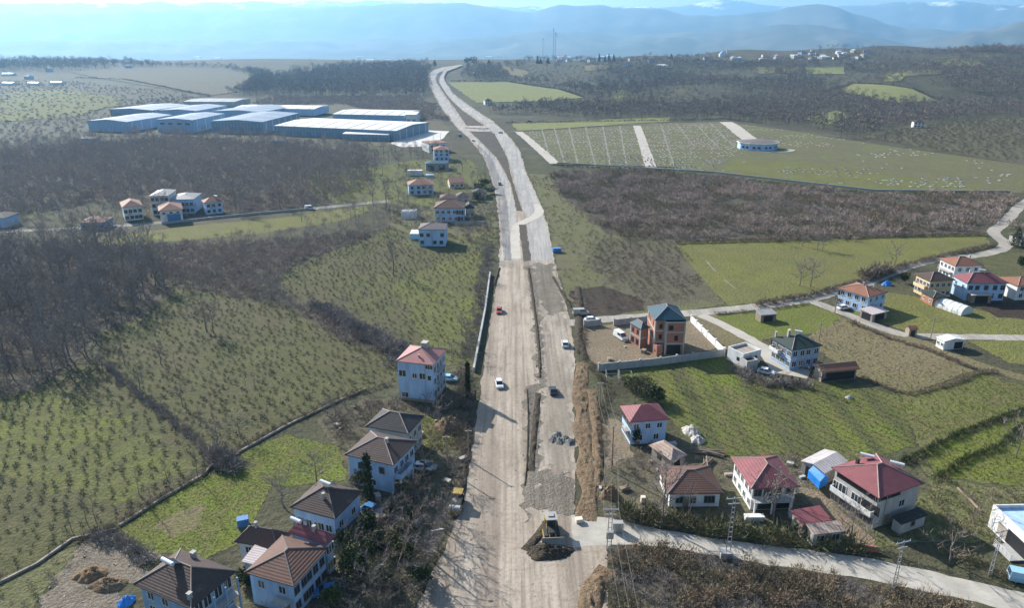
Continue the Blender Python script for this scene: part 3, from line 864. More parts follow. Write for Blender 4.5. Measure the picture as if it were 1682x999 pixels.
class House:
    def __init__(s, name, label, Fp, Rp=None, Lp=None, h=6.0, W=None, D=None, roof='hip', rh=1.8, ov=.5,
                 wall='white', roofmat='brown_tile', cap='ridge', cat='house', group=None, ang=None, zb=None):
        zg = 0.0
        for _ in range(4):
            PF = P(Fp[0], Fp[1], h + zg)
            zg = zb if zb is not None else terr(PF.x, PF.y)
        PF = P(Fp[0], Fp[1], h + zg)
        an = []
        if Rp:
            e = P(Rp[0], Rp[1], h + zg) - PF
            W = W or e.length; an.append((math.atan2(e.y, e.x), e.length))
        if Lp:
            e = P(Lp[0], Lp[1], h + zg) - PF
            D = D or e.length; an.append((math.atan2(e.y, e.x) - math.pi / 2, e.length * .8))
        if ang is None:
            ang = sum(a * w for a, w in an) / sum(w for a, w in an)
        s.W, s.D, s.h, s.rh, s.ov, s.roof, s.ang = W, D, h, rh, ov, roof, ang
        s.wallm, s.roofm = wall, roofmat
        s.e = tag(empty(name, (PF.x, PF.y, zg), ang), label, cat, group)
        c, sn = math.cos(ang), math.sin(ang)
        s.c, s.sn, s.o = c, sn, PF
        foot.append([Vector((PF.x + x * c - y * sn, PF.y + x * sn + y * c)) for x, y in ((0,0),(W,0),(W,D),(0,D))])
        if roof == 'flat':
            ov = s.ov = 0.0
        wb = MB()
        top = h - .10 if roof != 'flat' else h
        if roof == 'flat':
            t = .25; pz = .7
            wb.box(0, W, 0, D, -.3, h)
            wb.box(0, W, 0, t, h, h+pz); wb.box(0, W, D-t, D, h, h+pz); wb.box(0, t, t, D-t, h, h+pz); wb.box(W-t, W, t, D-t, h, h+pz)
        elif roof in ('gable_x', 'gable_y'):
            wb.box(ov, W-ov, ov, D-ov, -.3, top)
            if roof == 'gable_x':
                k = rh * (1 - 2 * ov / D)
                for x in (ov, W - ov - .2):
                    wb.add([(x,ov,top),(x+.2,ov,top),(x+.2,D-ov,top),(x,D-ov,top),(x,D/2,h+rh-.15),(x+.2,D/2,h+rh-.15)], [(0,1,5,4),(1,2,5),(2,3,4,5),(3,0,4),(0,3,2,1)])
            else:
                for y in (ov, D - ov - .2):
                    wb.add([(ov,y,top),(W-ov,y,top),(W-ov,y+.2,top),(ov,y+.2,top),(W/2,y,h+rh-.15),(W/2,y+.2,h+rh-.15)], [(0,1,4),(1,2,5,4),(2,3,5),(3,0,4,5),(0,3,2,1)])
        elif roof == 'shed':
            wb.add([(ov,ov,-.3),(W-ov,ov,-.3),(W-ov,D-ov,-.3),(ov,D-ov,-.3),(ov,ov,top),(W-ov,ov,top),(W-ov,D-ov,top+rh*.95),(ov,D-ov,top+rh*.95)],
                   [(0,3,2,1),(4,5,6,7),(0,1,5,4),(1,2,6,5),(2,3,7,6),(3,0,4,7)])
        else:
            wb.box(ov, W-ov, ov, D-ov, -.3, top)
        s.wall = wb.build('wall', M[wall], s.e)
        rb = MB(); th = .16
        if roof == 'hip':
            if W >= D: a, b = (D/2*.96, D/2), (W-D/2*.96, D/2)
            else: a, b = (W/2, W/2*.96), (W/2, D-W/2*.96)
            vs = [(0,0,h),(W,0,h),(W,D,h),(0,D,h),(a[0],a[1],h+rh),(b[0],b[1],h+rh),(0,0,h-th),(W,0,h-th),(W,D,h-th),(0,D,h-th)]
            if W >= D: fs = [(0,1,5,4),(1,2,5),(2,3,4,5),(3,0,4)]
            else: fs = [(0,1,4),(1,2,5,4),(2,3,5),(3,0,4,5)]
            rb.add(vs, fs + [(6,9,8,7),(0,6,7,1),(1,7,8,2),(2,8,9,3),(3,9,6,0)])
            A_, B_ = vs[4], vs[5]
            lines = [(vs[0],A_),(vs[3],A_),(vs[1],B_),(vs[2],B_),(A_,B_)] if W >= D else [(vs[0],A_),(vs[1],A_),(vs[2],B_),(vs[3],B_),(A_,B_)]
            if cap:
                for p, q in lines: rb.tube(p, q, .11, .11, 5, 1)
        elif roof in ('gable_x', 'gable_y'):
            if roof == 'gable_x':
                prof = [(0,h-th),(0,h),(D/2,h+rh),(D,h),(D,h-th),(D/2,h+rh-th)]
                rb.extr(prof, 0, W)
                if cap: rb.tube((0,D/2,h+rh),(W,D/2,h+rh),.12,.12,5,1)
            else:
                vs = [(0,0,h-th),(0,0,h),(W/2,0,h+rh),(W,0,h),(W,0,h-th),(W/2,0,h+rh-th)]
                vs += [(v[0],D,v[2]) for v in vs]
                rb.add(vs, [(5,4,3,2),(0,5,2,1),(11,8,9,10),(6,7,8,11)] + [(i,(i+1)%6,6+(i+1)%6,6+i) for i in range(6)])
                if cap: rb.tube((W/2,0,h+rh),(W/2,D,h+rh),.12,.12,5,1)
        elif roof == 'shed':
            rb.add([(0,0,h-th),(W,0,h-th),(W,D,h-th+rh),(0,D,h-th+rh),(0,0,h),(W,0,h),(W,D,h+rh),(0,D,h+rh)],
                   [(0,3,2,1),(4,5,6,7),(0,1,5,4),(1,2,6,5),(2,3,7,6),(3,0,4,7)])
        else:
            rb.box(.25, W-.25, .25, D-.25, h+.004, h+.08)
        s.rf = rb.build('roof', [M[roofmat], M[cap or 'ridge']], s.e)
    def roofz(s, x, y):
        W, D = s.W, s.D
        if s.roof == 'hip': return s.h + s.rh * min(x, W-x, y, D-y) / (min(W, D) / 2)
        if s.roof == 'gable_x': return s.h + s.rh * min(y, D-y) / (D / 2)
        if s.roof == 'gable_y': return s.h + s.rh * min(x, W-x) / (W / 2)
        if s.roof == 'shed': return s.h + s.rh * y / D
        return s.h + .08
    def place(s, o, face, t):
        ov = s.ov
        if face == 'B': o.location.x = ov + t * (s.W - 2*ov); o.location.y = ov
        elif face == 'A': o.location.x = ov; o.location.y = ov + t * (s.D - 2*ov); o.rotation_euler.z = -math.pi/2
        elif face == 'C': o.location.x = s.W - ov; o.location.y = ov + t * (s.D - 2*ov); o.rotation_euler.z = math.pi/2
    def flen(s, face): return (s.W if face == 'B' else s.D) - 2 * s.ov
    def win(s, face, t, z, w=1.2, h=1.25, fm='frame', style='double', sub=True):
        a, b = window_meshes(w, h, fm, style)
        o = link('window', a, s.e); s.place(o, face, t); o.location.z = z
        link('pane', b, o)
        return o
    def wins(s, face, n, zs, w=1.2, h=1.25, fm='frame', style='double', skip=()):
        for zi, z in enumerate(zs):
            for i in range(n):
                if (zi, i) in skip: continue
                s.win(face, (i + .5) / n + rnd.uniform(-.03, .03), z, w, h, fm, style)
    def opening(s, face, t, z, w, h, mat='dark', name='opening', proud=.03):  # flat panel on a closed wall; the default dark colour paints the inner shade
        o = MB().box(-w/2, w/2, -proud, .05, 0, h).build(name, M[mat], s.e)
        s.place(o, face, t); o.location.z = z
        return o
    def door(s, face, t, w=1.1, h=2.1, mat='wood'):
        b = MB().box(-w/2, w/2, -.05, .05, 0, h)
        o = b.build('door', M[mat], s.e); s.place(o, face, t); o.location.z = .05
        k = MB().box(w/2-.2, w/2-.12, -.1, -.05, .95, 1.1).build('handle', M['steel'], o)
    def balcony(s, face, t0, t1, z, d=1.3, rail='rail', solid=False):
        Lf = s.flen(face); w = (t1 - t0) * Lf
        b = MB().box(-w/2, w/2, -d, -.002, -.18, 0)
        if solid:
            b.box(-w/2, w/2, -d, -d+.12, 0, .95, 1); b.box(-w/2, -w/2+.12, -d+.12, -.002, 0, .95, 1); b.box(w/2-.12, w/2, -d+.12, -.002, 0, .95, 1)
        else:
            n = max(2, int(w / .9))
            for i in range(n + 1):
                x = -w/2 + .04 + (w - .08) * i / n
                b.tube((x, -d+.05, 0), (x, -d+.05, 1.0), .03, .03, 4, 1)
            for zz in (.35, .68, 1.0): b.tube((-w/2, -d+.05, zz), (w/2, -d+.05, zz), .03, .03, 4, 1)
        o = b.build('balcony', [M['concrete'], M[rail]], s.e)
        s.place(o, face, (t0 + t1) / 2); o.location.z = z
        return o
    def posts(s, face, ts, z0, z1, d=1.2, r=.12, mat='white'):
        for t in ts:
            b = MB().box(-r, r, -d-r, -d+r, z0, z1)
            o = b.build('post', M[mat], s.e); s.place(o, face, t)
    def band(s, z, mat='concrete', hgt=.25):
        """floor band proud of the wall all round"""
        ov = s.ov; q = .04
        b = MB().box(ov-q, s.W-ov+q, ov-q, s.D-ov+q, z, z+hgt)
        b.build('floor_band', M[mat], s.e)
    def chimney(s, x, y, w=.5, d=.5, up=1.0, mat='concrete'):
        z = s.roofz(x, y)
        b = MB().box(x-w/2, x+w/2, y-d/2, y+d/2, z-.7, z+up).box(x-w/2-.08, x+w/2+.08, y-d/2-.08, y+d/2+.08, z+up+.002, z+up+.1)
        b.build('chimney', M[mat], s.rf)
    def solar(s, x, y, rz=None, sc_=1.0):
        z = s.roofz(x, y)
        o = empty('solar_heater', (x, y, z), (-s.ang + R(150)) if rz is None else rz); o.parent = s.e
        b = MB()
        for q in (-.9, .9):
            b.tube((q*sc_, .55, -.3), (q*sc_, .55, 1.15*sc_), .04, .04, 4); b.tube((q*sc_, -.75, -.3), (q*sc_, -.75, .35), .04, .04, 4)
        b.build('stand', M['steel'], o)
        p = MB().add([(-1*sc_,-.8,.3),(1*sc_,-.8,.3),(1*sc_,.5,1.15*sc_),(-1*sc_,.5,1.15*sc_),(-1*sc_,-.8,.38),(1*sc_,-.8,.38),(1*sc_,.5,1.23*sc_),(-1*sc_,.5,1.23*sc_)],
                     [(0,3,2,1),(4,5,6,7),(0,1,5,4),(1,2,6,5),(2,3,7,6),(3,0,4,7)])
        p.build('panel', M['solar'], o)
        t = MB().tube((-1.15*sc_, .75, 1.3*sc_), (1.15*sc_, .75, 1.3*sc_), .3, .3, 10)
        t.build('tank', M['tank'], o)
    def pipe(s, face, t):
        o = MB().tube((0, -.07, 0), (0, -.07, s.h - .2), .06, .06, 5).build('drainpipe', M['steel'], s.e)
        s.place(o, face, t)

def brick_mat():
    m, nt, bs = new_mat('hollow_brick', .95, .1)
    v = coords(nt, (1, 1, 1), 0, False)
    sep = nt.nodes.new("ShaderNodeSeparateXYZ"); nt.links.new(v, sep.inputs[0])
    ad = nt.nodes.new("ShaderNodeMath"); nt.links.new(sep.outputs[0], ad.inputs[0]); nt.links.new(sep.outputs[1], ad.inputs[1])
    cb = nt.nodes.new("ShaderNodeCombineXYZ"); nt.links.new(ad.outputs[0], cb.inputs[0]); nt.links.new(sep.outputs[2], cb.inputs[1])
    b = nt.nodes.new("ShaderNodeTexBrick"); nt.links.new(cb.outputs[0], b.inputs["Vector"])
    b.inputs["Scale"].default_value = 2.2
    b.inputs["Color1"].default_value = (.44,.18,.11,1); b.inputs["Color2"].default_value = (.33,.14,.09,1); b.inputs["Mortar"].default_value = (.30,.22,.18,1)
    f = noise(nt, v, .5, 4, .6, .4, .7)
    k = mix(nt, f, b.outputs[0], (.30,.15,.11,1))
    nt.links.new(k, bs.inputs["Base Color"])
    return m
M['brick'] = brick_mat()

# --- left of the road
h1 = House('apartment_house', 'tall three-storey pale blue house with a pink metal hip roof', (711.7,600), (732,573), (650,592.5), h=9.9, rh=1.9, ov=.35, wall='bluewhite', roofmat='pink_sheet', cap='ridge')
h1.wins('A', 1, (6.0,), 1.5, 1.5, 'frame_dark', 'double', skip=((0,0),))
for t, z, w, hh, st in ((.87,6.1,1.6,1.5,'double'),(.52,6.0,1.0,1.1,'double'),(.29,5.9,1.5,1.4,'double'),(.10,5.8,.8,1.1,'single'),(.10,8.6,1.7,.9,'triple'),(.82,.8,1.5,1.2,'double')):
    h1.win('A', t, z, w, hh, 'frame', st)
for z in (1.2, 4.3, 7.3):
    for t in (.15, .38, .62, .85): h1.win('B', t, z, 1.3, 1.5, 'frame', 'double')
h1.balcony('B', .25, .75, 3.9, 1.0); h1.balcony('B', .25, .75, 6.9, 1.0)
h1.band(.0, 'stone', .7)
h1.chimney(h1.W*.62, h1.D*.44, 1.6, 1.3, 1.3, 'grey'); h1.pipe('A', .22); h1.chimney(h1.W*.2, h1.D*.45, .3, .3, .5)
h2 = House('village_house', 'grey house with a charcoal hip roof joined behind the brown-roofed one', (670.6,713), (699,683), (597.8,702), h=6.6, rh=2.0, wall='grey', roofmat='charcoal_tile', cap='ridge')
h2.wins('B', 3, (.9, 3.9), 1.2, 1.2); h2.wins('A', 3, (3.9,), 1.1, 1.1); h2.pipe('B', .1); h2.band(6.0, 'cream', .25)
h3 = House('village_house', 'pale blue two-storey house under a dark brown hip roof behind the cypress', (646,765), (685.6,724), (565.5,747), h=6.5, rh=2.1, wall='bluewhite', roofmat='dark_brown_tile', cap='ridge')
h3.wins('A', 2, (3.9,), 1.0, 1.2, 'frame_dark', 'single'); h3.wins('A', 1, (.9,), 1.4, 1.1); h3.wins('B', 4, (.9, 3.9), 1.2, 1.3)
h3.balcony('B', .05, .6, 3.1, 1.5, 'bluewhite', True); h3.posts('B', (.05, .32, .6), 0, 2.9, 1.35); h3.door('B', .45); h3.chimney(h3.W*.45, h3.D*.35, .5, .5, .9)
h4 = House('village_house', 'single-storey house under a wide weathered brown tiled roof', (550,853), (604,809), (468,841), h=4.4, rh=2.3, wall='bluewhite', roofmat='dark_brown_tile', cap='ridge_dark')
h4.wins('A', 4, (1.0,), 1.1, 1.3); h4.wins('B', 2, (1.2,), 1.1, 1.2); h4.solar(h4.W*.62, h4.D*.50); h4.chimney(h4.W*.30, h4.D*.42, .4, .4, 1.0); h4.door('A', .45, 1.0, 2.1)
h5 = House('village_house', 'long two-storey pale blue house with patched brown tile roof beside the parked blue car', (482,964), (537,899), (404,938), h=6.0, rh=1.7, wall='bluewhite', roofmat='brown_tile', cap='ridge_dark')
h5.wins('B', 5, (.9, 3.6), 1.1, 1.3, 'frame_dark'); h5.wins('A', 2, (3.6,), 1.1, 1.2); h5.door('A', .2); h5.balcony('A', .05, .4, 3.0, 1.6, 'rail')
h5b = House('annex_house', 'red metal roofed annex on the back of the patched blue house', (537,895), (556.5,881.5), (468,879), h=6.3, rh=1.3, wall='bluewhite', roofmat='red_sheet', cap=None)
h5b.solar(h5b.W*.5, h5b.D*.78, None, .9); h5b.wins('B', 2, (.9, 3.9), 1.1, 1.3); h5b.chimney(h5b.W*.4, h5b.D*.4, .4, .4, .8)
h5c = House('side_house', 'white-walled side building with a brown tile roof next to striped metal roofing', (456,903), (470,876), (391,884), h=5.0, rh=1.9, wall='white', roofmat='brown_tile', cap='ridge_dark')
h5c.wins('A', 2, (2.9,), 1.0, 1.1); h5c.chimney(h5c.W*.5, h5c.D*.62, .35, .35, .8)
h5d = House('lean_to', 'pink and white striped corrugated metal lean-to between the brown roofs', (446,934), (466,903), (399,925), h=4.6, rh=.5, roof='shed', ov=.3, wall='stone', roofmat='stripe_sheet', cap=None, cat='shed')
h5d.opening('A', .5, .1, 5, 2.6)
h6 = House('apartment_house', 'big bright blue house with a dark brown pyramid roof at the bottom corner', (313.5,1001), (392.5,939.5), (212.7,964), h=8.6, rh=2.4, ov=.6, wall='blue', roofmat='dark_brown_tile', cap='ridge')
h6.wins('A', 3, (1.0, 4.0, 6.4), 1.1, 1.2, 'frame', 'double', skip=((2,0),)); h6.wins('B', 4, (1.0, 3.6, 6.3), 1.2, 1.6, 'frame')
h6.balcony('B', .35, .98, 5.6, 1.5, 'rail'); h6.balcony('B', .35, .98, 2.8, 1.5, 'rail'); h6.posts('B', (.36, .66, .97), 0, 8.3, 1.35, .12, 'blue')
h6.solar(h6.W*.42, h6.D*.60); h6.chimney(h6.W*.85, h6.D*.62, .6, .6, 1.0); h6.chimney(h6.W*.12, h6.D*.1, .5, .5, .8)

# --- right of the road
b1 = House('brick_house', 'unfinished three-storey red brick house with a teal metal roof', (1075,526), (1128,526), (1061,504), h=9.6, rh=2.4, ov=.4, wall='brick', roofmat='teal_sheet', cap='ridge')
def frame_lines(hs, zs, tsB, tsA, mat='concrete'):
    """the bare concrete frame that shows between the bricks"""
    ov = hs.ov; W, D = hs.W, hs.D; q = .04
    for z in zs:
        b = MB().box(ov-q, W-ov+q, ov-q, D-ov+q, z, z+.35); b.build('floor_band', M[mat], hs.e)
    for t in tsB:
        x = ov + t*(W-2*ov); b = MB().box(x-.2, x+.2, ov-q-.01, ov+.1, -.2, hs.h-.15); b.build('column', M[mat], hs.e)
    for t in tsA:
        y = ov + t*(D-2*ov); b = MB().box(ov-q-.01, ov+.1, y-.2, y+.2, -.2, hs.h-.15); b.build('column', M[mat], hs.e)
frame_lines(b1, (3.0, 6.2), (.02, .34, .98), (.03, .5, .97))
bay = MB().box(b1.W*.36, b1.W-.2, -.7, b1.ov+.2, -.2, 9.3); bay.build('bay', M['brick'], b1.e)
for z in (3.0, 6.2, 9.0): MB().box(b1.W*.36-.04, b1.W-.16, -.74, b1.ov, z, z+.3).build('bay_band', M['concrete'], b1.e)
for x in (b1.W*.36+.15, b1.W-.4): MB().box(x-.2, x+.2, -.76, b1.ov, -.2, 9.3).build('bay_column', M['concrete'], b1.e)
for z in (4.0, 7.0):
    o = b1.opening('B', .2, z, .8, 1.3, 'dark', 'window_opening')
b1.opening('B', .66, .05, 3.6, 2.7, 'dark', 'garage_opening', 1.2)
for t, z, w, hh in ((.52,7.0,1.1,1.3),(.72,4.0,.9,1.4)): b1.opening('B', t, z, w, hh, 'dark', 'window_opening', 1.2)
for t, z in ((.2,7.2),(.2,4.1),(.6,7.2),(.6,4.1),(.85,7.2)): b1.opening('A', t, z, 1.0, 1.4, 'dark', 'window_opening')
b1c = House('brick_wing', 'low two-storey brick wing with a teal roof beside the tall brick house', (1052.5,541), (1066,537), (1036.5,529), h=5.8, rh=1.3, ov=.3, wall='brick', roofmat='teal_sheet', cap='ridge', cat='house wing')
frame_lines(b1c, (2.7,), (), (.04, .96))
for t in (.28, .72):
    b1c.opening('A', t, 3.6, 1.0, 1.3, 'dark', 'window_opening'); b1c.opening('A', t, .6, 1.3, 1.6, 'dark', 'window_opening')
b1d = House('brick_outhouse', 'small brick box in front of the unfinished house', (1079,572), (1089,571), (1072,568), h=2.3, roof='flat', wall='brick', roofmat='concrete', cap=None, cat='outhouse')
b1d.opening('A', .5, .9, .5, .6)
g1 = House('garage', 'white flat-roofed garage with an unfinished parapet beside the blue house', (1221,586), (1248.5,577.5), (1197.5,573), h=3.0, roof='flat', wall='white', roofmat='stone', cap=None, cat='garage')
g1.opening('B', .6, .1, 2.4, 2.2); g1.opening('A', .3, 1.2, 1.0, 1.0)
g1b = House('garage', 'low unrendered lean-to against the front of the white garage', (1227,598), (1243,594), (1219,590), h=2.2, roof='flat', wall='grey', roofmat='charcoal_tile', cap=None, cat='lean-to')
b2 = House('village_house', 'blue and white two-storey house with a dark green hip roof', (1301,575.5), (1357,570.5), (1258,556), h=5.9, rh=1.9, ov=.5, wall='blue', roofmat='green_sheet', cap='ridge')
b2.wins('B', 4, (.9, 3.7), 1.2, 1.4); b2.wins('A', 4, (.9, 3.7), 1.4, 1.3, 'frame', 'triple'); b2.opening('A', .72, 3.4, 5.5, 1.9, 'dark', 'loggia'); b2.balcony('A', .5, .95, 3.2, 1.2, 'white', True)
b2.chimney(b2.W*.3, b2.D*.62, .5, .5, 1.6); b2.chimney(b2.W*.42, b2.D*.75, .5, .5, 1.6); b2.chimney(b2.W*.1, b2.D*.9, .4, .4, 1.4); b2.solar(b2.W*.62, b2.D*.6, None, .8); b2.door('B', .4); b2.band(2.9, 'white', .15)
s1 = House('shed', 'long low shed with a reddish tile roof next to the blue and white house', (1350,612), (1413,606), (1334,600.5), h=2.9, rh=1.1, roof='gable_x', wall='stone', roofmat='orange_tile', cap='ridge', cat='shed')
s1.opening('B', .28, .1, 5.0, 2.2); s1.opening('B', .72, .1, 4.5, 2.2)
b3 = House('village_house', 'blue-grey two-storey house with a crimson hip roof near the berm', (1034.5,694), (1100.5,689), (1018,667), h=5.6, rh=1.9, ov=.5, wall='bluewhite', roofmat='red_sheet', cap=None)
b3.wins('B', 3, (3.6,), 1.0, 1.1); b3.wins('B', 2, (.9,), 1.0, 1.2); b3.wins('A', 4, (.9, 3.6), 1.1, 1.3, 'frame_dark'); b3.door('B', .2); b3.balcony('A', .1, .5, 2.9, 1.0, 'rail')
s2 = House('shed', 'tumbledown shed with a patched rusty roof below the crimson-roofed house', (1103,757), (1130,748), (1064,732), h=3.0, rh=1.1, wall='stone', roofmat='rust_sheet', cap=None, cat='shed')
s2.opening('B', .5, .1, 1.6, 2.0); s2.opening('A', .6, 1.0, 1.2, 1.0)
b4 = House('cottage', 'white cottage with a tan brown tiled hip roof', (1097,812), (1189,811), None, h=3.1, D=9.0, rh=2.0, ov=.5, wall='white', roofmat='brown_tile', cap='ridge_dark')
b4.win('B', .2, .9, 1.2, 1.3, 'frame_dark'); b4.win('B', .47, .9, .9, 1.2, 'frame_dark'); b4.win('B', .8, .9, 1.8, 1.3, 'frame_dark', 'triple'); b4.opening('A', .25, .1, 2.2, 2.3); b4.wins('A', 2, (.9,), 1.0, 1.2); b4.door('B', .33)
b5 = House('village_house', 'white house with a wide dusky red hip roof and shaded front porch', (1233.6,803), (1317,802), (1196,751.5), h=5.0, rh=2.2, ov=.6, wall='white', roofmat='red_sheet', cap='ridge')
b5.wins('A', 5, (2.9,), 1.0, 1.2); b5.wins('A', 4, (.7,), 1.0, 1.1); b5.wins('B', 4, (3.0,), 1.3, 1.3, 'frame_dark'); b5.opening('B', .55, .1, 6, 2.2); b5.balcony('B', .0, .85, 2.6, 1.6, 'rail'); b5.posts('B', (.02, .42, .84), 0, 2.4, 1.4)
s3 = House('shed', 'small shed with a bright crimson metal roof beside the court', (1318,863), (1364,852), (1303,842), h=2.8, rh=.5, roof='shed', ov=.3, wall='stone', roofmat='red_sheet', cap=None, cat='shed')
s3.opening('A', .5, .2, 1.0, 1.8)
s4 = House('shed', 'low shed with a rusty brown roof in front of the crimson shed', (1336,879), (1390,872), (1325,864), h=2.6, rh=.4, roof='shed', ov=.3, wall='grey', roofmat='rust_sheet', cap=None, cat='shed')
s4.wins('B', 2, (.9,), 1.3, 1.1); s4.door('B', .5)
b6 = House('apartment_house', 'large grey-white house with a broad dusky red hip roof and two solar heaters', (1444,819), (1524,796), (1361.5,769), h=6.8, rh=2.3, ov=.55, wall='grey', roofmat='red_sheet', cap='ridge')
b6.opening('A', .48, 5.35, b6.D*.84, 1.05, 'dark', 'attic_opening'); b6.opening('B', .16, 5.45, 2.6, .95, 'dark', 'attic_opening'); b6.opening('B', .42, 5.45, 2.4, .95, 'dark', 'attic_opening')
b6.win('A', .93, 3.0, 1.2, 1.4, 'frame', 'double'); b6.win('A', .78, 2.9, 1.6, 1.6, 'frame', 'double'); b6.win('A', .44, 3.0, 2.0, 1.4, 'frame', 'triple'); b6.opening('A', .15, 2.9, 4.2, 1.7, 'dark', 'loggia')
b6.wins('A', 5, (.4,), 1.5, 1.4, 'frame_dark'); b6.balcony('A', .02, .98, 2.6, .9, 'white', True); b6.win('B', .62, 2.9, 1.3, 1.3); b6.door('B', .3); b6.pipe('B', .22)
b6.solar(b6.W*.62, b6.D*.86); b6.solar(b6.W*.84, b6.D*.45); b6.chimney(b6.W*.35, b6.D*.8, .5, .5, .9, 'machine_dark')
b6b = House('lean_to', 'dark-roofed lean-to on the shaded side of the large grey-white house', (1481,862), (1520,844), (1469,850), h=2.3, rh=.3, roof='shed', ov=.2, wall='grey', roofmat='charcoal_tile', cap=None, cat='lean-to')
b6b.win('B', .5, 1.0, .8, .8, 'frame_dark', 'single')
s5 = House('shed', 'striped corrugated metal shed behind the blue tarpaulin', (1355,778), (1393,757), (1316,757), h=3.0, rh=.7, roof='gable_x', ov=.2, wall='stone', roofmat='patched_sheet', cap=None, cat='shed')
s5.opening('A', .5, .2, 3, 2.2)
m1 = House('modern_house', 'modern white flat-roofed house at the frame edge', (1692,893), None, (1630,835), h=3.7, W=14, roof='flat', wall='white', roofmat='bluewhite', cap=None)
m1.opening('A', .58, .3, 3.4, 2.3, 'stone', 'timber_screen'); m1.opening('A', .2, .3, 6, 2.6, 'dark', 'glazed_front'); m1.balcony('A', .0, .45, .35, 2.5, 'rail')
for q in (.3, .52): 
    o = MB().add([(0,0,.3),(3.6,0,.3),(3.6,1.7,.9),(0,1.7,.9),(0,0,.36),(3.6,0,.36),(3.6,1.7,.96),(0,1.7,.96)], [(0,3,2,1),(4,5,6,7),(0,1,5,4),(1,2,6,5),(2,3,7,6),(3,0,4,7)]).build('solar_panel', M['car_blue'], m1.e); o.location = (m1.W*.45, m1.D*q, 3.8)
b7 = House('village_house', 'pale blue two-storey house with a reddish brown tile roof by the lane', (1427.6,489), (1462.5,480.5), (1372.6,473.5), h=5.5, rh=1.6, ov=.4, wall='bluewhite', roofmat='orange_tile', cap='ridge')
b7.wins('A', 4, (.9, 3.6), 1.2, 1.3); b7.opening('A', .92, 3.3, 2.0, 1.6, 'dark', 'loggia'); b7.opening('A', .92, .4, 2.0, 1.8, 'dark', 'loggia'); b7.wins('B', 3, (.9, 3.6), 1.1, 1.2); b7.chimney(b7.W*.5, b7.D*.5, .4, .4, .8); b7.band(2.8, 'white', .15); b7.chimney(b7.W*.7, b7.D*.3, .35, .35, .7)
s6 = House('carport', 'white and red carport in front of the pale blue house by the lane', (1434,517), (1458,510), (1414,508), h=2.5, rh=.3, roof='shed', ov=.25, wall='stone', roofmat='stripe_sheet', cap=None, cat='carport')
s6.opening('B', .5, .1, 4, 2.0); s6.opening('A', .5, .1, 3, 2.0)
b8 = House('village_house', 'yellow house with a dark brown hip roof', (1528,462), (1571,460.5), (1500,450), h=6.0, rh=1.7, wall='yellow', roofmat='dark_brown_tile', cap='ridge')
b8.wins('A', 4, (3.7, .9), 1.1, 1.2); b8.wins('B', 4, (3.7, .9), 1.0, 1.2); b8.balcony('A', .1, .9, 2.9, 1.2, 'yellow', True)
b9 = House('village_house', 'white house with a faded orange tile roof at the back of the group', (1569,437), (1616,435.5), (1543,424.5), h=5.6, rh=2.0, wall='white', roofmat='orange_tile', cap='ridge')
b9.wins('A', 4, (3.5, .8), 1.1, 1.2); b9.wins('B', 3, (3.5,), 1.1, 1.2); b9.chimney(b9.W*.7, b9.D*.4, .5, .5, 1.2); b9.balcony('A', .1, .9, 2.8, 1.2, 'rail')
b10 = House('village_house', 'blue and white two-storey house with a bright red roof', (1588.7,465.5), (1654,463.5), (1571,452), h=6.0, rh=2.2, wall='bluewhite', roofmat='red_sheet', cap='ridge')
b10.wins('B', 5, (3.7, .9), 1.2, 1.3, 'frame_dark'); b10.wins('A', 2, (3.7,), 1.0, 1.1); b10.solar(b10.W*.5, b10.D*.5, None, .8); b10.chimney(b10.W*.3, b10.D*.7, .4, .4, 1.0)
s7 = House('porch', 'pink-edged flat porch in front of the red-roofed blue house', (1597,485), (1630,484.5), (1588,478), h=2.7, rh=.2, roof='shed', ov=.15, wall='wood', roofmat='stripe_sheet', cap=None, cat='porch')
s7.opening('B', .5, .05, 4, 2.3)
s8 = House('outhouse', 'small orange brick outhouse with a green roof beside the polytunnel', (1533,489), (1556,486), (1516.5,477.5), h=3.0, rh=.9, wall='brick', roofmat='green_sheet', cap='ridge', cat='outhouse')
s8.wins('A', 2, (1.0,), .8, .8)
b11 = House('village_house', 'white house cut by the frame edge behind the red-roofed group', (1672,470), (1720,468), None, h=5.0, D=9, rh=1.5, wall='white', roofmat='orange_tile', cap='ridge')
b11.wins('B', 3, (.9, 3.2), 1.1, 1.2)
s9 = House('barn', 'small white barn at the fork of the lanes', (1552,561), (1586,558), (1538,553.5), h=2.7, rh=.6, roof='gable_y', ov=.2, wall='white', roofmat='white_sheet', cap=None, cat='barn')
s9.opening('B', .75, .1, 2.6, 2.0, 'dark', 'barn_opening'); s9.wins('A', 2, (1.0,), .8, .8)
s10 = House('shed', 'dark grey wooden shed on the field beside the lane', (1250,518), (1276,515), (1243,511.5), h=2.4, rh=.5, roof='shed', ov=.2, wall='wood', roofmat='grey_sheet', cap=None, cat='shed')
s10.opening('B', .5, .1, 3, 1.8)
s11 = House('shed', 'tiny hut with a bright orange tile roof beside the lane', (1494,541), (1508,540), (1489,536), h=2.2, rh=.6, roof='gable_x', ov=.2, wall='stone', roofmat='orange_tile', cap=None, cat='hut')
s11.opening('B', .5, .1, 1.2, 1.6)
s12 = House('summer_house', 'dark-roofed house half hidden by the evergreen at the lane bend', (1680,392), (1716,391), None, h=3.4, D=8, rh=1.4, wall='grey', roofmat='charcoal_tile', cap='ridge', cat='house')

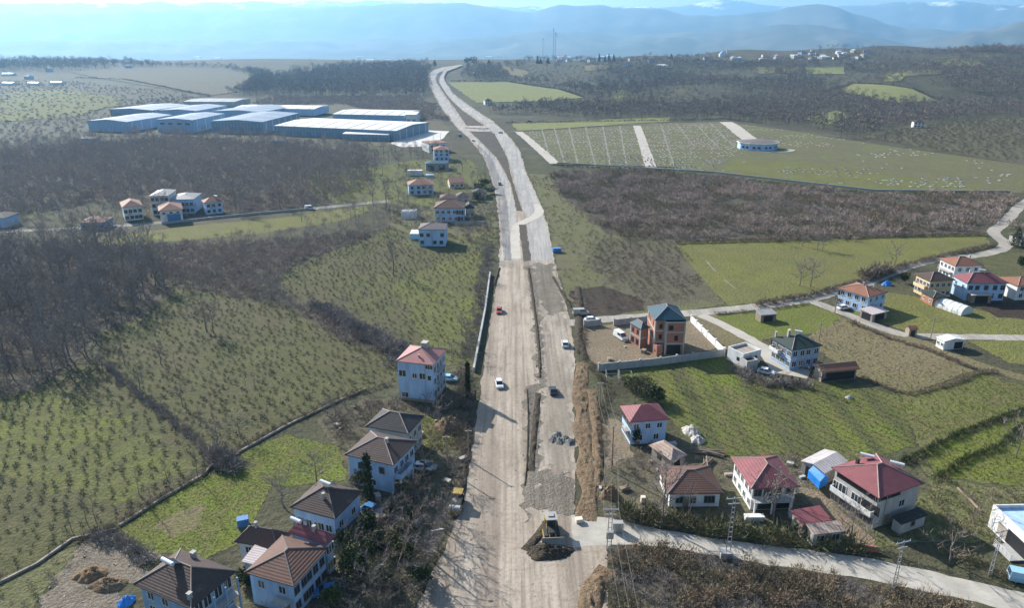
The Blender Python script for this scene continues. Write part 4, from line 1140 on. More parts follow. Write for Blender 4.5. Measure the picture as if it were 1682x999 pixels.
# --- along the left of the road, further away
v1 = House('village_house', 'pale blue house with two small grey gables nearest the far bend', (686,377), (732,377), None, h=7.0, D=10, rh=1.6, ov=.3, wall='bluewhite', roofmat='ridge_dark', cap='ridge')
v1.opening('B', .5, 0, .7, 6.6, 'blue', 'recess'); v1.wins('B', 4, (1.0, 4.0), 1.3, 1.3, 'frame_dark', 'double', skip=((0,1),(1,2)))
v1.opening('A', .5, 3, 2, 1.6)
v1b = House('carport', 'turquoise flat-roofed carport beside the two-gabled house', (673,384), (688,384), None, h=2.6, D=6, rh=.2, roof='shed', ov=.1, wall='car_ltblue', roofmat='white_sheet', cap=None, cat='carport')
v2 = House('village_house', 'wide pale blue house with a brown hip roof beside the far bend', (712,342), (763,342), None, h=6.4, D=12, rh=2.6, ov=.5, wall='bluewhite', roofmat='brown_tile', cap='ridge')
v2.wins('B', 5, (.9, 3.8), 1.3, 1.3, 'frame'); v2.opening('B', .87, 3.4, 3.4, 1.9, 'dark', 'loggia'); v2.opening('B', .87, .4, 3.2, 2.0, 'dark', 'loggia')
v3 = House('village_house', 'blue-walled house with a dusky pink gabled roof in the roadside group', (670,304.5), (713,303), None, h=5.4, D=11, rh=2.2, ov=.4, wall='bluewhite', roofmat='pale_tile', cap=None)
v3.wins('B', 4, (.9, 3.3), 1.3, 1.3, 'frame_dark')
v4 = House('cottage', 'low cottage with a pale red roof and white gable', (738,300), (763,299), None, h=3.2, D=10, rh=2.0, ov=.3, roof='gable_x', wall='cream', roofmat='pale_tile', cap=None)
v4.wins('B', 3, (.9,), 1.2, 1.1, 'frame_dark')
for i, (fx, fy, rx, lab, rm, hh) in enumerate(((722,326,752,'low brown-roofed house squeezed behind the wide blue house','brown_tile',3.4),(748,324,772,'small brown-roofed house beside the road bend behind the wide blue house','dark_brown_tile',3.4),(764,342,780,'grey narrow annex beside the wide blue house','charcoal_tile',4.6),(775,318,800,'long dark-roofed shed right beside the highway verge','charcoal_tile',3.0))):
    q = House('village_house' if i < 3 else 'shed', lab, (fx, fy), (rx, fy - .5), None, h=hh, D=9, rh=1.7, ov=.4, wall='grey', roofmat=rm, cap=None, cat='house' if i < 3 else 'shed')
    q.wins('B', 2, (.9,), 1.1, 1.1, 'frame_dark')
v5 = House('workshop', 'dark blue-roofed workshop behind the white containers', (698,269), (738,268), None, h=4.4, D=10, rh=.8, ov=.4, wall='panel_wall', roofmat='teal_sheet', cap=None, cat='workshop')
v5.opening('B', .25, .1, 4, 3.2); v5.opening('B', .7, .1, 4, 3.2)
v6 = House('village_house', 'tall house with white sides and a pink roof behind the dark blue workshop', (712,246.5), (738,246), None, h=7.5, D=13, rh=1.8, ov=.3, wall='bluewhite', roofmat='orange_tile', cap=None)
v6.wins('B', 3, (1, 3.8, 6.0), 1.3, 1.2, 'frame_dark')
v7 = House('village_house', 'pale house with a flat brown roof beside the factory yard', (704,236), (735,234), None, h=6.5, D=16, rh=1.0, ov=.3, wall='white', roofmat='pale_tile', cap=None)
v7.wins('B', 3, (1, 3.8), 1.3, 1.2, 'frame_dark')
k1 = House('cottage', 'low dark cottage with one white roof slope beside the left lane', (129,366), (171,365), None, h=3.2, D=10, rh=1.8, ov=.4, wall='blue', roofmat='pale_tile', cap=None)
k1.wins('B', 4, (.9,), 1.2, 1.1, 'frame_dark')
k2 = House('village_house', 'pink-roofed white house on the left of the far cluster', (200,341), (233,340), (180,334), h=6.5, rh=2.2, wall='white', roofmat='pale_tile', cap=None)
k2.wins('B', 4, (.9, 3.7), 1.3, 1.3, 'frame_dark'); k2.wins('A', 3, (3.7,), 1.2, 1.2)
k3 = House('village_house', 'tan-roofed house with a blue lower front in the far cluster', (260,347), (299,346), (242,339), h=5.8, rh=2.2, wall='white', roofmat='orange_tile', cap=None)
k3.wins('A', 4, (.9, 3.4), 1.1, 1.2, 'frame_dark'); k3.opening('B', .6, .2, 5.5, 3.8, 'car_blue', 'blue_front'); k3.wins('B', 3, (3.9,), 1.1, 1.0)
k4 = House('village_house', 'blue-walled house with an orange roof on the right of the far cluster', (335,333.5), (367,332), (318,331), h=5.8, rh=1.7, wall='bluewhite', roofmat='orange_tile', cap=None)
k4.wins('B', 3, (.9, 3.5), 1.2, 1.2, 'frame_dark'); k4.solar(k4.W*.8, k4.D*.5)
k5 = House('apartment_house', 'taller pale building at the back of the far cluster', (244,322), (277,321), None, h=9.5, D=14, rh=1.3, wall='white', roofmat='grey_sheet', cap=None)
k5.wins('B', 4, (1, 4, 7), 1.3, 1.4, 'frame_dark')
k6 = House('apartment_house', 'long grey-roofed pale building behind the orange-roofed house', (278,328), (318,327), None, h=7.0, D=14, rh=1.6, wall='bluewhite', roofmat='grey_sheet', cap=None)
k6.wins('B', 5, (1, 3.9), 1.3, 1.3, 'frame_dark')
k7 = House('village_house', 'grey house cut by the left picture edge beside the lane', (-22,358), (8,358), None, h=4.5, D=10, rh=1.6, wall='bluewhite', roofmat='charcoal_tile', cap=None)

# --- factory sheds
def factory(label, Fp, Rp, Lp=None, h=9, D=None, rh=1.6, roofm='blue_sheet', wall='panel_wall', roof='gable_y', doors=4, W=None):
    q = House('warehouse', label, Fp, Rp, Lp, h=h, D=D, W=W, rh=rh, ov=.15, wall=wall, roofmat=roofm, cap=None, roof=roof, cat='warehouse')
    for i in range(doors):
        q.opening('B', (i + .5) / doors, .1, q.W / doors * .6, h * .5, 'blue_sheet', 'loading_door', .05)
    W, D = q.W, q.D
    n = max(3, int((W if roof == 'gable_y' else W) / 12))
    for i in range(n):
        if roof == 'gable_y':
            y = D * (i + .5) / n; k = rh / (W / 2)
            for sx in (0, 1):
                x0, x1 = (.8, W/2 - .8) if sx == 0 else (W/2 + .8, W - .8)
                z0, z1 = q.roofz(x0, y), q.roofz(x1, y)
                MB().add([(x0,y-.6,z0+.03),(x1,y-.6,z1+.03),(x1,y+.6,z1+.03),(x0,y+.6,z0+.03),(x0,y-.6,z0+.1),(x1,y-.6,z1+.1),(x1,y+.6,z1+.1),(x0,y+.6,z0+.1)],
                         [(0,3,2,1),(4,5,6,7),(0,1,5,4),(1,2,6,5),(2,3,7,6),(3,0,4,7)]).build('skylight', M['tank'], q.rf)
        elif roof == 'gable_x':
            x = W * (i + .5) / n
            z0, z1 = q.roofz(x, .8), q.roofz(x, D/2 - .8)
            MB().add([(x-.5,.8,z0+.03),(x+.5,.8,z0+.03),(x+.5,D/2-.8,z1+.03),(x-.5,D/2-.8,z1+.03),(x-.5,.8,z0+.1),(x+.5,.8,z0+.1),(x+.5,D/2-.8,z1+.1),(x-.5,D/2-.8,z1+.1)],
                     [(0,3,2,1),(4,5,6,7),(0,1,5,4),(1,2,6,5),(2,3,7,6),(3,0,4,7)]).build('skylight', M['blue_sheet'], q.rf)
    MB().box(.1, W-.1, .02, .16, h-.55, h-.2).build('eaves_trim', M['blue'], q.e)
    for i in range(max(2, int(D / 12))):
        o = MB().box(-.35, .35, -.06, .05, 0, h-.7).build('wall_column', M['tank'], q.e); q.place(o, 'C', (i + .5) / max(2, int(D / 12)))
    return q
w1 = factory('blue-fronted warehouse with a pale gable roof, front one of the left pair', (143,198), (208,200), None, 9, 60, 1.6, 'blue_sheet', 'blue', 'gable_y', 0)
w2 = factory('warehouse with four small dark windows and a lit end wall', (256,196), (316,197), None, 11, 55, 1.2, 'blue_sheet', 'blue', 'gable_y', 0)
for t in (.15, .38, .62, .85): w2.opening('B', t, 7.0, 4.0, 1.2)
w3 = factory('warehouse with six tall pale doors, right in the front row', (346,198.5), (431,200), None, 10, 75, 1.4, 'blue_sheet', 'panel_wall', 'gable_y', 6)
w4 = factory('huge white-roofed factory hall beside the concrete yard', (450,206), (651,214.5), None, 8.0, 62, 1.6, 'white_sheet', 'panel_wall', 'gable_x', 12)
w5 = factory('low white-roofed annex in front of the huge factory hall', (562,219.4), (638,221.2), None, 5.2, 7, .7, 'white_sheet', 'panel_wall', 'shed', 5)
w6 = factory('white-roofed hall behind the huge factory hall', (546,187), (664,189.5), None, 7, 50, 1.6, 'white_sheet', 'blue', 'gable_x', 0)
w7 = factory('pale-roofed warehouse at the rear left behind the blue-fronted one', (180,179), (250,181), None, 7, 60, 1.4, 'blue_sheet', 'panel_wall', 'gable_y', 3)
w8 = factory('pale-roofed warehouse behind the one with four small windows', (260,181), (322,182), None, 7, 60, 1.4, 'blue_sheet', 'blue', 'gable_y', 0)
w9 = factory('pale-roofed warehouse behind the one with six tall doors', (350,182), (430,184), None, 7, 65, 1.4, 'blue_sheet', 'blue', 'gable_y', 0)
w10 = factory('white-roofed long warehouse at the very back of the factory', (382,177), (516,179), None, 6.5, 40, 1.2, 'white_sheet', 'bluewhite', 'gable_x', 0)
w11 = factory('small white block at the end of the rear hall', (666,188), (684,188), None, 9, 24, .5, 'white_sheet', 'white', 'shed', 2)
w12 = factory('low flat brown hall far behind the warehouses', (300,166.5), (385,167), None, 5, 45, 1.0, 'grey_sheet', 'grey', 'gable_x', 0)
hut1 = House('hut', 'small dark hut with a white shed roof left of the factory', (128,228), (160,227), None, h=3.5, D=10, rh=1.0, wall='blue', roofmat='charcoal_tile', cap=None, cat='hut')
hut2 = House('hut', 'blue-roofed hut among trees left of the huge hall', (442,232), (474,231), None, h=3.8, D=9, rh=1.2, wall='blue', roofmat='teal_sheet', cap=None, cat='hut')

# --- the round-ended cemetery building
def chapel():
    c = G(1250, 247); sc_ = math.hypot(c.x, c.y, HCAM) / FPX
    w = 31 * sc_; d = 26.0
    e = tag(empty('funeral_hall', c + Vector((0, d * .35, 0)), 0), 'low many-sided pale hall with a dark flat roof in the cemetery', 'hall')
    def ring(k, n=10): return [(math.cos(2*math.pi*(i+.5)/n) * w * k, math.sin(2*math.pi*(i+.5)/n) * d * .5 * k) for i in range(n)]
    MB().prism(ring(.97), -.4, 4.6).build('wall', M['bluewhite'], e)
    MB().prism(ring(1.03), 4.602, 5.2).build('cornice', M['white'], e)
    b = MB(); r0 = ring(1.0); r1 = ring(.35); n = len(r0)
    b.add([(x, y, 5.21) for x, y in r0] + [(x, y, 6.6) for x, y in r1], [(i,(i+1)%n,n+(i+1)%n,n+i) for i in range(n)] + [tuple(range(n, 2*n)), tuple(range(n-1,-1,-1))])
    b.build('roof', M['ridge_dark'], e)
    r = ring(.975)
    for i in range(5, 10):
        x0, y0 = r[i]; x1, y1 = r[(i+1) % n]
        a = math.atan2(y1-y0, x1-x0); l = math.hypot(x1-x0, y1-y0)
        for q in (.3, .7):
            o = MB().box(-1.0, 1.0, -.08, .1, 1.4, 2.8).build('window', M['glass'], e); o.location = (x0+(x1-x0)*q, y0+(y1-y0)*q, 0); o.rotation_euler.z = a
    foot.append([(c.xy + Vector((x*1.1, y*1.1 + d*.35))) for x, y in ring(1.0)])
chapel()

# --- walls
def wall_run(name, label, px, h, t, mat, posts=0, cap=None, cat='wall', step=None):
    pts = [P(x, y, h) for x, y in px]
    c = G(*px[0]); base = Vector((pts[0].x, pts[0].y, 0))
    e = tag(empty(name, base), label, cat)
    b = MB(); pb = []
    for i in range(len(pts) - 1):
        a = pts[i].xy - base.xy; q = pts[i + 1].xy - base.xy
        d = (q - a); ln = d.length; d.normalize(); n = Vector((-d.y, d.x)) * t / 2
        vs = [(*(a - n), -.3), (*(q - n), -.3), (*(q + n), -.3), (*(a + n), -.3), (*(a - n), h), (*(q - n), h), (*(q + n), h), (*(a + n), h)]
        b.add(vs, [(0,3,2,1),(4,5,6,7),(0,1,5,4),(1,2,6,5),(2,3,7,6),(3,0,4,7)])
        if posts:
            k = max(1, int(ln / posts))
            for j in range(k + (i == len(pts) - 2)):
                p = a + d * (ln * j / k)
                pb.append((p, math.atan2(d.y, d.x)))
    b.build('panel', M[mat], e)
    if posts:
        me = MB().box(-.2, .2, -t/2-.08, t/2+.08, -.3, h+.25).box(-.26, .26, -t/2-.14, t/2+.14, h+.252, h+.36).mesh('post', M[cap or mat])
        for p, a in pb:
            o = link('post', me, e); o.location = (p.x, p.y, 0); o.rotation_euler.z = a
    return e
wall_run('boundary_wall', 'grey boundary wall with posts in front of the unfinished brick house', [(984,598),(1085,588),(1190,574)], 2.0, .25, 'wallgrey', 4.2)
wall_run('boundary_wall', 'sunlit cream boundary wall on the right side of the brick house', [(1136,519),(1162,545),(1190,572.5)], 1.9, .25, 'white', 4.0)
wall_run('boundary_wall', 'short grey boundary wall at the yard gate beside the parked vehicles', [(960,527.5),(986,524.5)], 1.9, .25, 'wallgrey', 3.5)
wall_run('boundary_wall', 'grey boundary wall behind the low brick wing', [(1009,525),(1062,519.5)], 1.9, .25, 'wallgrey', 4)
wall_run('retaining_wall', 'long pale concrete retaining wall along the left edge of the road', [(805,446),(797,505),(788,552),(778,604)], 1.3, .5, 'wallgrey', 0)
wall_run('retaining_wall', 'low concrete wall across the garden of the wide blue house', [(740,363),(800,363)], 1.2, .3, 'wallgrey', 0)
wall_run('stone_wall', 'dark stone field wall between near orchard and bare plot', [(-60,985),(60,925),(118,884),(190,868)], .4, .35, 'stone', 0)
wall_run('stone_wall', 'dark stone field wall between near orchard and paddock', [(196,862),(262,820),(335,778),(350,760)], .4, .35, 'stone', 0)
wall_run('stone_wall', 'long low field wall below the middle orchard', [(380,748),(470,698),(560,655),(600,638)], .4, .35, 'stone', 0)
wall_run('garden_wall', 'low wall along the lane before the far cluster', [(265,365),(340,357),(420,349),(510,341)], 1.0, .3, 'wallgrey', 0)
wall_run('cemetery_wall', 'low wall along the near edge of the cemetery', [(915,266),(1170,281),(1440,311),(1660,313)], 1.0, .4, 'concrete', 0)
wall_run('court_wall', 'low rendered wall with a gate gap below the court of the large house', [(1398,893),(1445,899)], 1.1, .3, 'brick', 0)

# --- polytunnels
def tunnel(label, a, b, r, h, group=None, mat='poly'):
    A = G(*a); B = G(*b); d = B - A; ln = d.length
    e = tag(empty('polytunnel', A, math.atan2(d.y, d.x)), label, 'polytunnel', group)
    n = 12; m = max(2, int(ln / 1.5)); vs = []; fs = []
    for j in range(m + 1):
        for i in range(n + 1):
            t = math.pi * i / n
            s = 1 + .03 * math.sin(j * 2.3 + i)
            vs.append((ln * j / m, r * math.cos(t) * s, h * max(0, math.sin(t)) ** .8 * s))
    for j in range(m):
        for i in range(n):
            q = j * (n + 1) + i; fs.append((q, q + 1, q + n + 2, q + n + 1))
    fs.append(tuple(range(n + 1))); fs.append(tuple(range(m * (n + 1), (m + 1) * (n + 1))))
    MB().add(vs, fs).build('cover', M[mat], e)
    hb = MB()
    for j in range(m + 1):
        for i in range(n):
            t0, t1 = math.pi * i / n, math.pi * (i + 1) / n
            hb.tube((ln*j/m, r*1.03*math.cos(t0), h*1.04*max(0, math.sin(t0))**.8), (ln*j/m, r*1.03*math.cos(t1), h*1.04*max(0, math.sin(t1))**.8), .04, .04, 4, 0, False)
    hb.build('hoop', M['steel'], e)
    dn = MB().box(-.05, .01, -.7, .7, 0, 1.9).build('door', M['grey'], e)
tunnel('white polytunnel on the grass beside the orange brick outhouse', (1540,500), (1588,517), 2.6, 2.6)
tunnel('pale domed polytunnel beside the wide blue house', (660,357), (685,356), 4.0, 3.4)
for lab, x, y in (('bright white polytunnel standing uphill alone above three others',15,124),('bright white polytunnel first in the row of three on the left hill',16,139.5),('bright white polytunnel middle of the row of three on the left hill',58,139.5),('bright white polytunnel last in the row of three on the left hill',95,138.5)):
    tunnel(lab, (x - 9, y), (x + 9, y), 6.0, 5.0)

# --- far village houses
def far_house(x, y, w=11, d=9, h=5.5, rm='pale_tile', wm='white', name='far_house', label='tiny pale house of the far hilltop village', group='houses of the far village', cat='house'):
    g = G(x, y)
    b = MB().box(0, w, 0, d, -1, h, 0)
    b.add([(-.4,-.4,h),(w+.4,-.4,h),(w+.4,d+.4,h),(-.4,d+.4,h),(d/2,d/2,h+2.2),(w-d/2+.5,d/2,h+2.2)], [(0,1,5,4),(1,2,5),(2,3,4,5),(3,0,4),(0,3,2,1)], 1)
    for i in range(3):
        for z in (1, 3.4): b.box(w*(i+.3)/3, w*(i+.3)/3+1.3, -.06, .02, z, z+1.3, 2)
    o = b.build(name, [M[wm], M[rm], M['glass']]); o.location = g; o.rotation_euler.z = rnd.uniform(-.5, .5)
    tag(o, label, cat, group)
    foot.append([Vector((g.x-2, g.y-2)), Vector((g.x+w+2, g.y-2)), Vector((g.x+w+2, g.y+d+2)), Vector((g.x-2, g.y+d+2))])
hv = random.Random(3)
for i in range(30):
    x = hv.uniform(1200, 1420); y = hv.uniform(87, 101) - (x - 1200) * .012
    far_house(x, y, hv.uniform(9, 16), hv.uniform(8, 11), hv.uniform(4, 7), hv.choice(['pale_tile', 'pale_tile', 'dark_brown_tile', 'white_sheet']), hv.choice(['white', 'bluewhite', 'cream']))
for i in range(22):
    x = hv.uniform(900, 1190); y = hv.uniform(97, 110)
    far_house(x, y, hv.uniform(9, 16), hv.uniform(8, 11), hv.uniform(4, 6.5), hv.choice(['pale_tile', 'brown_tile', 'dark_brown_tile']), hv.choice(['white', 'bluewhite', 'cream']), 'far_house', 'tiny pale house among trees beyond the highway crest', 'houses beyond the highway crest')
for x, y, w, d, lab in ((1075,111,26,14,'white-walled blue-roofed sheds beyond the woods'),(670,98,32,14,'long low white shed on the crest left of the highway'),(632,98.5,46,12,'long low grey shed on the crest beside the white one'),(1350,97,24,14,'brightest white hall of the hilltop village')):
    far_house(x, y, w, d, 5, 'white_sheet', 'white', 'far_shed', lab, None, 'shed')
for x, y, lab in ((797,172,'small white house among trees below the far green field'),(1500,210,'lone white hut at the wood edge on the right')):
    far_house(x, y, 9, 8, 5, 'dark_brown_tile', 'white', 'far_house', lab, None)
for x, y, lab in ((40,130,'dark-roofed farmhouse among trees above the polytunnels'),(75,118,'pale farmhouse beside the upper tree line on the left hill'),(205,112,'farmhouse at the edge of the tan hill field')):
    far_house(x, y, 12, 9, 5, 'charcoal_tile', 'bluewhite', 'farmhouse', lab, None, 'farmhouse')

# ------------------------------------------------------------------ vehicles
WHEEL = {}
def wheel_mesh(r, w):
    k = (r, w)
    if k not in WHEEL:
        WHEEL[k] = (MB().tube((-w/2, 0, 0), (w/2, 0, 0), r, r, 14).mesh('tyre', M['tyre']),
                    MB().tube((-w/2-.012, 0, 0), (w/2+.012, 0, 0), r*.58, r*.58, 10).mesh('rim', M['steel']))
    return WHEEL[k]

def add_wheel(e, x, y, r=.33, w=.22, name='wheel'):
    t, m_ = wheel_mesh(r, w)
    o = link(name, t, e); o.location = (x, y, r)
    link('rim', m_, o)

def car(px, label, paint, heading, kind='car', cat='car', z=0.0, s=1.0):
    """front points along local -y; heading is the bearing of the front in degrees from -y, anticlockwise"""
    g = G(*px)
    e = tag(empty('parked_car' if kind == 'car' else 'van', g + Vector((0, 0, z)), R(heading)), label, cat)
    e.scale = (s, s, s)
    b = MB()
    if kind == 'car':
        b.extr([(-2.1,.28),(-2.16,.45),(-2.12,.66),(-1.85,.79),(-1.05,.90),(1.75,.95),(2.08,.88),(2.14,.55),(2.08,.28)], -.86, .86)
        g0, g1, top = (-1.10, 1.85, .90), (-.35, 1.25, 1.44), 1.44
    else:
        b.extr([(-2.4,.30),(-2.45,.60),(-2.35,.90),(-1.75,1.08),(-1.5,1.15),(2.45,1.15),(2.5,.6),(2.45,.30)], -.95, .95)
        g0, g1, top = (-1.75, 2.45, 1.13), (-.95, 2.3, 1.95), 1.95
    bo = b.build('body', M[paint], e)
    bv = bo.modifiers.new('soft_edge', 'BEVEL'); bv.width = .07; bv.segments = 2
    x0 = .80 if kind == 'car' else .90; x1 = .64 if kind == 'car' else .80
    MB().add([(-x0,g0[0],g0[2]),(x0,g0[0],g0[2]),(x0,g0[1],g0[2]),(-x0,g0[1],g0[2]),(-x1,g1[0],top),(x1,g1[0],top),(x1,g1[1],top),(-x1,g1[1],top)],
             [(0,3,2,1),(4,5,6,7),(0,1,5,4),(1,2,6,5),(2,3,7,6),(3,0,4,7)]).build('window', M['glass'], e)
    r = MB().box(-x1-.02, x1+.02, g1[0]-.03, g1[1]+.03, top-.01, top+.06)
    for sx in (-1, 1):
        for (ya, yb) in ((g0[0], g1[0]), (g0[1], g1[1]), ((g0[0]+g0[1])/2, (g1[0]+g1[1])/2)):
            r.tube((sx*x0, ya, g0[2]), (sx*x1, yb, top), .045, .045, 4)
    if kind != 'car':
        for sx in (-1, 1):
            r.add([(sx*(x0+.01),.3,g0[2]),(sx*(x0+.01),g0[1],g0[2]),(sx*(x1+.02),g1[1],top),(sx*(x1+.02),.35,top)], [(0,1,2,3)])
    ro = r.build('roof_panel', M[paint], e)
    yl = -2.13 if kind == 'car' else -2.42; yr = 2.1 if kind == 'car' else 2.47
    for sx in (-.6, .6):
        MB().box(sx-.16, sx+.16, yl-.03, yl+.08, .6, .74).build('headlight', M['lamp_glass'], e)
        MB().box(sx-.16, sx+.16, yr-.06, yr+.04, .62, .8).build('tail_light', M['tail'], e)
    for sx in (-.76, .76):
        for yy in (-1.32, 1.32) if kind == 'car' else (-1.55, 1.5): add_wheel(e, sx, yy)
    return e

car((820,634), 'white car driving on the dirt carriageway below the blue three-storey house', 'car_white', 8)
car((820,513), 'red car on the dirt carriageway near the concrete retaining wall', 'car_red', 0)
car((928,568), 'white car on the right dirt carriageway beside the brick house yard', 'car_white', 180)
car((908,645), 'dark car on the right dirt carriageway above the gravel heaps', 'car_dark', 184)
car((1019,556), 'white van parked in the yard of the unfinished brick house', 'car_white', 25, 'van', 'van')
car((738,625), 'light blue car parked beside the three-storey pale blue house', 'car_ltblue', 82)
car((694,772), 'silver white car parked beside the pale blue house with a hipped roof', 'car_white', 80)
car((537,976), 'blue car parked in the shade of the patched blue house', 'car_blue', -75)
car((1296,570), 'red car parked behind the white garage', 'car_red', 70)
car((972,528), 'white car at the lane mouth beside the yard gate', 'car_white', 95)
car((954,517), 'silver van at the lane mouth behind the yard gate', 'machine_pale', 95, 'van', 'van')
car((1258,614), 'white car in the shade of the white garage', 'car_white', 60)
car((1385,508), 'white car parked by the pale blue house on the lane', 'car_white', 110)
car((509,344), 'white van on the lane below the left wood', 'car_white', 80, 'van', 'van')
car((182,373), 'white car on the grass beside the low dark cottage', 'car_white', 90)
car((821,304), 'dark car on the asphalt carriageway before the bend', 'car_dark', 5)
car((755,224.5), 'dark van on the left carriageway beside the factory yard', 'car_dark', 30, 'van', 'van')
car((778,233), 'dark car just below the dark van on the left carriageway', 'car_dark', 30)
car((822,220), 'dark truck-like van on the far right carriageway beside the cemetery', 'car_dark', 210, 'van', 'van')
car((1684,957), 'blue and white van at the roadside below the modern white house', 'car_ltblue', 70, 'van', 'van')
car((612,842), 'blue car under the trees in the garden beside the dark brown roof', 'car_blue', 60)
car((701,770), 'grey car behind the silver white one in the shaded garden', 'machine_pale', 70)
car((1402,838), 'dark blue car parked against the large grey-white house', 'car_blue', 40)
car((870,200), 'dark car parked at the cemetery gate', 'car_dark', 60)

def bulldozer(px):
    e = tag(empty('bulldozer', G(*px), R(4)), 'yellow bulldozer with a pale cab roof pushing dark earth', 'bulldozer')
    for sx in (-1.05, 1.05):
        prof = [(-2.2,.35),(-2.35,.6),(-2.0,1.0),(1.9,1.0),(2.3,.6),(2.1,.15),(1.7,0),(-1.8,0),(-2.1,.12)]
        t = MB().extr(prof, sx-.28, sx+.28); o = t.build('track', M['machine_dark'], e)
        w = MB()
        for yy in (-1.9, -1.1, -.3, .5, 1.2, 1.9): w.tube((sx-.31, yy, .4), (sx+.31, yy, .4), .26, .26, 8)
        w.build('roller_wheel', M['machine_yellow'], o)
    b = MB().extr([(-2.2,.7),(-2.2,1.75),(-.3,1.95),(-.3,.7)], -.62, .62); b.build('hood', M['machine_dark'], e)  # the hood's shade is put into its dark colour
    MB().box(-.75, .75, -.3, 2.3, .6, 1.6).box(-.95, .95, 1.5, 2.35, 1.0, 1.9).build('body', M['machine_yellow'], e)
    c = MB().box(-.72, .72, -.25, 1.35, 1.602, 2.9); c.build('cab_glass', M['glass'], e)
    p = MB()
    for x in (-.76, .76):
        for y in (-.29, .5, 1.39): p.box(x-.06, x+.06, y-.06, y+.06, 1.6, 2.95)
    p.build('cab_frame', M['machine_yellow'], e)
    MB().box(-1.0, 1.0, -.6, 1.7, 2.952, 3.12).box(-.5, .5, .2, 1.2, 3.122, 3.3).build('cab_roof', M['machine_pale'], e)
    MB().tube((.3, -1.2, 1.8), (.3, -1.2, 2.9), .07, .07, 6).build('exhaust', M['machine_dark'], e)
    bl = MB(); vs = []; n = 6
    for k in range(n + 1):
        z = .05 + 1.35 * k / n; y = -3.2 - .28 * math.cos(math.pi * k / n * 1.0) * .4 + .25 * math.sin(math.pi * k / n)
        vs.append((y, z))
    prof = vs + [(y + .1, z) for y, z in reversed(vs)]
    bl.extr(prof, -1.9, 1.9); bl.build('blade', M['machine_pale'], e)
    a = MB()
    for sx in (-1.45, 1.45): a.box(sx-.1, sx+.1, -3.1, .3, .42, .62)
    for sx in (-.5, .5): a.tube((sx, -2.2, 1.5), (sx, -3.0, .9), .08, .08, 6)
    a.build('push_arm', M['machine_yellow'], e)
bulldozer((905,876))

def road_roller(px):
    e = tag(empty('road_roller', G(*px), R(-8)), 'road roller with a yellow cab roof parked at the road edge', 'road roller')
    MB().tube((-1.0, -2.0, .75), (1.0, -2.0, .75), .75, .75, 20).build('drum', M['steel'], e)
    y = MB()
    for sx in (-1.12, 1.02): y.box(sx, sx+.1, -2.5, -.7, .6, .85)
    y.box(-1.12, 1.12, -2.95, -2.8, .5, .9); y.box(-1.02, 1.02, -.95, -.7, .6, 1.0); y.build('drum_frame', M['machine_yellow'], e)
    MB().extr([(-.8,.7),(-.8,1.5),(-.4,1.7),(.1,1.7),(.1,.7)], -.75, .75).build('hood', M['machine_pale'], e)
    MB().box(-.8, .8, .1, 2.2, .6, 1.35).build('body', M['machine_yellow'], e)
    MB().box(-.7, .7, .2, 1.5, 1.352, 2.5).build('cab_glass', M['glass'], e)
    p = MB()
    for x in (-.74, .74):
        for yy in (.18, 1.52): p.box(x-.05, x+.05, yy-.05, yy+.05, 1.35, 2.55)
    p.build('cab_frame', M['machine_dark'], e)
    MB().box(-.9, .9, .0, 1.75, 2.552, 2.68).build('cab_roof', M['machine_yellow'], e)
    for sx in (-.85, .85): add_wheel(e, sx, 1.5, .7, .45)
road_roller((751,832))

# ------------------------------------------------------------------ poles, masts, wires
def lattice_pole(px, py_top, label, arms=True, w0=.9, w1=.35, group=None, yaw=0.2, mat='steel', h=None):
    g = G(*px); h = h or height_at(px[0], py_top, g)
    e = tag(empty('utility_pole', g, yaw), label, 'utility pole', group)
    b = MB()
    for sx in (-1, 1): b.tube((sx*w0/2, 0, -.3), (sx*w1/2, 0, h), .09, .06, 4)
    b.build('upright', M[mat], e)
    r = MB(); n = int(h / .9)
    for i in range(1, n):
        z = h * i / n; w = w0 + (w1 - w0) * i / n; z2 = h * (i + 1) / n; w2 = w0 + (w1 - w0) * (i + 1) / n
        r.box(-w/2, w/2, -.04, .04, z-.05, z+.05)
    r.build('rung', M[mat], e)
    if arms:
        a = MB().box(-1.3, 1.3, -.06, .06, h-.25, h-.12).box(-.9, .9, -.06, .06, h-1.2, h-1.08)
        a.build('crossarm', M['steel'], e)
        for x in (-1.2, 0, 1.2): MB().tube((x, 0, h-.12), (x, 0, h+.18), .06, .04, 6).build('insulator', M['bluewhite'], e)
    return e, g, h
def wood_pole(px, py_top, label, lamp=False, h=None, mat='wood', group=None):
    g = G(*px); h = h or height_at(px[0], py_top, g)
    e = tag(empty('street_lamp' if lamp else 'utility_pole', g), label, 'street lamp' if lamp else 'utility pole', group)
    MB().tube((0,0,-.3), (0,0,h), .15, .10, 8).build('post', M[mat], e)
    if lamp:
        MB().tube((0,0,h-.1), (1.4,0,h+.25), .05, .04, 6).build('arm', M['steel'], e)
        MB().box(1.3, 1.9, -.14, .14, h+.2, h+.32).build('lamp_head', M['machine_pale'], e)
    else:
        MB().box(-.7, .7, -.05, .05, h-.35, h-.24).build('crossarm', M['steel'], e)
    return e, g, h
p1_ = lattice_pole((1195,914), 818, 'tall ladder-like concrete pole beside the village road below the cottage', True, .75, .38, None, .1, 'wallgrey')
p2_ = lattice_pole((1466,974), 890, 'concrete pole with wide crossarms beside the village road below the large house', True, .6, .35, None, .3, 'wallgrey')
p3_ = lattice_pole((1626,946), 872, 'leaning lattice pole in front of the modern white house', True, .7, .35, None, .3, 'wallgrey')
p4_ = lattice_pole((1000,905), 836, 'twin steel power pole where the village road meets the dirt road', True, .7, .5, None, 0, 'steel')
MB().box(-.6, .6, -.45, .45, 2.6, 3.9).build('transformer', M['machine_pale'], p4_[0])
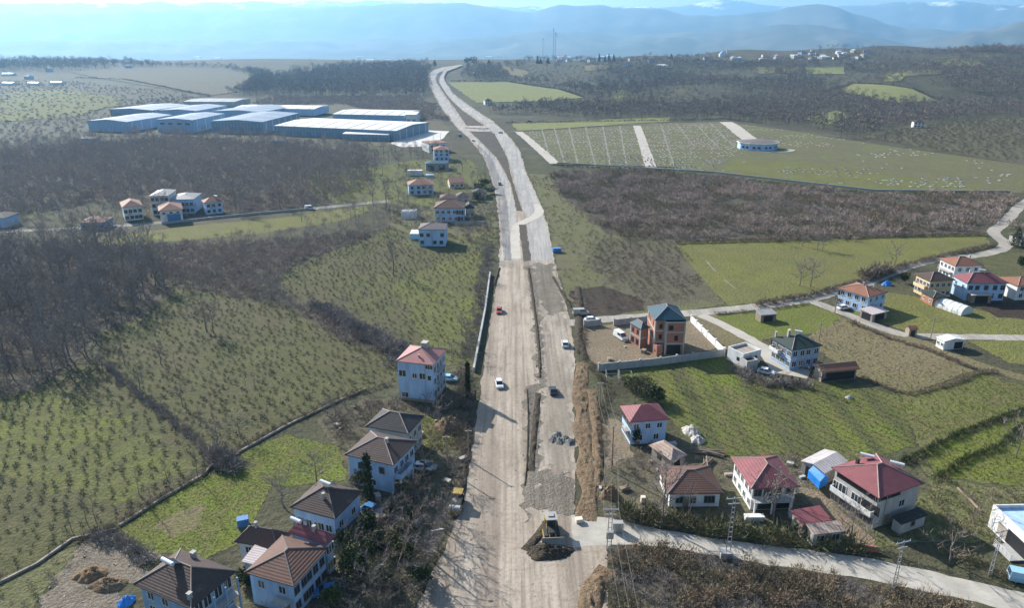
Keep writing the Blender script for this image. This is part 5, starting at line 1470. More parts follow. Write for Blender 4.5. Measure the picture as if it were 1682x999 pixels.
p5_ = wood_pole((1528,558), 520, 'tall wooden pole at the fork of the lanes')
p6_ = wood_pole((770,757), 706, 'slim pole beside the road opposite the soil heap')
p7_ = wood_pole((1371,515), 470, 'slim pole at the corner of the lanes by the pale blue house')
p8_ = wood_pole((735,772), 716, 'slim pole on the garden verge beside the grey house')
p9_ = wood_pole((711,925), 872, 'pole with a pale lamp head at the roadside thicket', True)
p10_ = wood_pole((1269,842), 778, 'slim pole in front of the wide dusky red roof')
p11_ = wood_pole((1345,560), 530, 'slim pole in the field behind the dark green roof')
p12_ = wood_pole((985,668), 628, 'slim pole at the small field gate beside the berm')
p13_ = wood_pole((1004,775), 700, 'slim pole in the rough ground beside the berm')
for x, y in ((786,253),(740,224),(712,240),(724,238),(804,258)):
    wood_pole((x, y), y - 18, 'thin pole beside the far carriageway at the factory yard', False, 9, 'steel', 'poles beside the factory yard')

def cable(a, b, sag, label, r=.016):
    a = Vector(a); b = Vector(b); m_ = MB(); n = 14; prev = a
    for i in range(1, n + 1):
        t = i / n; p = a.lerp(b, t); p.z -= sag * 4 * t * (1 - t)
        m_.tube(prev, p, r, r, 4, 0, False); prev = p
    tag(m_.build('power_cable', M['cable']), label, 'cable', 'overhead power cables')
for dx in (-1.2, 0, 1.2):
    g4 = p4_[1] + Vector((dx, 0, p4_[2] + .15)); g13 = p13_[1] + Vector((dx, 0, p13_[2]))
    cable(g4, (g4.x - 1.0, 55, 11.0), 1.0, 'thin overhead cable running along the right side of the dirt road')
    cable(g4, (g13.x - .4, g13.y, p13_[2]), .8, 'thin overhead cable running along the right side of the dirt road')
    cable((g13.x - .4, g13.y, p13_[2]), (p12_[1].x + dx, p12_[1].y, p12_[2]), .8, 'thin overhead cable running along the right side of the dirt road')
    g1_ = p1_[1] + Vector((dx, 0, p1_[2] + .15)); g2_ = p2_[1] + Vector((dx, 0, p2_[2] + .15)); g3_ = p3_[1] + Vector((dx, 0, p3_[2] + .15))
    cable(g1_, g2_, .9, 'thin overhead cable along the village road', .014); cable(g2_, g3_, .9, 'thin overhead cable along the village road', .014)

def mast(px, py_top, label, w):
    g = GD(px[0], 1850); h = height_at(px[0], py_top, g)
    e = tag(empty('radio_mast', g), label, 'radio mast')
    b = MB(); n = 14; tri = [(math.cos(t) * w, math.sin(t) * w) for t in (0.5, 2.6, 4.7)]
    for x, y in tri: b.tube((x, y, -1), (x * .6, y * .6, h), w * .16, w * .12, 4)
    for i in range(n):
        z0, z1 = h * i / n, h * (i + 1) / n; k0, k1 = 1 - .4 * i / n, 1 - .4 * (i + 1) / n
        for q in range(3):
            a = tri[q]; c = tri[(q + 1) % 3]
            b.tube((a[0]*k0, a[1]*k0, z0), (c[0]*k1, c[1]*k1, z1), w * .09, w * .09, 3, 0, False)
    b.build('lattice', M['rail'], e)
    a = MB()
    for q in range(4): a.box(math.cos(q*1.57)*w-.4, math.cos(q*1.57)*w+.4, math.sin(q*1.57)*w-.3, math.sin(q*1.57)*w+.3, h*.9, h*.9+3)
    a.build('antenna', M['white'], e)
mast((908.5,100), 45, 'tallest lattice radio mast on the crest', 1.1)
mast((912,100), 51, 'slightly shorter lattice radio mast right beside the tallest one', 1.1)
mast((891.5,98), 61, 'lone shorter radio mast a little left of the twin masts', .8)

def mosque():
    g = GD(1187, 1900)
    e = tag(empty('mosque', g), 'white domed mosque with one slim minaret on the hill crest', 'mosque')
    MB().box(-8, 6, 0, 12, -2, 7).build('wall', M['white'], e)
    d = MB(); n = 14; m_ = 5; vs = []; fs = []
    for j in range(m_ + 1):
        for i in range(n):
            t = math.pi / 2 * j / m_
            vs.append((-1 + 6 * math.cos(t) * math.cos(2*math.pi*i/n), 6 + 6 * math.cos(t) * math.sin(2*math.pi*i/n), 7 + 5.5 * math.sin(t)))
    for j in range(m_):
        for i in range(n): fs.append((j*n+i, j*n+(i+1)%n, (j+1)*n+(i+1)%n, (j+1)*n+i))
    d.add(vs, fs).build('dome', M['bluewhite'], e)
    h = height_at(1190, 74, g)
    t = MB().tube((9,2,-2),(9,2,h*.7),1.1,1.0,8).tube((9,2,h*.7),(9,2,h*.74),1.8,1.8,8).tube((9,2,h*.74),(9,2,h*.9),.8,.8,8).tube((9,2,h*.9),(9,2,h),1.0,.05,8)
    t.build('minaret', M['white'], e)
mosque()

# ------------------------------------------------------------------ small things
def tarp(px, rx, ry, h, mat, label, cat, name, seed, rot=0):
    o = mound(name, px, rx, ry, h, M[mat], label, cat, seed, None, .6, rot)
    return o
tarp((440,978), 2.0, 1.2, 1.2, 'tarp', 'bright blue tarpaulin over a pile in front of the patched blue house', 'tarpaulin', 'tarpaulin', 21, .3)
tarp((452,992), 1.3, .9, .9, 'tarp', 'smaller blue tarpaulin heap nearest the bottom edge', 'tarpaulin', 'tarpaulin', 22, .2)
tarp((208,990), 1.4, 1.0, 1.0, 'tarp', 'blue tarpaulin at the corner of the big blue house', 'tarpaulin', 'tarpaulin', 23, .8)
tarp((1378,433+14), 1.8, 1.5, 1.2, 'tarp', 'blue tarpaulin beside the lane hedge', 'tarpaulin', 'tarpaulin', 26, 0) if False else None
tarp((1457,468), 1.9, 1.4, 1.4, 'tarp', 'blue covered pile beside the lane behind the pale blue house', 'tarpaulin', 'tarpaulin', 24, .2)
tarp((1136,712), 1.6, 2.6, 1.6, 'white_cloth', 'crumpled white sheeting over a pile beside the rows', 'plastic sheeting', 'white_sheeting', 25, .5)
tarp((1146,724), 1.5, 1.7, 1.1, 'white_cloth', 'lower end of the crumpled white sheeting near the timber', 'plastic sheeting', 'white_sheeting', 31, .2)
tarp((1395,654), 1.0, .7, .6, 'white_cloth', 'small white lump on the green field below the low shed', 'plastic sheeting', 'white_sheeting', 27)
def blue_cover():
    pts = [P(1328,773,2.6), P(1342,768,2.6), P(1361,784,2.6), P(1347,792,2.6)]
    c = (pts[0] + pts[2]) / 2; c.z = 0
    e = tag(empty('tarpaulin_shelter', c), 'long bright blue tarpaulin shelter beside the large house', 'shelter')
    b = MB(); q = [p - c for p in pts]; mid0 = (q[0] + q[1]) / 2 + Vector((0,0,.7)); mid1 = (q[2] + q[3]) / 2 + Vector((0,0,.7))
    lo = [Vector((p.x, p.y, 1.0)) for p in q]
    b.add([*q, mid0, mid1, *lo], [(0,4,5,3),(4,1,2,5),(0,6,7,1,4),(2,8,9,3,5),(0,3,9,6),(1,7,8,2),(6,9,8,7)])
    b.build('cover', M['tarp'], e)
    for p in lo: MB().tube((p.x*.95, p.y*.95, -.1), (p.x*.95, p.y*.95, 1.05), .06, .06, 5).build('post', M['wood'], e)
blue_cover()
def container(px, label, mat, w, d, h, rz=0, name='container', cat='container'):
    e = tag(empty(name, G(*px), R(rz)), label, cat)
    b = MB().box(-w/2, w/2, -d/2, d/2, .1, h)
    n = int(w / .4)
    for i in range(n): b.box(-w/2 + .2 + i*.4, -w/2 + .35 + i*.4, -d/2-.04, -d/2, .3, h-.2)
    b.build('body', M[mat], e)
    MB().box(w/2-.02, w/2+.04, -d/2+.1, d/2-.1, .25, h-.15).build('door', M['steel'], e)
    return e
container((914,414), 'small bright blue container at the road edge', 'car_blue', 3.2, 2, 1.7, 10)
container((682,288), 'white container beside the dark blue-roofed workshop', 'white', 9, 3, 3.2, 0)
container((706,291), 'pale blue flat container just right of the white container', 'bluewhite', 5, 3, 1.6, 0)
container((1014,873), 'grey electrical cabinet beside the twin steel power pole', 'machine_pale', 1.8, 1.0, 1.9, 0, 'electrical_cabinet', 'cabinet')
container((1238,855), 'white chest freezer-like box below the wide dusky red roof', 'white', 3.4, 1.1, 1.0, 0, 'storage_box', 'box')
container((400,864), 'blue water tank on a frame at the paddock corner', 'car_blue', 1.9, 1.4, 1.6, 20, 'water_tank', 'tank')
container((1056,826), 'yellow beehive-like box on the grass in front of the cottage', 'cream', .8, .8, 1.3, 0, 'garden_box', 'box')
container((951,858), 'pale stone block at the corner of the village road', 'cream', 1.2, 1.0, .8, 10, 'stone_block', 'block')
container((1191,915), 'low concrete box culvert at the foot of the ladder-like pole', 'concrete', 2.0, 1.6, 1.2, 0, 'culvert_box', 'culvert')
def log(px, l, r, rz, label, name='log_pile', n=8):
    e = tag(empty(name, G(*px), R(rz)), label, 'log pile')
    for i in range(n):
        a = rnd.uniform(-.35, .35); o = rnd.uniform(-1, 1) * r * 4
        dx, dy = math.cos(a) * l/2, math.sin(a) * l/2; z = .15 + .22 * (i % 3)
        MB().tube((-dx, o-dy, z), (dx, o+dy, z+rnd.uniform(-.1,.2)), r, r*.8, 6).build('log', M['wood'], e)
log((1165,745), 6, .14, -20, 'heap of weathered timber beside the white sheeting', 'log_pile', 14)
log((1160,765), 5, .12, 60, 'second heap of boards closer to the tan cottage roof', 'board_pile', 12)
log((1583,822), 7, .25, 97, 'single fallen trunk on the rough grass right of the large house', 'felled_trunk', 1)
def frame_gate(px, label):
    e = tag(empty('pipe_frame', G(*px)), label, 'frame')
    b = MB()
    for x in (-1.6, 1.6):
        for y in (-1.2, 1.2): b.tube((x, y, 0), (x, y, 2.2), .04, .04, 5)
        b.tube((x, -1.2, 2.2), (x, 1.2, 2.2), .04, .04, 5); b.tube((x, -1.2, 1.1), (x, 1.2, 1.1), .04, .04, 5)
    for y in (-1.2, 1.2): b.tube((-1.6, y, 2.2), (1.6, y, 2.2), .04, .04, 5); b.tube((-1.6, y, 1.1), (1.6, y, 1.1), .04, .04, 5)
    b.build('frame_tubes', M['machine_pale'], e)
frame_gate((1006,624), 'pale tubular frame left of the blue wall end'); frame_gate((1026,626), 'second pale tubular frame nearer the dense shrub')

# gravestones: the 300 that show largest on their own
gm = MB().box(-.5, .5, -1.0, 1.0, -.3, .35).box(-.4, .4, .85, 1.0, .35, 1.0).mesh('gravestone', M['grave'])
gm2 = MB().box(-.55, .55, -1.0, 1.0, -.3, .25).mesh('gravestone', M['grave'])
gw = F_['cemetery']; gr = random.Random(11)
spots = []
x0 = min(p.x for p in gw); x1 = max(p.x for p in gw); y0 = min(p.y for p in gw); y1 = max(p.y for p in gw)
yy = y0 + 2
while yy < y1:
    xx = x0
    while xx < x1:
        X, Y = xx + gr.uniform(-.9, .9), yy + gr.uniform(-1.1, 1.1)
        nz = mnoise.noise(Vector((X * .016, Y * .03, 4)))
        pl = inside(F_['cemetery_plots'], X, Y)
        n2 = mnoise.noise(Vector((X * .07, Y * .09, 8)))
        dens = (.8 if n2 > -.12 else .12) if pl else (.4 if nz > .16 else (.06 if nz > 0 else .012))
        if X > 260: dens *= .5
        if gr.random() < dens and inside(gw, X, Y) and not any(inside(f, X, Y) for f in foot[-90:] if abs(f[0].x - X) < 60 and abs(f[0].y - Y) < 60):
            spots.append((X, Y))
        xx += 2.9
    yy += 4.6
spots.sort(key=lambda p: math.hypot(p[0], p[1]))
for i, (X, Y) in enumerate(spots[:295]):
    o = link('gravestone', gm if gr.random() < .6 else gm2); o.location = (X, Y, terr(X, Y)); o.rotation_euler.z = gr.uniform(-.2, .2)
    tag(o, 'small grey gravestone in the lower rows of the cemetery', 'gravestone', 'gravestones in the lower cemetery rows')
b = MB()
for X, Y in spots[295:5000]:
    z = terr(X, Y); b.box(X-.5, X+.5, Y-1, Y+1, z-.2, z+.35, 0 if gr.random() < .5 else 1)
tag(b.build('gravestone_field', [M['grave'], M['stone']]), 'many grey graves in the upper rows of the cemetery', 'graves', None, 'stuff')

# ------------------------------------------------------------------ plants
def bare_parts(seed, H, spread=.5, n1=8, n2=6, n3=7, trunk_r=.02, start=.25, up=.5, w2=.11, w3=.075):
    """trunk with limbs (tubes) and a crown of branches and twigs (thin triangles)"""
    r = random.Random(seed); tb = MB(); V = []; F = []
    def sliver(a, b, w):
        d = b - a; s = d.cross(Vector((r.uniform(-1,1), r.uniform(-1,1), r.uniform(-1,1))))
        if s.length < 1e-5: return
        s = s.normalized() * (w / 2); k = len(V)
        V.append(tuple(a - s)); V.append(tuple(a + s)); V.append(tuple(b)); F.append((k, k+1, k+2))
    tr = H * trunk_r; p = Vector((0, 0, -.2)); top = []
    steps = 5; z = 0
    for i in range(steps):
        q = Vector((r.uniform(-.03,.03)*H, r.uniform(-.03,.03)*H, H * .85 * (i + 1) / steps))
        tb.tube(p, q, tr * (1 - .8 * i / steps), tr * (1 - .8 * (i + 1) / steps), 6); top.append((p, q)); p = q
    def pt(t):
        k = min(steps - 1, int(t / .85 * steps)) if t < .85 else steps - 1
        a, b = top[k]; f = min(1, (t / .85 * steps) - k)
        return a.lerp(b, f)
    for i in range(n1):
        t = start + (.82 - start) * (i + r.random() * .6) / n1
        a = pt(t); az = i * 2.4 + r.uniform(-.4, .4)
        el = up + r.uniform(-.15, .2) + .5 * (t - .4)
        ln = H * spread * (1.05 - .75 * abs(t - .45)) * r.uniform(.8, 1.1)
        d = Vector((math.cos(az) * math.cos(el), math.sin(az) * math.cos(el), math.sin(el)))
        b = a + d * ln * .6; c = b + (d + Vector((0, 0, .45))).normalized() * ln * .4
        rr = tr * (.42 - .25 * t)
        tb.tube(a, b, rr, rr * .6, 4, 0, False); tb.tube(b, c, rr * .6, rr * .2, 4, 0, False)
        for j in range(n2):
            s = (j + .6) / n2
            o = a.lerp(b, s / .6) if s < .6 else b.lerp(c, (s - .6) / .4)
            d2 = (d * .6 + Vector((r.uniform(-1,1), r.uniform(-1,1), r.uniform(-.1,.9)))).normalized()
            l2 = ln * r.uniform(.28, .46); e = o + d2 * l2
            sliver(o, e, w2)
            for k in range(n3):
                u = o.lerp(e, .25 + .75 * k / n3)
                d3 = (d2 * .7 + Vector((r.uniform(-1,1), r.uniform(-1,1), r.uniform(-.2,1)))).normalized()
                sliver(u, u + d3 * l2 * r.uniform(.35, .7), w3)
    return tb, np.array(V), np.array(F)

def cloud(seed, n, c, rad, ln, w, up=.6, shell=.35, flat=False):
    """loose spray of n slivers or leaf clumps in an ellipsoid"""
    g = np.random.default_rng(seed)
    d = g.normal(size=(n, 3)); d /= np.linalg.norm(d, axis=1)[:, None]
    rr = (shell + (1 - shell) * g.random(n) ** .6)
    rr = rr * (.8 + .35 * np.sin(d[:, 0] * 4.1 + seed) * np.sin(d[:, 1] * 3.7 + 2 * seed) + .12 * g.normal(size=n))
    p = np.array(c) + d * rr[:, None] * np.array(rad)
    p[:, 2] = np.maximum(p[:, 2], .05)
    dr = d * .8 + g.normal(size=(n, 3)) * .6 + np.array([0, 0, up]); dr /= np.linalg.norm(dr, axis=1)[:, None]
    s = np.cross(dr, g.normal(size=(n, 3))); s /= np.linalg.norm(s, axis=1)[:, None] + 1e-9
    L_ = ln * (.6 + .8 * g.random(n)); W_ = w * (.6 + .8 * g.random(n))
    a = p - s * W_[:, None] / 2; b = p + s * W_[:, None] / 2; t = p + dr * L_[:, None]
    V = np.stack([a, b, t], 1).reshape(-1, 3); F = np.arange(3 * n).reshape(-1, 3)
    return V, F

def join(parts):
    Vs = []; Fs = []; k = 0
    for V, F in parts:
        Vs.append(V); Fs.append(F + k); k += len(V)
    return np.concatenate(Vs), np.concatenate(Fs)

def stem(h, w):
    V = np.array([(-w,0,-.3),(w,0,-.3),(0,0,h),(0,-w,-.3),(0,w,-.3),(0,0,h)], float); return V, np.array([(0,1,2),(3,4,5)])

def soft_tree(seed, H, rx, n, w=.16, cb=.3):
    parts = [stem(H * .85, H * .016)]
    g = np.random.default_rng(seed); k = 5
    for i in range(k):
        a = i * 2 * math.pi / k + g.random(); q = rx * (.35 + .25 * g.random())
        c = (math.cos(a) * q, math.sin(a) * q, H * (cb + .12 + (.75 - cb) * g.random()))
        parts.append(cloud(seed * 7 + i, n // (k + 1), c, (rx * .55, rx * .55, H * .2), H * .17, w, .7, .1))
    parts.append(cloud(seed * 7 + 9, n // (k + 1), (0, 0, H * .8), (rx * .45, rx * .45, H * .2), H * .16, w, .9, .1))
    return join(parts)

def bush(seed, n, r=1.0, h=1.2, w=.09, ln=.6):
    return cloud(seed, n, (0, 0, h * .4), (r, r, h * .5), ln, w, .9, .2)

def scatter(variants, places):
    """places: x, y, scale, height factor, turn -> one merged triangle soup"""
    Vs = []; Fs = []; k = 0
    for i, (x, y, s, hf, a) in enumerate(places):
        V, F = variants[i % len(variants)]
        c, sn = math.cos(a) * s, math.sin(a) * s
        W = np.empty_like(V)
        W[:, 0] = V[:, 0] * c - V[:, 1] * sn + x; W[:, 1] = V[:, 0] * sn + V[:, 1] * c + y; W[:, 2] = V[:, 2] * s * hf + terr(x, y)
        Vs.append(W); Fs.append(F + k); k += len(V)
    return np.concatenate(Vs), np.concatenate(Fs)

blocked = [road_w, lane1, lane2, lane4, lane5, lane6]
def spread(poly, step, seed, keep=1.0, avoid=(), rowdir=None, clear=1.0, jit=.45, wob=0.0):
    """jittered points inside a polygon, off roads and buildings"""
    g = np.random.default_rng(seed)
    ps = [Vector((p[0], p[1])) for p in poly]
    ang = rowdir or 0.0; c, s = math.cos(ang), math.sin(ang)
    u = [p.x * c + p.y * s for p in ps]; v = [-p.x * s + p.y * c for p in ps]
    sx, sy = (step if isinstance(step, tuple) else (step, step))
    U, Vv = np.meshgrid(np.arange(min(u), max(u), sx), np.arange(min(v), max(v), sy))
    U = U.ravel() + g.uniform(-jit, jit, U.size) * sx; Vv = Vv.ravel() + g.uniform(-jit, jit, Vv.size) * sy
    X = U * c - Vv * s; Y = U * s + Vv * c
    WX = X + wob * (np.sin(X / 9.1 + Y / 17.3) + .7 * np.sin(Y / 5.3 - X / 21.7)); WY = Y + wob * (np.sin(X / 13.7 - Y / 8.9) + .7 * np.sin(X / 4.7 + Y / 19.1))
    ok = inside_np([(p.x, p.y) for p in ps], WX, WY) & (g.random(X.size) < keep)
    X, Y = X[ok], Y[ok]
    bad = np.zeros(X.size, bool)
    for q in list(blocked) + list(avoid): bad |= inside_np([(p[0], p[1]) for p in q], X, Y)
    for f in foot:
        cx = sum(p.x for p in f) / len(f); cy = sum(p.y for p in f) / len(f)
        grow = [(cx + (p.x - cx) * 1.12, cy + (p.y - cy) * 1.12) for p in f]
        near = (np.abs(X - cx) < 80) & (np.abs(Y - cy) < 80)
        if near.any(): bad |= inside_np(grow, X, Y)
    return list(zip(X[~bad].tolist(), Y[~bad].tolist()))

def fill(name, label, cat, variants, pts, mat, smin, smax, seed, hmin=.85, hmax=1.2):
    if not pts: return
    g = random.Random(seed)
    V, F = scatter(variants, [(x, y, g.uniform(smin, smax), g.uniform(hmin, hmax), g.uniform(0, 6.28)) for x, y in pts])
    return tag(link(name, tri_mesh(name, V, F, [M[mat]])), label, cat, None, 'stuff')

# bare tree kinds
KIND = {}
def kind(key, crown_mat, *a, **k):
    tb, V, F = bare_parts(*a, **k)
    KIND[key] = (tb.mesh('trunk', M['bark']), tri_mesh('crown', V, F, [M[crown_mat]]), a[1])
for i in range(4): kind('wide%d' % i, 'twig_grey', 31 + i, 10, .50, 8, 8, 9)
for i in range(3): kind('tall%d' % i, 'twig_grey', 51 + i, 13, .34, 9, 8, 9, .016, .30, .75)
for i in range(3): kind('low%d' % i, 'twig_brown', 71 + i, 6, .62, 8, 7, 7, .02, .12, .45, .08, .055)
for i in range(2): kind('thin%d' % i, 'twig_grey', 91 + i, 11, .20, 8, 5, 5, .012, .35, .8, .07, .05)

def bare_tree(x, y, k, s, rz, label, group=None, hf=1.0):
    a, b_, H = KIND[k]
    e = tag(empty('bare_tree', (x, y, terr(x, y)), rz), label, 'tree', group)
    e.scale = (s, s, s * hf)
    o = link('trunk', a, e); o2 = link('crown', b_, e)
    return e

tr = random.Random(5)
N_IND = [0]
def tree_px(px, H, k, label, group=None):
    g = G(*px); N_IND[0] += 1
    bare_tree(g.x, g.y, k, H / KIND[k][2], tr.uniform(0, 6.28), label, group)

# trees one can point at
tree_px((646,452), 14, 'tall0', 'tall bare tree standing alone in the upper orchard')
tree_px((614,338), 15, 'tall1', 'tall bare tree of the pair beside the bright green patch, left one', None)
tree_px((634,343), 16, 'tall2', 'tall bare tree of the pair beside the bright green patch, right one', None)
for x, y, H in ((1318,405,5),(1342,411,6.5),(1351,411,7),(1290,403,4)): tree_px((x, y), H, 'wide%d' % (x % 4), 'small bare tree casting a shadow on the far pasture', 'small trees on the far pasture')
tree_px((1313,470), 9, 'wide1', 'bare tree at the near pasture edge, left of two'); tree_px((1331,471), 10, 'wide2', 'bare tree at the near pasture edge, right of two')
tree_px((1469,437), 8.5, 'wide3', 'round bare tree beside the lane bend at the pasture corner')
tree_px((1085,862), 14, 'tall1', 'tall pale bare tree left of the tan-roofed cottage')
tree_px((1130,858), 9, 'thin0', 'thin bare tree in front of the tan-roofed cottage')
tree_px((1396,882), 7, 'wide0', 'small bare tree in the court beside the rusty shed')
tree_px((1270,855), 10, 'wide2', 'bare tree in front of the wide dusky red roof')
tree_px((1335,640), 6, 'wide1', 'bare tree below the dark green roof')
tree_px((1668,752), 9, 'wide3', 'bare tree on the bright green slope at the right')
tree_px((1560,925), 8, 'low0', 'many-stemmed bare bush tree in the shade right of the large house')
tree_px((1600,860), 6, 'low1', 'bushy bare tree in front of the modern white house')
for i, (x, y, H) in enumerate(((228,812,6),(250,840,6),(118,872,6.5),(143,860,7),(158,858,7),(326,788,7.5),(278,802,7))):
    tree_px((x, y), H, 'thin%d' % (i % 2), 'slim leafless tree on the dark field wall beside the paddock', 'slim trees along the paddock wall')
tree_px((522,800), 8, 'wide0', 'dark bare tree on the green behind the wide brown roof')
tree_px((466,832), 7, 'wide1', 'pale bare tree left of the wide brown roof')
tree_px((612,640+58), 6, 'low2', 'leaning bare tree in the garden behind the charcoal roof')
for i, (x, y, H) in enumerate(((690,880,8),(720,905,7.5),(668,902,7),(640,940,7),(700,945,8),(728,872,7),(655,985,8),(616,985,7.5),(742,850,5),(690,830,6),(640,880,6))):
    tree_px((x, y), H, ('wide%d' % (i % 4)) if i % 3 else ('low%d' % (i % 3)), 'tangled bare tree in the roadside garden thicket', 'bare trees in the roadside garden thicket')
for i, (x, y, H) in enumerate(((758,665,4.5),(742,672,4),(765,640,4),(700,668,3.5),(720,672,4))):
    tree_px((x, y), H, 'low%d' % (i % 3), 'low bare shrub tree in the shade of the three-storey house', 'shrub trees beside the three-storey house')
for i, (x, y, H) in enumerate(((340,545,10),(352,548,9),(265,600,7),(395,720,6),(360,735,7),(230,640,7),(300,668,6),(290,610,6),(170,610,8),(205,600,7),(240,655,6),(330,700,6),(420,640,5.5),(405,650,5),(440,690,5),(350,690,6))):
    tree_px((x, y), H, ('thin%d' % (i % 2)) if i > 6 else ('wide%d' % (i % 4)), 'scattered bare tree along the ditch between the orchards', 'bare trees along the orchard ditch')
for i, (x, y, H) in enumerate(((1110,640,4),(1060,655,5),(1240,640,4),(1255,645,4),(1225,635,4),(1290,628,3))):
    tree_px((x, y), H, 'low%d' % (i % 3), 'low bare shrub tree at the edge of the row crop', 'shrub trees around the row crop')

for i, (x, y, H) in enumerate(((772,590,5),(766,566,5.5),(786,500,5),(794,460,6),(798,425,6.5),(742,590,4.5),(720,570,5),(758,545,5),(800,395,7),(788,420,6),(806,372,7),(770,395,6))):
    tree_px((x, y), H, ('wide%d' % (i % 4)) if i % 2 else ('low%d' % (i % 3)), 'bare tree on the verge between the upper orchard and the road', 'bare trees on the verge beside the upper orchard')
for i, (x, y, H) in enumerate(((655,330,8),(665,345,7),(700,322,7),(640,360,7),(690,372,6),(775,345,7),(780,368,7),(668,290,8),(720,292,8),(760,282,9),(655,270,9),(790,300,7))):
    tree_px((x, y), H, 'wide%d' % (i % 4), 'bare tree between the roadside houses at the far bend', 'bare trees between the houses at the far bend')
gl = spread(F_['garden_left'], 6.5, 91, .62)
for i, (x, y) in enumerate(gl[:34]):
    if y < 66: continue
    N_IND[0] += 1; k = ('low%d' % (i % 3)) if i % 2 else ('wide%d' % (i % 4))
    bare_tree(x, y, k, tr.uniform(3.5, 6.5) / KIND[k][2], tr.uniform(0, 6.28), 'tangled bare tree in the roadside garden thicket', 'bare trees in the roadside garden thicket')
grt = spread(F_['gardens_right'], 8.5, 92, .55, (F_['court'],))
for i, (x, y) in enumerate(grt[:22]):
    N_IND[0] += 1; k = ('low%d' % (i % 3)) if i % 2 else ('wide%d' % (i % 4))
    bare_tree(x, y, k, tr.uniform(2.5, 5) / KIND[k][2], tr.uniform(0, 6.28), 'small bare tree in the gardens above the village road', 'bare trees in the gardens above the village road')

# evergreen and leafy plants
def leafy(px, H, r, label, mat='leaf_dark', shape='round', name='evergreen_tree', cat='tree', n=900, leaf=.42, group=None, depth=None):
    g = GD(px[0], depth) if depth else G(*px); e = tag(empty(name, g), label, cat, group); sd = int(px[0] * 7 + px[1])
    tb = MB().tube((0,0,-.2), (0,0,H*.6), H*.022, H*.012, 6); tb.build('trunk', M['bark'], e)
    if shape == 'column':
        parts = [cloud(sd + i, n // 8, (0, 0, H * (.08 + .84 * i / 8)), (r * (1.0 - .06 * i), r * (1.0 - .06 * i), H * .09), leaf * 1.3, leaf * .8, 1.4, .5) for i in range(8)]
    elif shape == 'cone':
        parts = []
        for i in range(9):
            t = i / 9; k = r * (1 - t) + .1
            parts.append(cloud(sd + i, max(20, int(n * (1 - t) / 4.5)), (0, 0, H * (.12 + .85 * t)), (k, k, H * .06), leaf, leaf * .7, -.1, .45))
    else:
        parts = []; q = random.Random(sd)
        for i in range(8):
            a = q.uniform(0, 6.28); k = r * q.uniform(.2, .6)
            parts.append(cloud(sd + i, n // 8, (math.cos(a) * k, math.sin(a) * k, H * q.uniform(.32, .82)), (r * .5, r * .5, H * .22), leaf, leaf * .75, .2, .5))
    V, F = join(parts)
    link('crown', tri_mesh('crown', V, F, [M[mat]]), e)
leafy((769,653), 10.2, .75, 'slim dark cypress at the road edge beside the three-storey house', shape='column', name='cypress_tree', n=800)
leafy((607,824), 11.0, 1.15, 'dark cypress in front of the pale blue hip-roofed house', shape='column', name='cypress_tree', n=900)
leafy((664,808), 2.8, 1.6, 'round green shrub in the shade of the pale blue house', 'leaf_green', name='round_shrub', cat='shrub')
leafy((585,962), 7, 3.0, 'large dark evergreen beside the patched blue house')
leafy((608,880), 6, 2.2, 'dark evergreen in front of the wide brown roof', shape='cone')
leafy((570,905), 4.5, 2.0, 'dark evergreen shrub at the corner of the wide brown roof', name='evergreen_shrub', cat='shrub')
leafy((628,965), 5, 2.4, 'olive evergreen among bare trees near the road', 'leaf_olive')
leafy((546,995), 3, 1.6, 'yellow-green shrub at the bottom edge beside the parked blue car', 'leaf_green', name='round_shrub', cat='shrub')
leafy((410,960), 3.2, 2.0, 'dark shrub between the big blue house and the striped lean-to', name='evergreen_shrub', cat='shrub')
leafy((700,652), 2.6, 1.3, 'dark shrub against the front of the three-storey house', name='evergreen_shrub', cat='shrub')
leafy((590,800), 4, 2.0, 'grey olive tree against the left wall of the pale blue house', 'leaf_olive', name='olive_tree')
leafy((1065,655), 5.2, 5.5, 'broad dark shrub mass beside the row crop', 'leaf_olive', n=2200, name='evergreen_shrub', cat='shrub')
leafy((1040,640), 3.6, 3.4, 'grey-green shrub in front of the tubular frames', 'leaf_olive', n=1100, name='evergreen_shrub', cat='shrub')
leafy((1078,660), 4.2, 2.4, 'darkest shrub at the right of the broad shrub mass', 'leaf_dark', n=900, name='evergreen_shrub', cat='shrub')
leafy((1044,728), 3.8, 1.2, 'dark creeper-like tree against the crimson-roofed house', 'leaf_dark')
leafy((1486,466), 4.5, 2.0, 'dark round evergreen beside the yellow house')
leafy((1668,405), 8.5, 3.6, 'dark conifer at the bend of the farm lane', shape='cone', n=1300)
leafy((1680,440), 5, 2.4, 'dark evergreen behind the cut-off white house')
for i, (x, y, H, r_) in enumerate(((984,102,22,4.5),(1000,103,20,5),(1008,103,18,5),(994,103,16,4),(1102,104,12,5))):
    leafy((x, y), H, r_, 'tall dark conifer of the clump on the crest right of the masts', 'leaf_dark', 'cone', n=500, leaf=1.6, group='conifers on the crest right of the masts', depth=1800)
for i, (x, y, H, r_) in enumerate(((714,103,13,5),(768,112,18,10),(778,116,20,12),(803,104,12,5),(883,100,14,5),(888,100,12,5),(900,100,13,5))):
    leafy((x, y), H, r_, 'dark evergreen on the skyline beside the highway crest', 'leaf_dark', 'cone' if i not in (1, 2) else 'round', n=500, leaf=1.8, group='evergreens beside the highway crest', depth=1750)
for i, (x, y, H, r_) in enumerate(((785,330,5,4),(796,308,5,4),(790,318,6,4),(806,318,4,3))):
    leafy((x, y), H, r_, 'dark evergreen shrub between the houses and the highway bend', 'leaf_dark', n=500, leaf=.7, group='dark shrubs beside the highway bend', name='evergreen_shrub', cat='shrub')
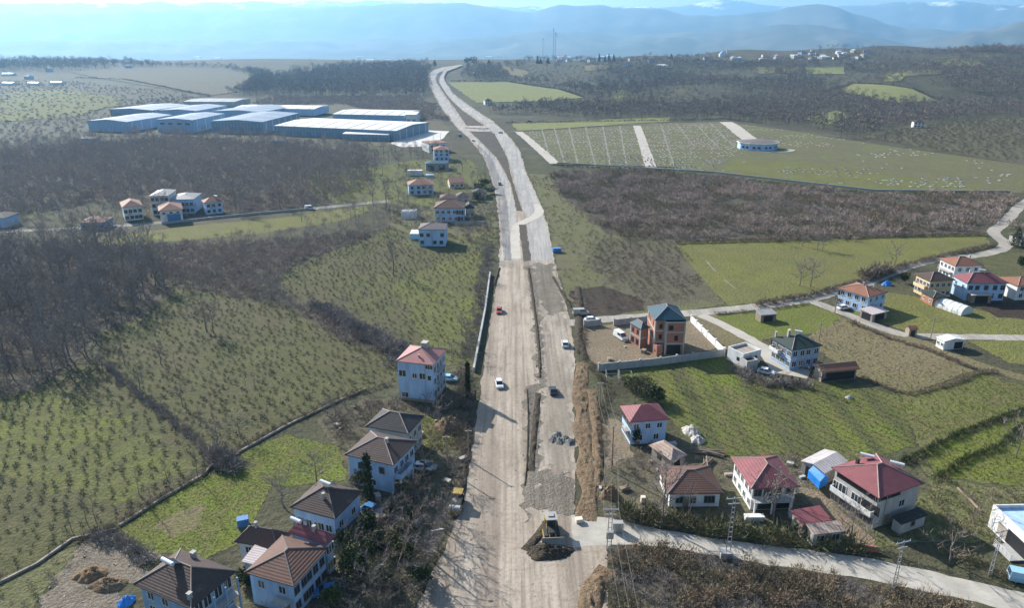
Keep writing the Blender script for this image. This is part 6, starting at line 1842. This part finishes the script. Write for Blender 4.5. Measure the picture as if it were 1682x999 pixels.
for i, (x, y, H, r_) in enumerate(((648,905,4,1.8),(662,930,5,2.2),(600,935,5,2.4),(640,850,3.2,1.6),(680,860,3.5,1.6),(618,905,4,2),(575,935,5,2.4),(690,960,4,2),(655,885,3,1.6))):
    leafy((x, y), H, r_, 'dark evergreen among the bare trees of the roadside gardens', 'leaf_dark' if i % 3 else 'leaf_olive', n=700, group='evergreens of the roadside gardens')
for i, (x, y, H, r_) in enumerate(((1285,625,1.6,.5),(1300,628,1.8,.5),(1312,630,1.7,.5))):
    leafy((x, y), H, r_, 'small clipped conifer in the front garden of the blue and white house', 'leaf_dark', 'cone', n=160, leaf=.22, group='clipped conifers in a front garden', name='garden_conifer')

# woods: the trees that show largest stand alone, the mass behind them is one wood
cands = []
def cand(pts, hmin, hmax, ks, label, group, seed):
    g = random.Random(seed)
    for x, y in pts:
        H = g.uniform(hmin, hmax); k = g.choice(ks)
        cands.append((H / math.hypot(x, y, HCAM), x, y, H, k, g.uniform(0, 6.28), label, group))
wl = spread(F_['wood_left'], 5.2, 1, .85, wob=4)
cand(wl, 7, 14.5, ['tall0', 'tall1', 'tall2', 'wide0', 'wide2'], 'tall bare grey tree of the dense wood left of the orchards', 'bare trees of the dense wood left of the orchards', 1)
hwd = spread(F_['hedge_wood'], 4.6, 2, .75, wob=3)
cand(hwd, 4, 7.5, ['wide0', 'wide1', 'wide2', 'low0', 'low1'], 'bare tree of the scrubby belt between the two orchards', 'bare trees of the belt between the orchards', 2)
wb_ = spread(F_['wood_band'], 6.6, 3, .85, wob=7)
cand(wb_, 6, 13.5, ['tall0', 'tall1', 'wide1'], 'bare tree of the long wood below the factory', 'bare trees of the wood below the factory', 3)
cands.sort(reverse=True)
n_ind = max(0, 292 - N_IND[0])
quota = {'bare trees of the dense wood left of the orchards': 150, 'bare trees of the belt between the orchards': 60, 'bare trees of the wood below the factory': 60}
rest = []
cands = [c for c in cands]
for c in cands[:n_ind]:
    bare_tree(c[1], c[2], c[4], c[3] / KIND[c[4]][2], c[5], c[6], c[7])
for c in cands[n_ind:]: rest.append(c)
st = [soft_tree(100 + i, 10, 3.2, 150, .10) for i in range(6)]
st_small = [soft_tree(140 + i, 10, 3.4, 150, .105) for i in range(6)]
st_far = [soft_tree(200 + i, 10, 4.4, 64, .42) for i in range(6)]
if rest:
    near = [c for c in rest if c[2] < 330]; far = [c for c in rest if c[2] >= 330]
    for nm, cs, va in (('woodland', near, st), ('woodland', far, st_small)):
        if cs:
            V, F = scatter(va, [(c[1], c[2], c[3] / 10, 1.0, c[5]) for c in cs])
            tag(link(nm, tri_mesh(nm, V, F, [M['twig_wood']])), 'dense grey leafless woodland on the left', 'woodland', None, 'stuff')

bushes = [bush(300 + i, 64, 1.3, 1.7, .11, .7) for i in range(6)]
brush = [join([bush(360 + i, 70, 1.1, 1.5, .055, .55), cloud(380 + i, 30, (0, 0, .5), (.9, .9, .45), .3, .16, .2, .2)]) for i in range(6)]
bushes_far = [bush(340 + i, 80, 1.8, 2.1, .14, .85) for i in range(6)]
# undergrowth below the woods
fill('undergrowth', 'low leafless undergrowth beneath the left woods', 'undergrowth', bushes, spread(F_['wood_left'], 3.0, 11, .8) + spread(F_['hedge_wood'], 2.3, 12, .9), 'twig_scrub', .7, 1.5, 5)
fill('undergrowth', 'low leafless undergrowth in the wood below the factory', 'undergrowth', bushes_far, spread(F_['wood_band'], 4.0, 13, .8), 'twig_scrub', .8, 1.6, 6)
bandp = [p for p in spread(F_['bush_band'], 3.0, 14, .95, wob=5) if mnoise.noise(Vector((p[0]*.03,p[1]*.04,2))) > -.42]
fill('thicket', 'dense grey brown thicket of leafless bushes below the cemetery', 'thicket', bushes_far, [p for p in bandp if mnoise.noise(Vector((p[0]*.05,p[1]*.05,9))) > -.05], 'twig_scrub', .5, 1.6, 7)
fill('thicket', 'browner bushes among the grey thicket below the cemetery', 'thicket', bushes_far, [p for p in bandp if mnoise.noise(Vector((p[0]*.05,p[1]*.05,9))) <= -.05], 'twig_mixed', .35, 1.4, 70)
fill('thicket', 'sparse bushes on the rough slope beside the highway', 'thicket', bushes, spread(F_['roadside_brown'], 2.2, 15, .8, wob=5) + spread(F_['roadside_right'], 2.6, 16, .6, wob=5), 'twig_mixed', .25, .8, 8)
slow = spread(F_['scrub_low'], 1.05, 17, .95)
fill('thicket', 'brown winter thicket below the village road', 'thicket', brush, [p for p in slow if mnoise.noise(Vector((p[0]*.16,p[1]*.16,7))) > -.05], 'twig_mixed', .45, 1.5, 9)
fill('thicket', 'grey bramble growth below the village road', 'thicket', brush, [p for p in slow if mnoise.noise(Vector((p[0]*.16,p[1]*.16,7))) <= -.05], 'twig_grey', .3, .95, 19)
hedge_near = world_poly([(1008,842),(1100,850),(1200,868),(1290,880),(1330,888),(1420,905),(1420,918),(1260,897),(1090,869),(1015,862)])
fill('thicket', 'dark thicket above the village road', 'thicket', bushes, spread(hedge_near, 1.15, 18, .95), 'leaf_olive', .8, 1.75, 10)
fill('garden_scrub', 'tangled garden scrub around the houses on the right', 'scrub', bushes, spread(F_['gardens_right'], 1.7, 19, .42, (F_['court'],)), 'twig_brown', .3, .9, 11)
fill('garden_scrub', 'tangled garden scrub around the houses on the left', 'scrub', bushes, spread(F_['garden_left'], 1.5, 20, .6), 'twig_brown', .35, 1.0, 12)
fill('garden_scrub', 'rough bushes right of the large house', 'scrub', bushes, spread(F_['rough_right'], 2.0, 21, .55), 'twig_mixed', .4, 1.0, 13)
fill('garden_scrub', 'bushes around the roadside houses at the far bend', 'scrub', bushes_far, spread(F_['village_left'], 3.5, 22, .55) + spread(F_['left_green'], 6, 23, .3), 'twig_mixed', .4, 1.0, 14)
fill('garden_scrub', 'weeds on the bare plot beside the big blue house', 'scrub', bushes, spread(F_['corner_left'], 2.0, 24, .5), 'twig_brown', .3, .7, 15)

# far woods
def wpoly(px): return world_poly(px)
greens = [F_[k] for k in ('far_field', 'far_field_right', 'far_field_tan', 'far_tan', 'cemetery', 'verge_strip', 'clearing', 'hill_field', 'hill_green', 'orchard_hill', 'factory_ground', 'wood_band', 'left_green')]
fw1 = wpoly([(800,186),(1000,196),(1190,195),(1240,203),(1440,232),(1510,205),(1600,192),(1760,192),(1760,170),(1560,168),(1480,171),(1370,152),(1240,158),(1130,170),(980,172),(900,172)])
fill('woodland', 'grey leafless wood behind the cemetery', 'woodland', st_far, spread(fw1, 7.5, 31, .95, greens, wob=10), 'twig_far', .5, 1.25, 21)
fw2 = wpoly([(765,130),(960,160),(1140,168),(1240,156),(1365,150),(1400,136),(1500,146),(1760,168),(1760,84),(1600,84),(1480,100),(1320,103),(1200,104),(1000,108),(880,106),(770,112)])
f2p = spread(fw2, 9.5, 32, .95, greens, wob=18)
fill('thicket', 'scattered bushes on the far right slopes', 'thicket', bushes_far, [q for q in f2p[::2] if mnoise.fractal(Vector((q[0]*.0055,q[1]*.0075,5)),1,2,3) <= -.05][::2], 'twig_far', .8, 1.8, 122)
fill('woodland', 'grey leafless woods on the far right slopes', 'woodland', st_far, [q for q in f2p if mnoise.fractal(Vector((q[0]*.0055,q[1]*.0075,5)),1,2,3) > -.05], 'twig_far', .6, 1.6, 22)
fw3 = wpoly([(420,132),(560,112),(690,108),(712,125),(715,150),(690,160),(450,160),(400,150)])
fill('woodland', 'blue grey leafless wood left of the highway crest', 'woodland', st_far, spread(fw3, 9.5, 33, .92, greens, wob=14), 'twig_far', .7, 1.8, 23)
fw4 = wpoly([(-120,110),(60,104),(150,104),(260,109),(230,116),(100,117),(-120,122)])
fill('woodland', 'dark wood on the skyline of the left hill', 'woodland', st_far, spread(fw4, 11, 34, .8, greens), 'twig_far', 1.0, 1.8, 24)
fw4b = wpoly([(200,106),(300,107),(380,111),(430,119),(420,124),(360,114),(280,111),(200,111)])
fill('woodland', 'row of trees along the crest of the tan hill field', 'woodland', st_far, spread(fw4b, 10, 134, .7), 'twig_far', .6, 1.2, 124)
fw5 = wpoly([(340,128),(420,118),(450,125),(440,155),(400,160),(345,150)])
fill('woodland', 'dark wood in the hollow right of the tan hill field', 'woodland', st_far, spread(fw5, 9, 35, .9, [F_['hill_field']]), 'twig_far', .9, 1.4, 25)
fill('thicket', 'dark scrub behind the factory halls', 'thicket', bushes_far, spread(F_['scrub_behind'], 5, 36, .75, greens[:3], wob=6), 'twig_scrub', 1.0, 2.2, 26)
fw6b = wpoly([(-100,130),(110,133),(250,148),(345,160),(300,170),(150,176),(0,205),(-100,215)])
fill('thicket', 'hillside hazel rows above the factory on the left', 'thicket', bushes_far, spread(fw6b, (7, 11), 377, .6, [F_['hill_field']], .5), 'twig_far', .6, 1.2, 277)
fw6 = wpoly([(0,200),(200,175),(260,160),(340,160),(300,172),(140,205),(130,226),(60,232),(0,236)])
fill('thicket', 'hillside hazel rows left of the factory', 'thicket', bushes_far, spread(fw6, (5, 9), 37, .7, greens[:2], .5), 'twig_far', .6, 1.2, 27)
fw7 = wpoly([(430,238),(600,243),(700,246),(760,262),(690,262),(600,275),(500,285),(440,262)])
fill('woodland', 'leafless trees in front of the huge factory hall', 'woodland', st_small, spread(fw7, 7, 38, .75, wob=6), 'twig_wood', .5, 1.0, 28)
fw8 = wpoly([(1420,228),(1500,208),(1600,196),(1760,194),(1760,288),(1690,270)])
fill('thicket', 'hazel plantation on the slope right of the cemetery', 'thicket', bushes_far, spread(fw8, 5, 39, .8), 'twig_hazel', .7, 1.1, 29)
fw9 = wpoly([(500,330),(640,330),(690,345),(700,395),(640,370),(560,385),(480,380),(500,350)])
fill('woodland', 'leafless trees beside the lane near the roadside houses', 'woodland', st_small, spread(fw9, 6, 40, .45), 'twig_wood', .4, .8, 30)
fw10 = wpoly([(0,345),(60,350),(120,352),(130,378),(60,372),(0,378)])
fill('woodland', 'leafless trees around the low dark cottage', 'woodland', st_small, spread(fw10, 6, 41, .6), 'twig_wood', .4, .8, 31)
fw11 = wpoly([(860,104),(1200,100),(1480,96),(1760,88),(1760,82),(1500,88),(1300,92),(1000,98),(860,98)])
fill('woodland', 'line of trees on the far crest', 'woodland', st_far, spread(fw11, 17, 42, .5), 'twig_far', .8, 1.3, 32)
fw12 = wpoly([(100,345),(175,330),(240,345),(300,335),(375,335),(385,350),(300,366),(200,372),(110,378)])
fill('woodland', 'leafless trees among the houses of the far cluster', 'woodland', st_small, spread(fw12, 5.5, 141, .5), 'twig_wood', .35, .75, 131)
fw13 = wpoly([(640,285),(700,275),(800,290),(812,345),(805,400),(690,392),(650,350)])
fill('woodland', 'leafless trees and shrubs among the houses of the far bend', 'woodland', st_small, spread(fw13, 5.0, 142, .5), 'twig_wood', .3, .7, 132)
plain_w = [Vector((-3500, 3300)), Vector((3500, 3300)), Vector((9000, 10500)), Vector((-9000, 10500))]
fill('woodland', 'tree belts on the plain below the mountains', 'woodland', st_far, spread(plain_w, 230, 43, .5), 'twig_far', 1.5, 4.5, 33, .3, .5)

# plain: scattered pale roofs
pv_ = random.Random(9)
for i in range(90):
    y = pv_.uniform(3600, 9000); x = pv_.uniform(-.62, .5) * y; s = pv_.uniform(.8, 2.2)
    b = MB(); w, d = pv_.uniform(20, 60) * s, pv_.uniform(14, 30) * s
    b.box(0, w, 0, d, -1, 7, 0); b.add([(0,0,7.01),(w,0,7.01),(w,d,7.01),(0,d,7.01),(0,d/2,10),(w,d/2,10)], [(0,1,5,4),(2,3,4,5),(1,2,5),(3,0,4)], 1)
    o = b.build('plain_building', [M['white'], M['white_sheet' if pv_.random() < .6 else 'pale_tile']]); o.location = (x, y, terr(x, y))
    tag(o, 'tiny pale building on the hazy plain', 'building', 'buildings on the hazy plain')

# ------------------------------------------------------------------ hazel orchards
hz_v = []
for i in range(5):
    hz_v.append(join([cloud(400 + i, 46, (0, 0, .42), (.6, .6, .4), .42, .06, .6, .2), cloud(420 + i, 12, (0, 0, .22), (.5, .5, .18), .3, .22, .3, .2)]))
hz_me = [tri_mesh('hazel_bush', V, F, [M['twig_hazel']]) for V, F in hz_v]
op = []
for key, seed, ang, stp, lab, grp in (('orchard_near', 51, R(28), (2.35, 2.2), 'small leafless hazel bush of the near left orchard', 'hazel bushes of the near left orchard'),
                      ('orchard_mid', 52, R(-32), (2.3, 2.1), 'small leafless hazel bush of the middle left orchard', 'hazel bushes of the middle left orchard'),
                      ('orchard_top', 53, R(-30), (2.5, 2.3), 'small leafless hazel bush of the upper left orchard', 'hazel bushes of the upper left orchard')):
    for x, y in spread(F_[key], stp, seed, .86, (), ang, 1, .26):
        op.append((math.hypot(x, y), x, y, lab, grp))
op.sort()
orr = random.Random(17)
vis = [p for p in op if p[2] > 95 and abs(p[1]) < p[2] * .76][:298]
vset = set((p[1], p[2]) for p in vis)
for d_, x, y, lab, grp in vis:
    o = link('hazel_bush', hz_me[orr.randrange(5)]); s = orr.uniform(.55, 1.15); o.scale = (s, s, s * orr.uniform(.8, 1.2)); o.rotation_euler.z = orr.uniform(0, 6.28); o.location = (x, y, 0)
    tag(o, lab, 'bush', grp)
restp = [(p[1], p[2]) for p in op if (p[1], p[2]) not in vset]
fill('hazel_orchard', 'rows of leafless hazel bushes filling the left orchards', 'orchard', hz_v, restp, 'twig_hazel', .5, 1.1, 61)

# hedges: each one a planted line
def hedge(label, px, h=1.4, w=1.2, mat='twig_brown', dens=2.6, name='hedge', cat='hedge', sway=.3):
    c = [G(*p).xy for p in px]; g = random.Random(int(px[0][0] * 3 + px[0][1])); pl = []
    for i in range(len(c) - 1):
        ln = (c[i+1] - c[i]).length; n = max(2, int(ln * dens / max(1, c[i].y / 220)))
        for j in range(n):
            p = c[i].lerp(c[i+1], (j + g.random()) / n); s = h / 1.7 * g.uniform(.6, 1.25)
            pl.append((p.x + g.uniform(-1, 1) * w / 2, p.y + g.uniform(-1, 1) * w / 2, s, g.uniform(.8, 1.2), g.uniform(0, 6.28)))
    V, F = scatter(bushes if c[0].y < 330 else bushes_far, pl)
    tag(link(name, tri_mesh(name, V, F, [M[mat]])), label, cat)
hedge('long dark hedge climbing right from the row crop', [(1480,762),(1525,742),(1580,712),(1640,690),(1700,668)], 1.1, .7, 'leaf_dark')
hedge('second dark hedge below the long one on the right slope', [(1535,790),(1590,755),(1640,735),(1682,700)], 1.1, .7, 'leaf_dark')
hedge('low hedge between the tan field and the green field', [(1500,648),(1560,632),(1610,612),(1640,612)], 1.0, .8)
hedge('hedge line under the tan field towards the low shed', [(1415,622),(1460,640),(1500,650)], .9, .7)
hedge('roadside hedge along the lane above the tan field', [(1395,530),(1460,556),(1520,575),(1600,608)], 1.0, 1.2)
hedge('dark hedge between the pasture and the lane', [(1240,503),(1330,488),(1400,468),(1440,458),(1490,436),(1560,420),(1632,404)], 1.6, 1.8, dens=3)
hedge('bushy clump on the hedge where the lane meets the pasture', [(1418,458),(1440,452),(1458,446)], 3.2, 3.0, 'twig_brown', 4)
hedge('hedge along the top of the far pasture below the thicket', [(1110,400),(1250,396),(1400,391),(1615,386)], 1.6, 1.5)
hedge('dark hedge below the cemetery', [(915,274),(1060,280),(1180,292),(1300,305),(1440,320),(1660,318)], 1.2, 2.0, 'leaf_olive', 1.6)
hedge('tree-lined edge behind the cemetery', [(830,203),(1000,200),(1190,196),(1250,204)], 1.8, 2.0, 'twig_far', 1.5)
hedge('dark hedge above the far green field', [(740,134),(830,133),(920,147),(960,160)], 2.2, 2.4, 'twig_far', 2)
hedge('dark hedge around the right far green field', [(1355,152),(1400,137),(1500,146),(1545,166)], 2.4, 2.4, 'twig_far', 2)
hedge('hedge below the tan hill field on the left', [(125,128),(205,131),(300,150),(345,158)], 2, 2, 'twig_far', 2)
hedge('ditch growth from the left wood down to the paddock wall', [(172,600),(240,660),(300,705),(350,752),(372,768)], 1.2, 1.8, 'twig_grey', 2.2)
hedge('dark growth at the ditch end above the paddock', [(352,752),(372,765),(385,775)], 2.6, 2.4, 'twig_grey', 5)
hedge('rough growth along the wall between orchard and paddock', [(130,890),(196,862),(262,820),(335,782)], 1.0, 1.6, 'twig_brown', 3)
hedge('overgrown edge between paddock and bare plot', [(148,885),(200,895),(245,925)], 1.6, 2.0, 'twig_grey', 3)
hedge('rough growth along the lower edge of the middle orchard', [(390,742),(470,698),(560,656),(640,632)], .9, 1.2, 'twig_brown', 3)
hedge('roadside growth between houses and dirt road on the left', [(762,612),(760,650),(760,700),(756,770)], 1.5, 3.5, 'twig_brown', 2)
hedge('roadside growth beside the highway at the upper orchard', [(803,400),(793,450),(783,520),(768,590)], 1.5, 4.0, 'twig_grey', 1.6)
hedge('bramble bank on the left side of the orchard behind the blue house', [(520,505),(600,550),(660,580),(650,600)], 2.2, 5, 'twig_grey', 4)
hedge('weedy strip between berm and brick house yard', [(960,540),(955,580),(975,606),(1000,640),(985,690),(990,750)], .8, 2.0, 'twig_mixed', 3)
hedge('hedge in front of the garage and the blue and white house', [(1205,606),(1235,625),(1262,632),(1330,635)], 1.6, 3.0, 'twig_grey', 4)
hedge('growth along the roadside below the modern white house', [(1545,905),(1600,925),(1640,945),(1690,960)], 1.2, 2.2, 'twig_mixed', 3)
hedge('clipped dark hedge behind the dark grey wooden shed', [(1175,516),(1240,512),(1330,500)], .8, .8, 'twig_brown', 2)

_a, _b = G(1100,610), G(1390,742)
ROWS = math.atan2(_b.y - _a.y, _b.x - _a.x)
# grass and weeds standing on the near fields
tuft = [cloud(500 + i, 12, (0, 0, .05), (.3, .3, .05), .17, .06, 1.6, .1) for i in range(5)]
tuft_b = [cloud(520 + i, 12, (0, 0, .1), (.4, .4, .1), .45, .10, 1.6, .1) for i in range(5)]
fill('grass_tufts', 'short green tufts on the left paddock and greens', 'grass', tuft, spread(F_['paddock'], .55, 61, .8, (F_['paddock_bare'],)) + spread(F_['green_corner'], .6, 62, .8) + spread(F_['verge_green'], .8, 69, .8), 'blade', .5, 1.0, 71)
fill('crop_plants', 'leafy green crop standing in slanting rows', 'crop', tuft_b, spread(F_['green_right'], (.62, 2.1), 63, .9, (), ROWS, 1, .17), 'leaf_green', .35, .8, 72)
fill('grass_tufts', 'rough grass on the right fields', 'grass', tuft_b, spread(F_['green_right_low'], .9, 64, .8) + spread(F_['green_right_far'], 1.0, 65, .7) + spread(F_['rough_right'], .9, 66, .7) + spread(F_['stubble_right'], 1.4, 67, .6), 'blade', .4, 1.0, 73)

# stones and clods lying about the roadworks, and odd boxes in the yards
rock = []
for i in range(4):
    g_ = np.random.default_rng(600 + i); a_ = g_.normal(size=(5, 3)); a_ /= np.linalg.norm(a_, axis=1)[:, None]; a_[:, 2] = np.abs(a_[:, 2]) * .7
    rock.append((a_, np.array([(0,1,2),(0,2,3),(0,3,4),(1,2,4),(2,3,4),(0,1,4),(1,3,4)])))
save_ = blocked[:]; blocked[:] = []
rp = world_poly([(690,999),(745,870),(785,690),(805,520),(822,440),(905,440),(935,520),(942,600),(942,760),(945,860),(1000,880),(1000,999)])
pts_ = [p for p in spread(rp, 1.6, 81, .9) if mnoise.noise(Vector((p[0]*.22, p[1]*.05, 3))) > .12]
fill('rubble', 'stones and clods strewn over the unfinished road', 'rubble', rock, pts_, 'soil', .06, .22, 82)
fill('rubble', 'dark clods along the middle of the unfinished road', 'rubble', rock, spread(world_poly([(866,440),(878,440),(890,520),(894,620),(888,700),(880,775),(864,775),(868,650),(880,620),(878,560)]), .7, 83, .7), 'dark_soil', .08, .32, 84)
fill('rubble', 'grey stones in the rough patch above the bulldozer', 'rubble', rock, spread(world_poly([(872,772),(938,776),(943,845),(872,840)]), .55, 85, .6), 'gravel', .06, .22, 86)
fill('rubble', 'pale rubble on the bare plot beside the big blue house', 'rubble', rock, spread(world_poly([(150,885),(200,885),(250,915),(235,935),(190,905)]), .5, 87, .7) + spread(F_['dirt_left'], 1.5, 88, .5), 'white_cloth', .1, .4, 88)
blocked[:] = save_
bx = MB().box(-.5, .5, -.35, .35, -.05, .5).box(-.54, .54, -.39, .39, .502, .56)
bxm = [MB().box(-.5, .5, -.35, .35, -.05, .5).box(-.54, .54, -.39, .39, .502, .56).mesh('yard_box', M[m_]) for m_ in ('wood', 'concrete', 'stone', 'grey')]
yr = random.Random(44); cl = []
for key, n_, sd in (('garden_left', 16, 93), ('gardens_right', 16, 94), ('house_yard', 6, 95)):
    c_ = spread(F_[key], 4.0, sd, .8, (F_['court'],)); c_ = [p for p in c_ if p[1] > 70]; yr.shuffle(c_); cl += c_[:n_]
for x, y in cl:
    o = link('yard_box', yr.choice(bxm)); o.location = (x, y, 0); o.rotation_euler.z = yr.uniform(0, 3); s_ = yr.uniform(.6, 1.6); o.scale = (s_ * yr.uniform(.8, 1.8), s_, s_)
    tag(o, 'small weathered box lying in a yard between the houses', 'box', 'odd boxes lying about the yards')
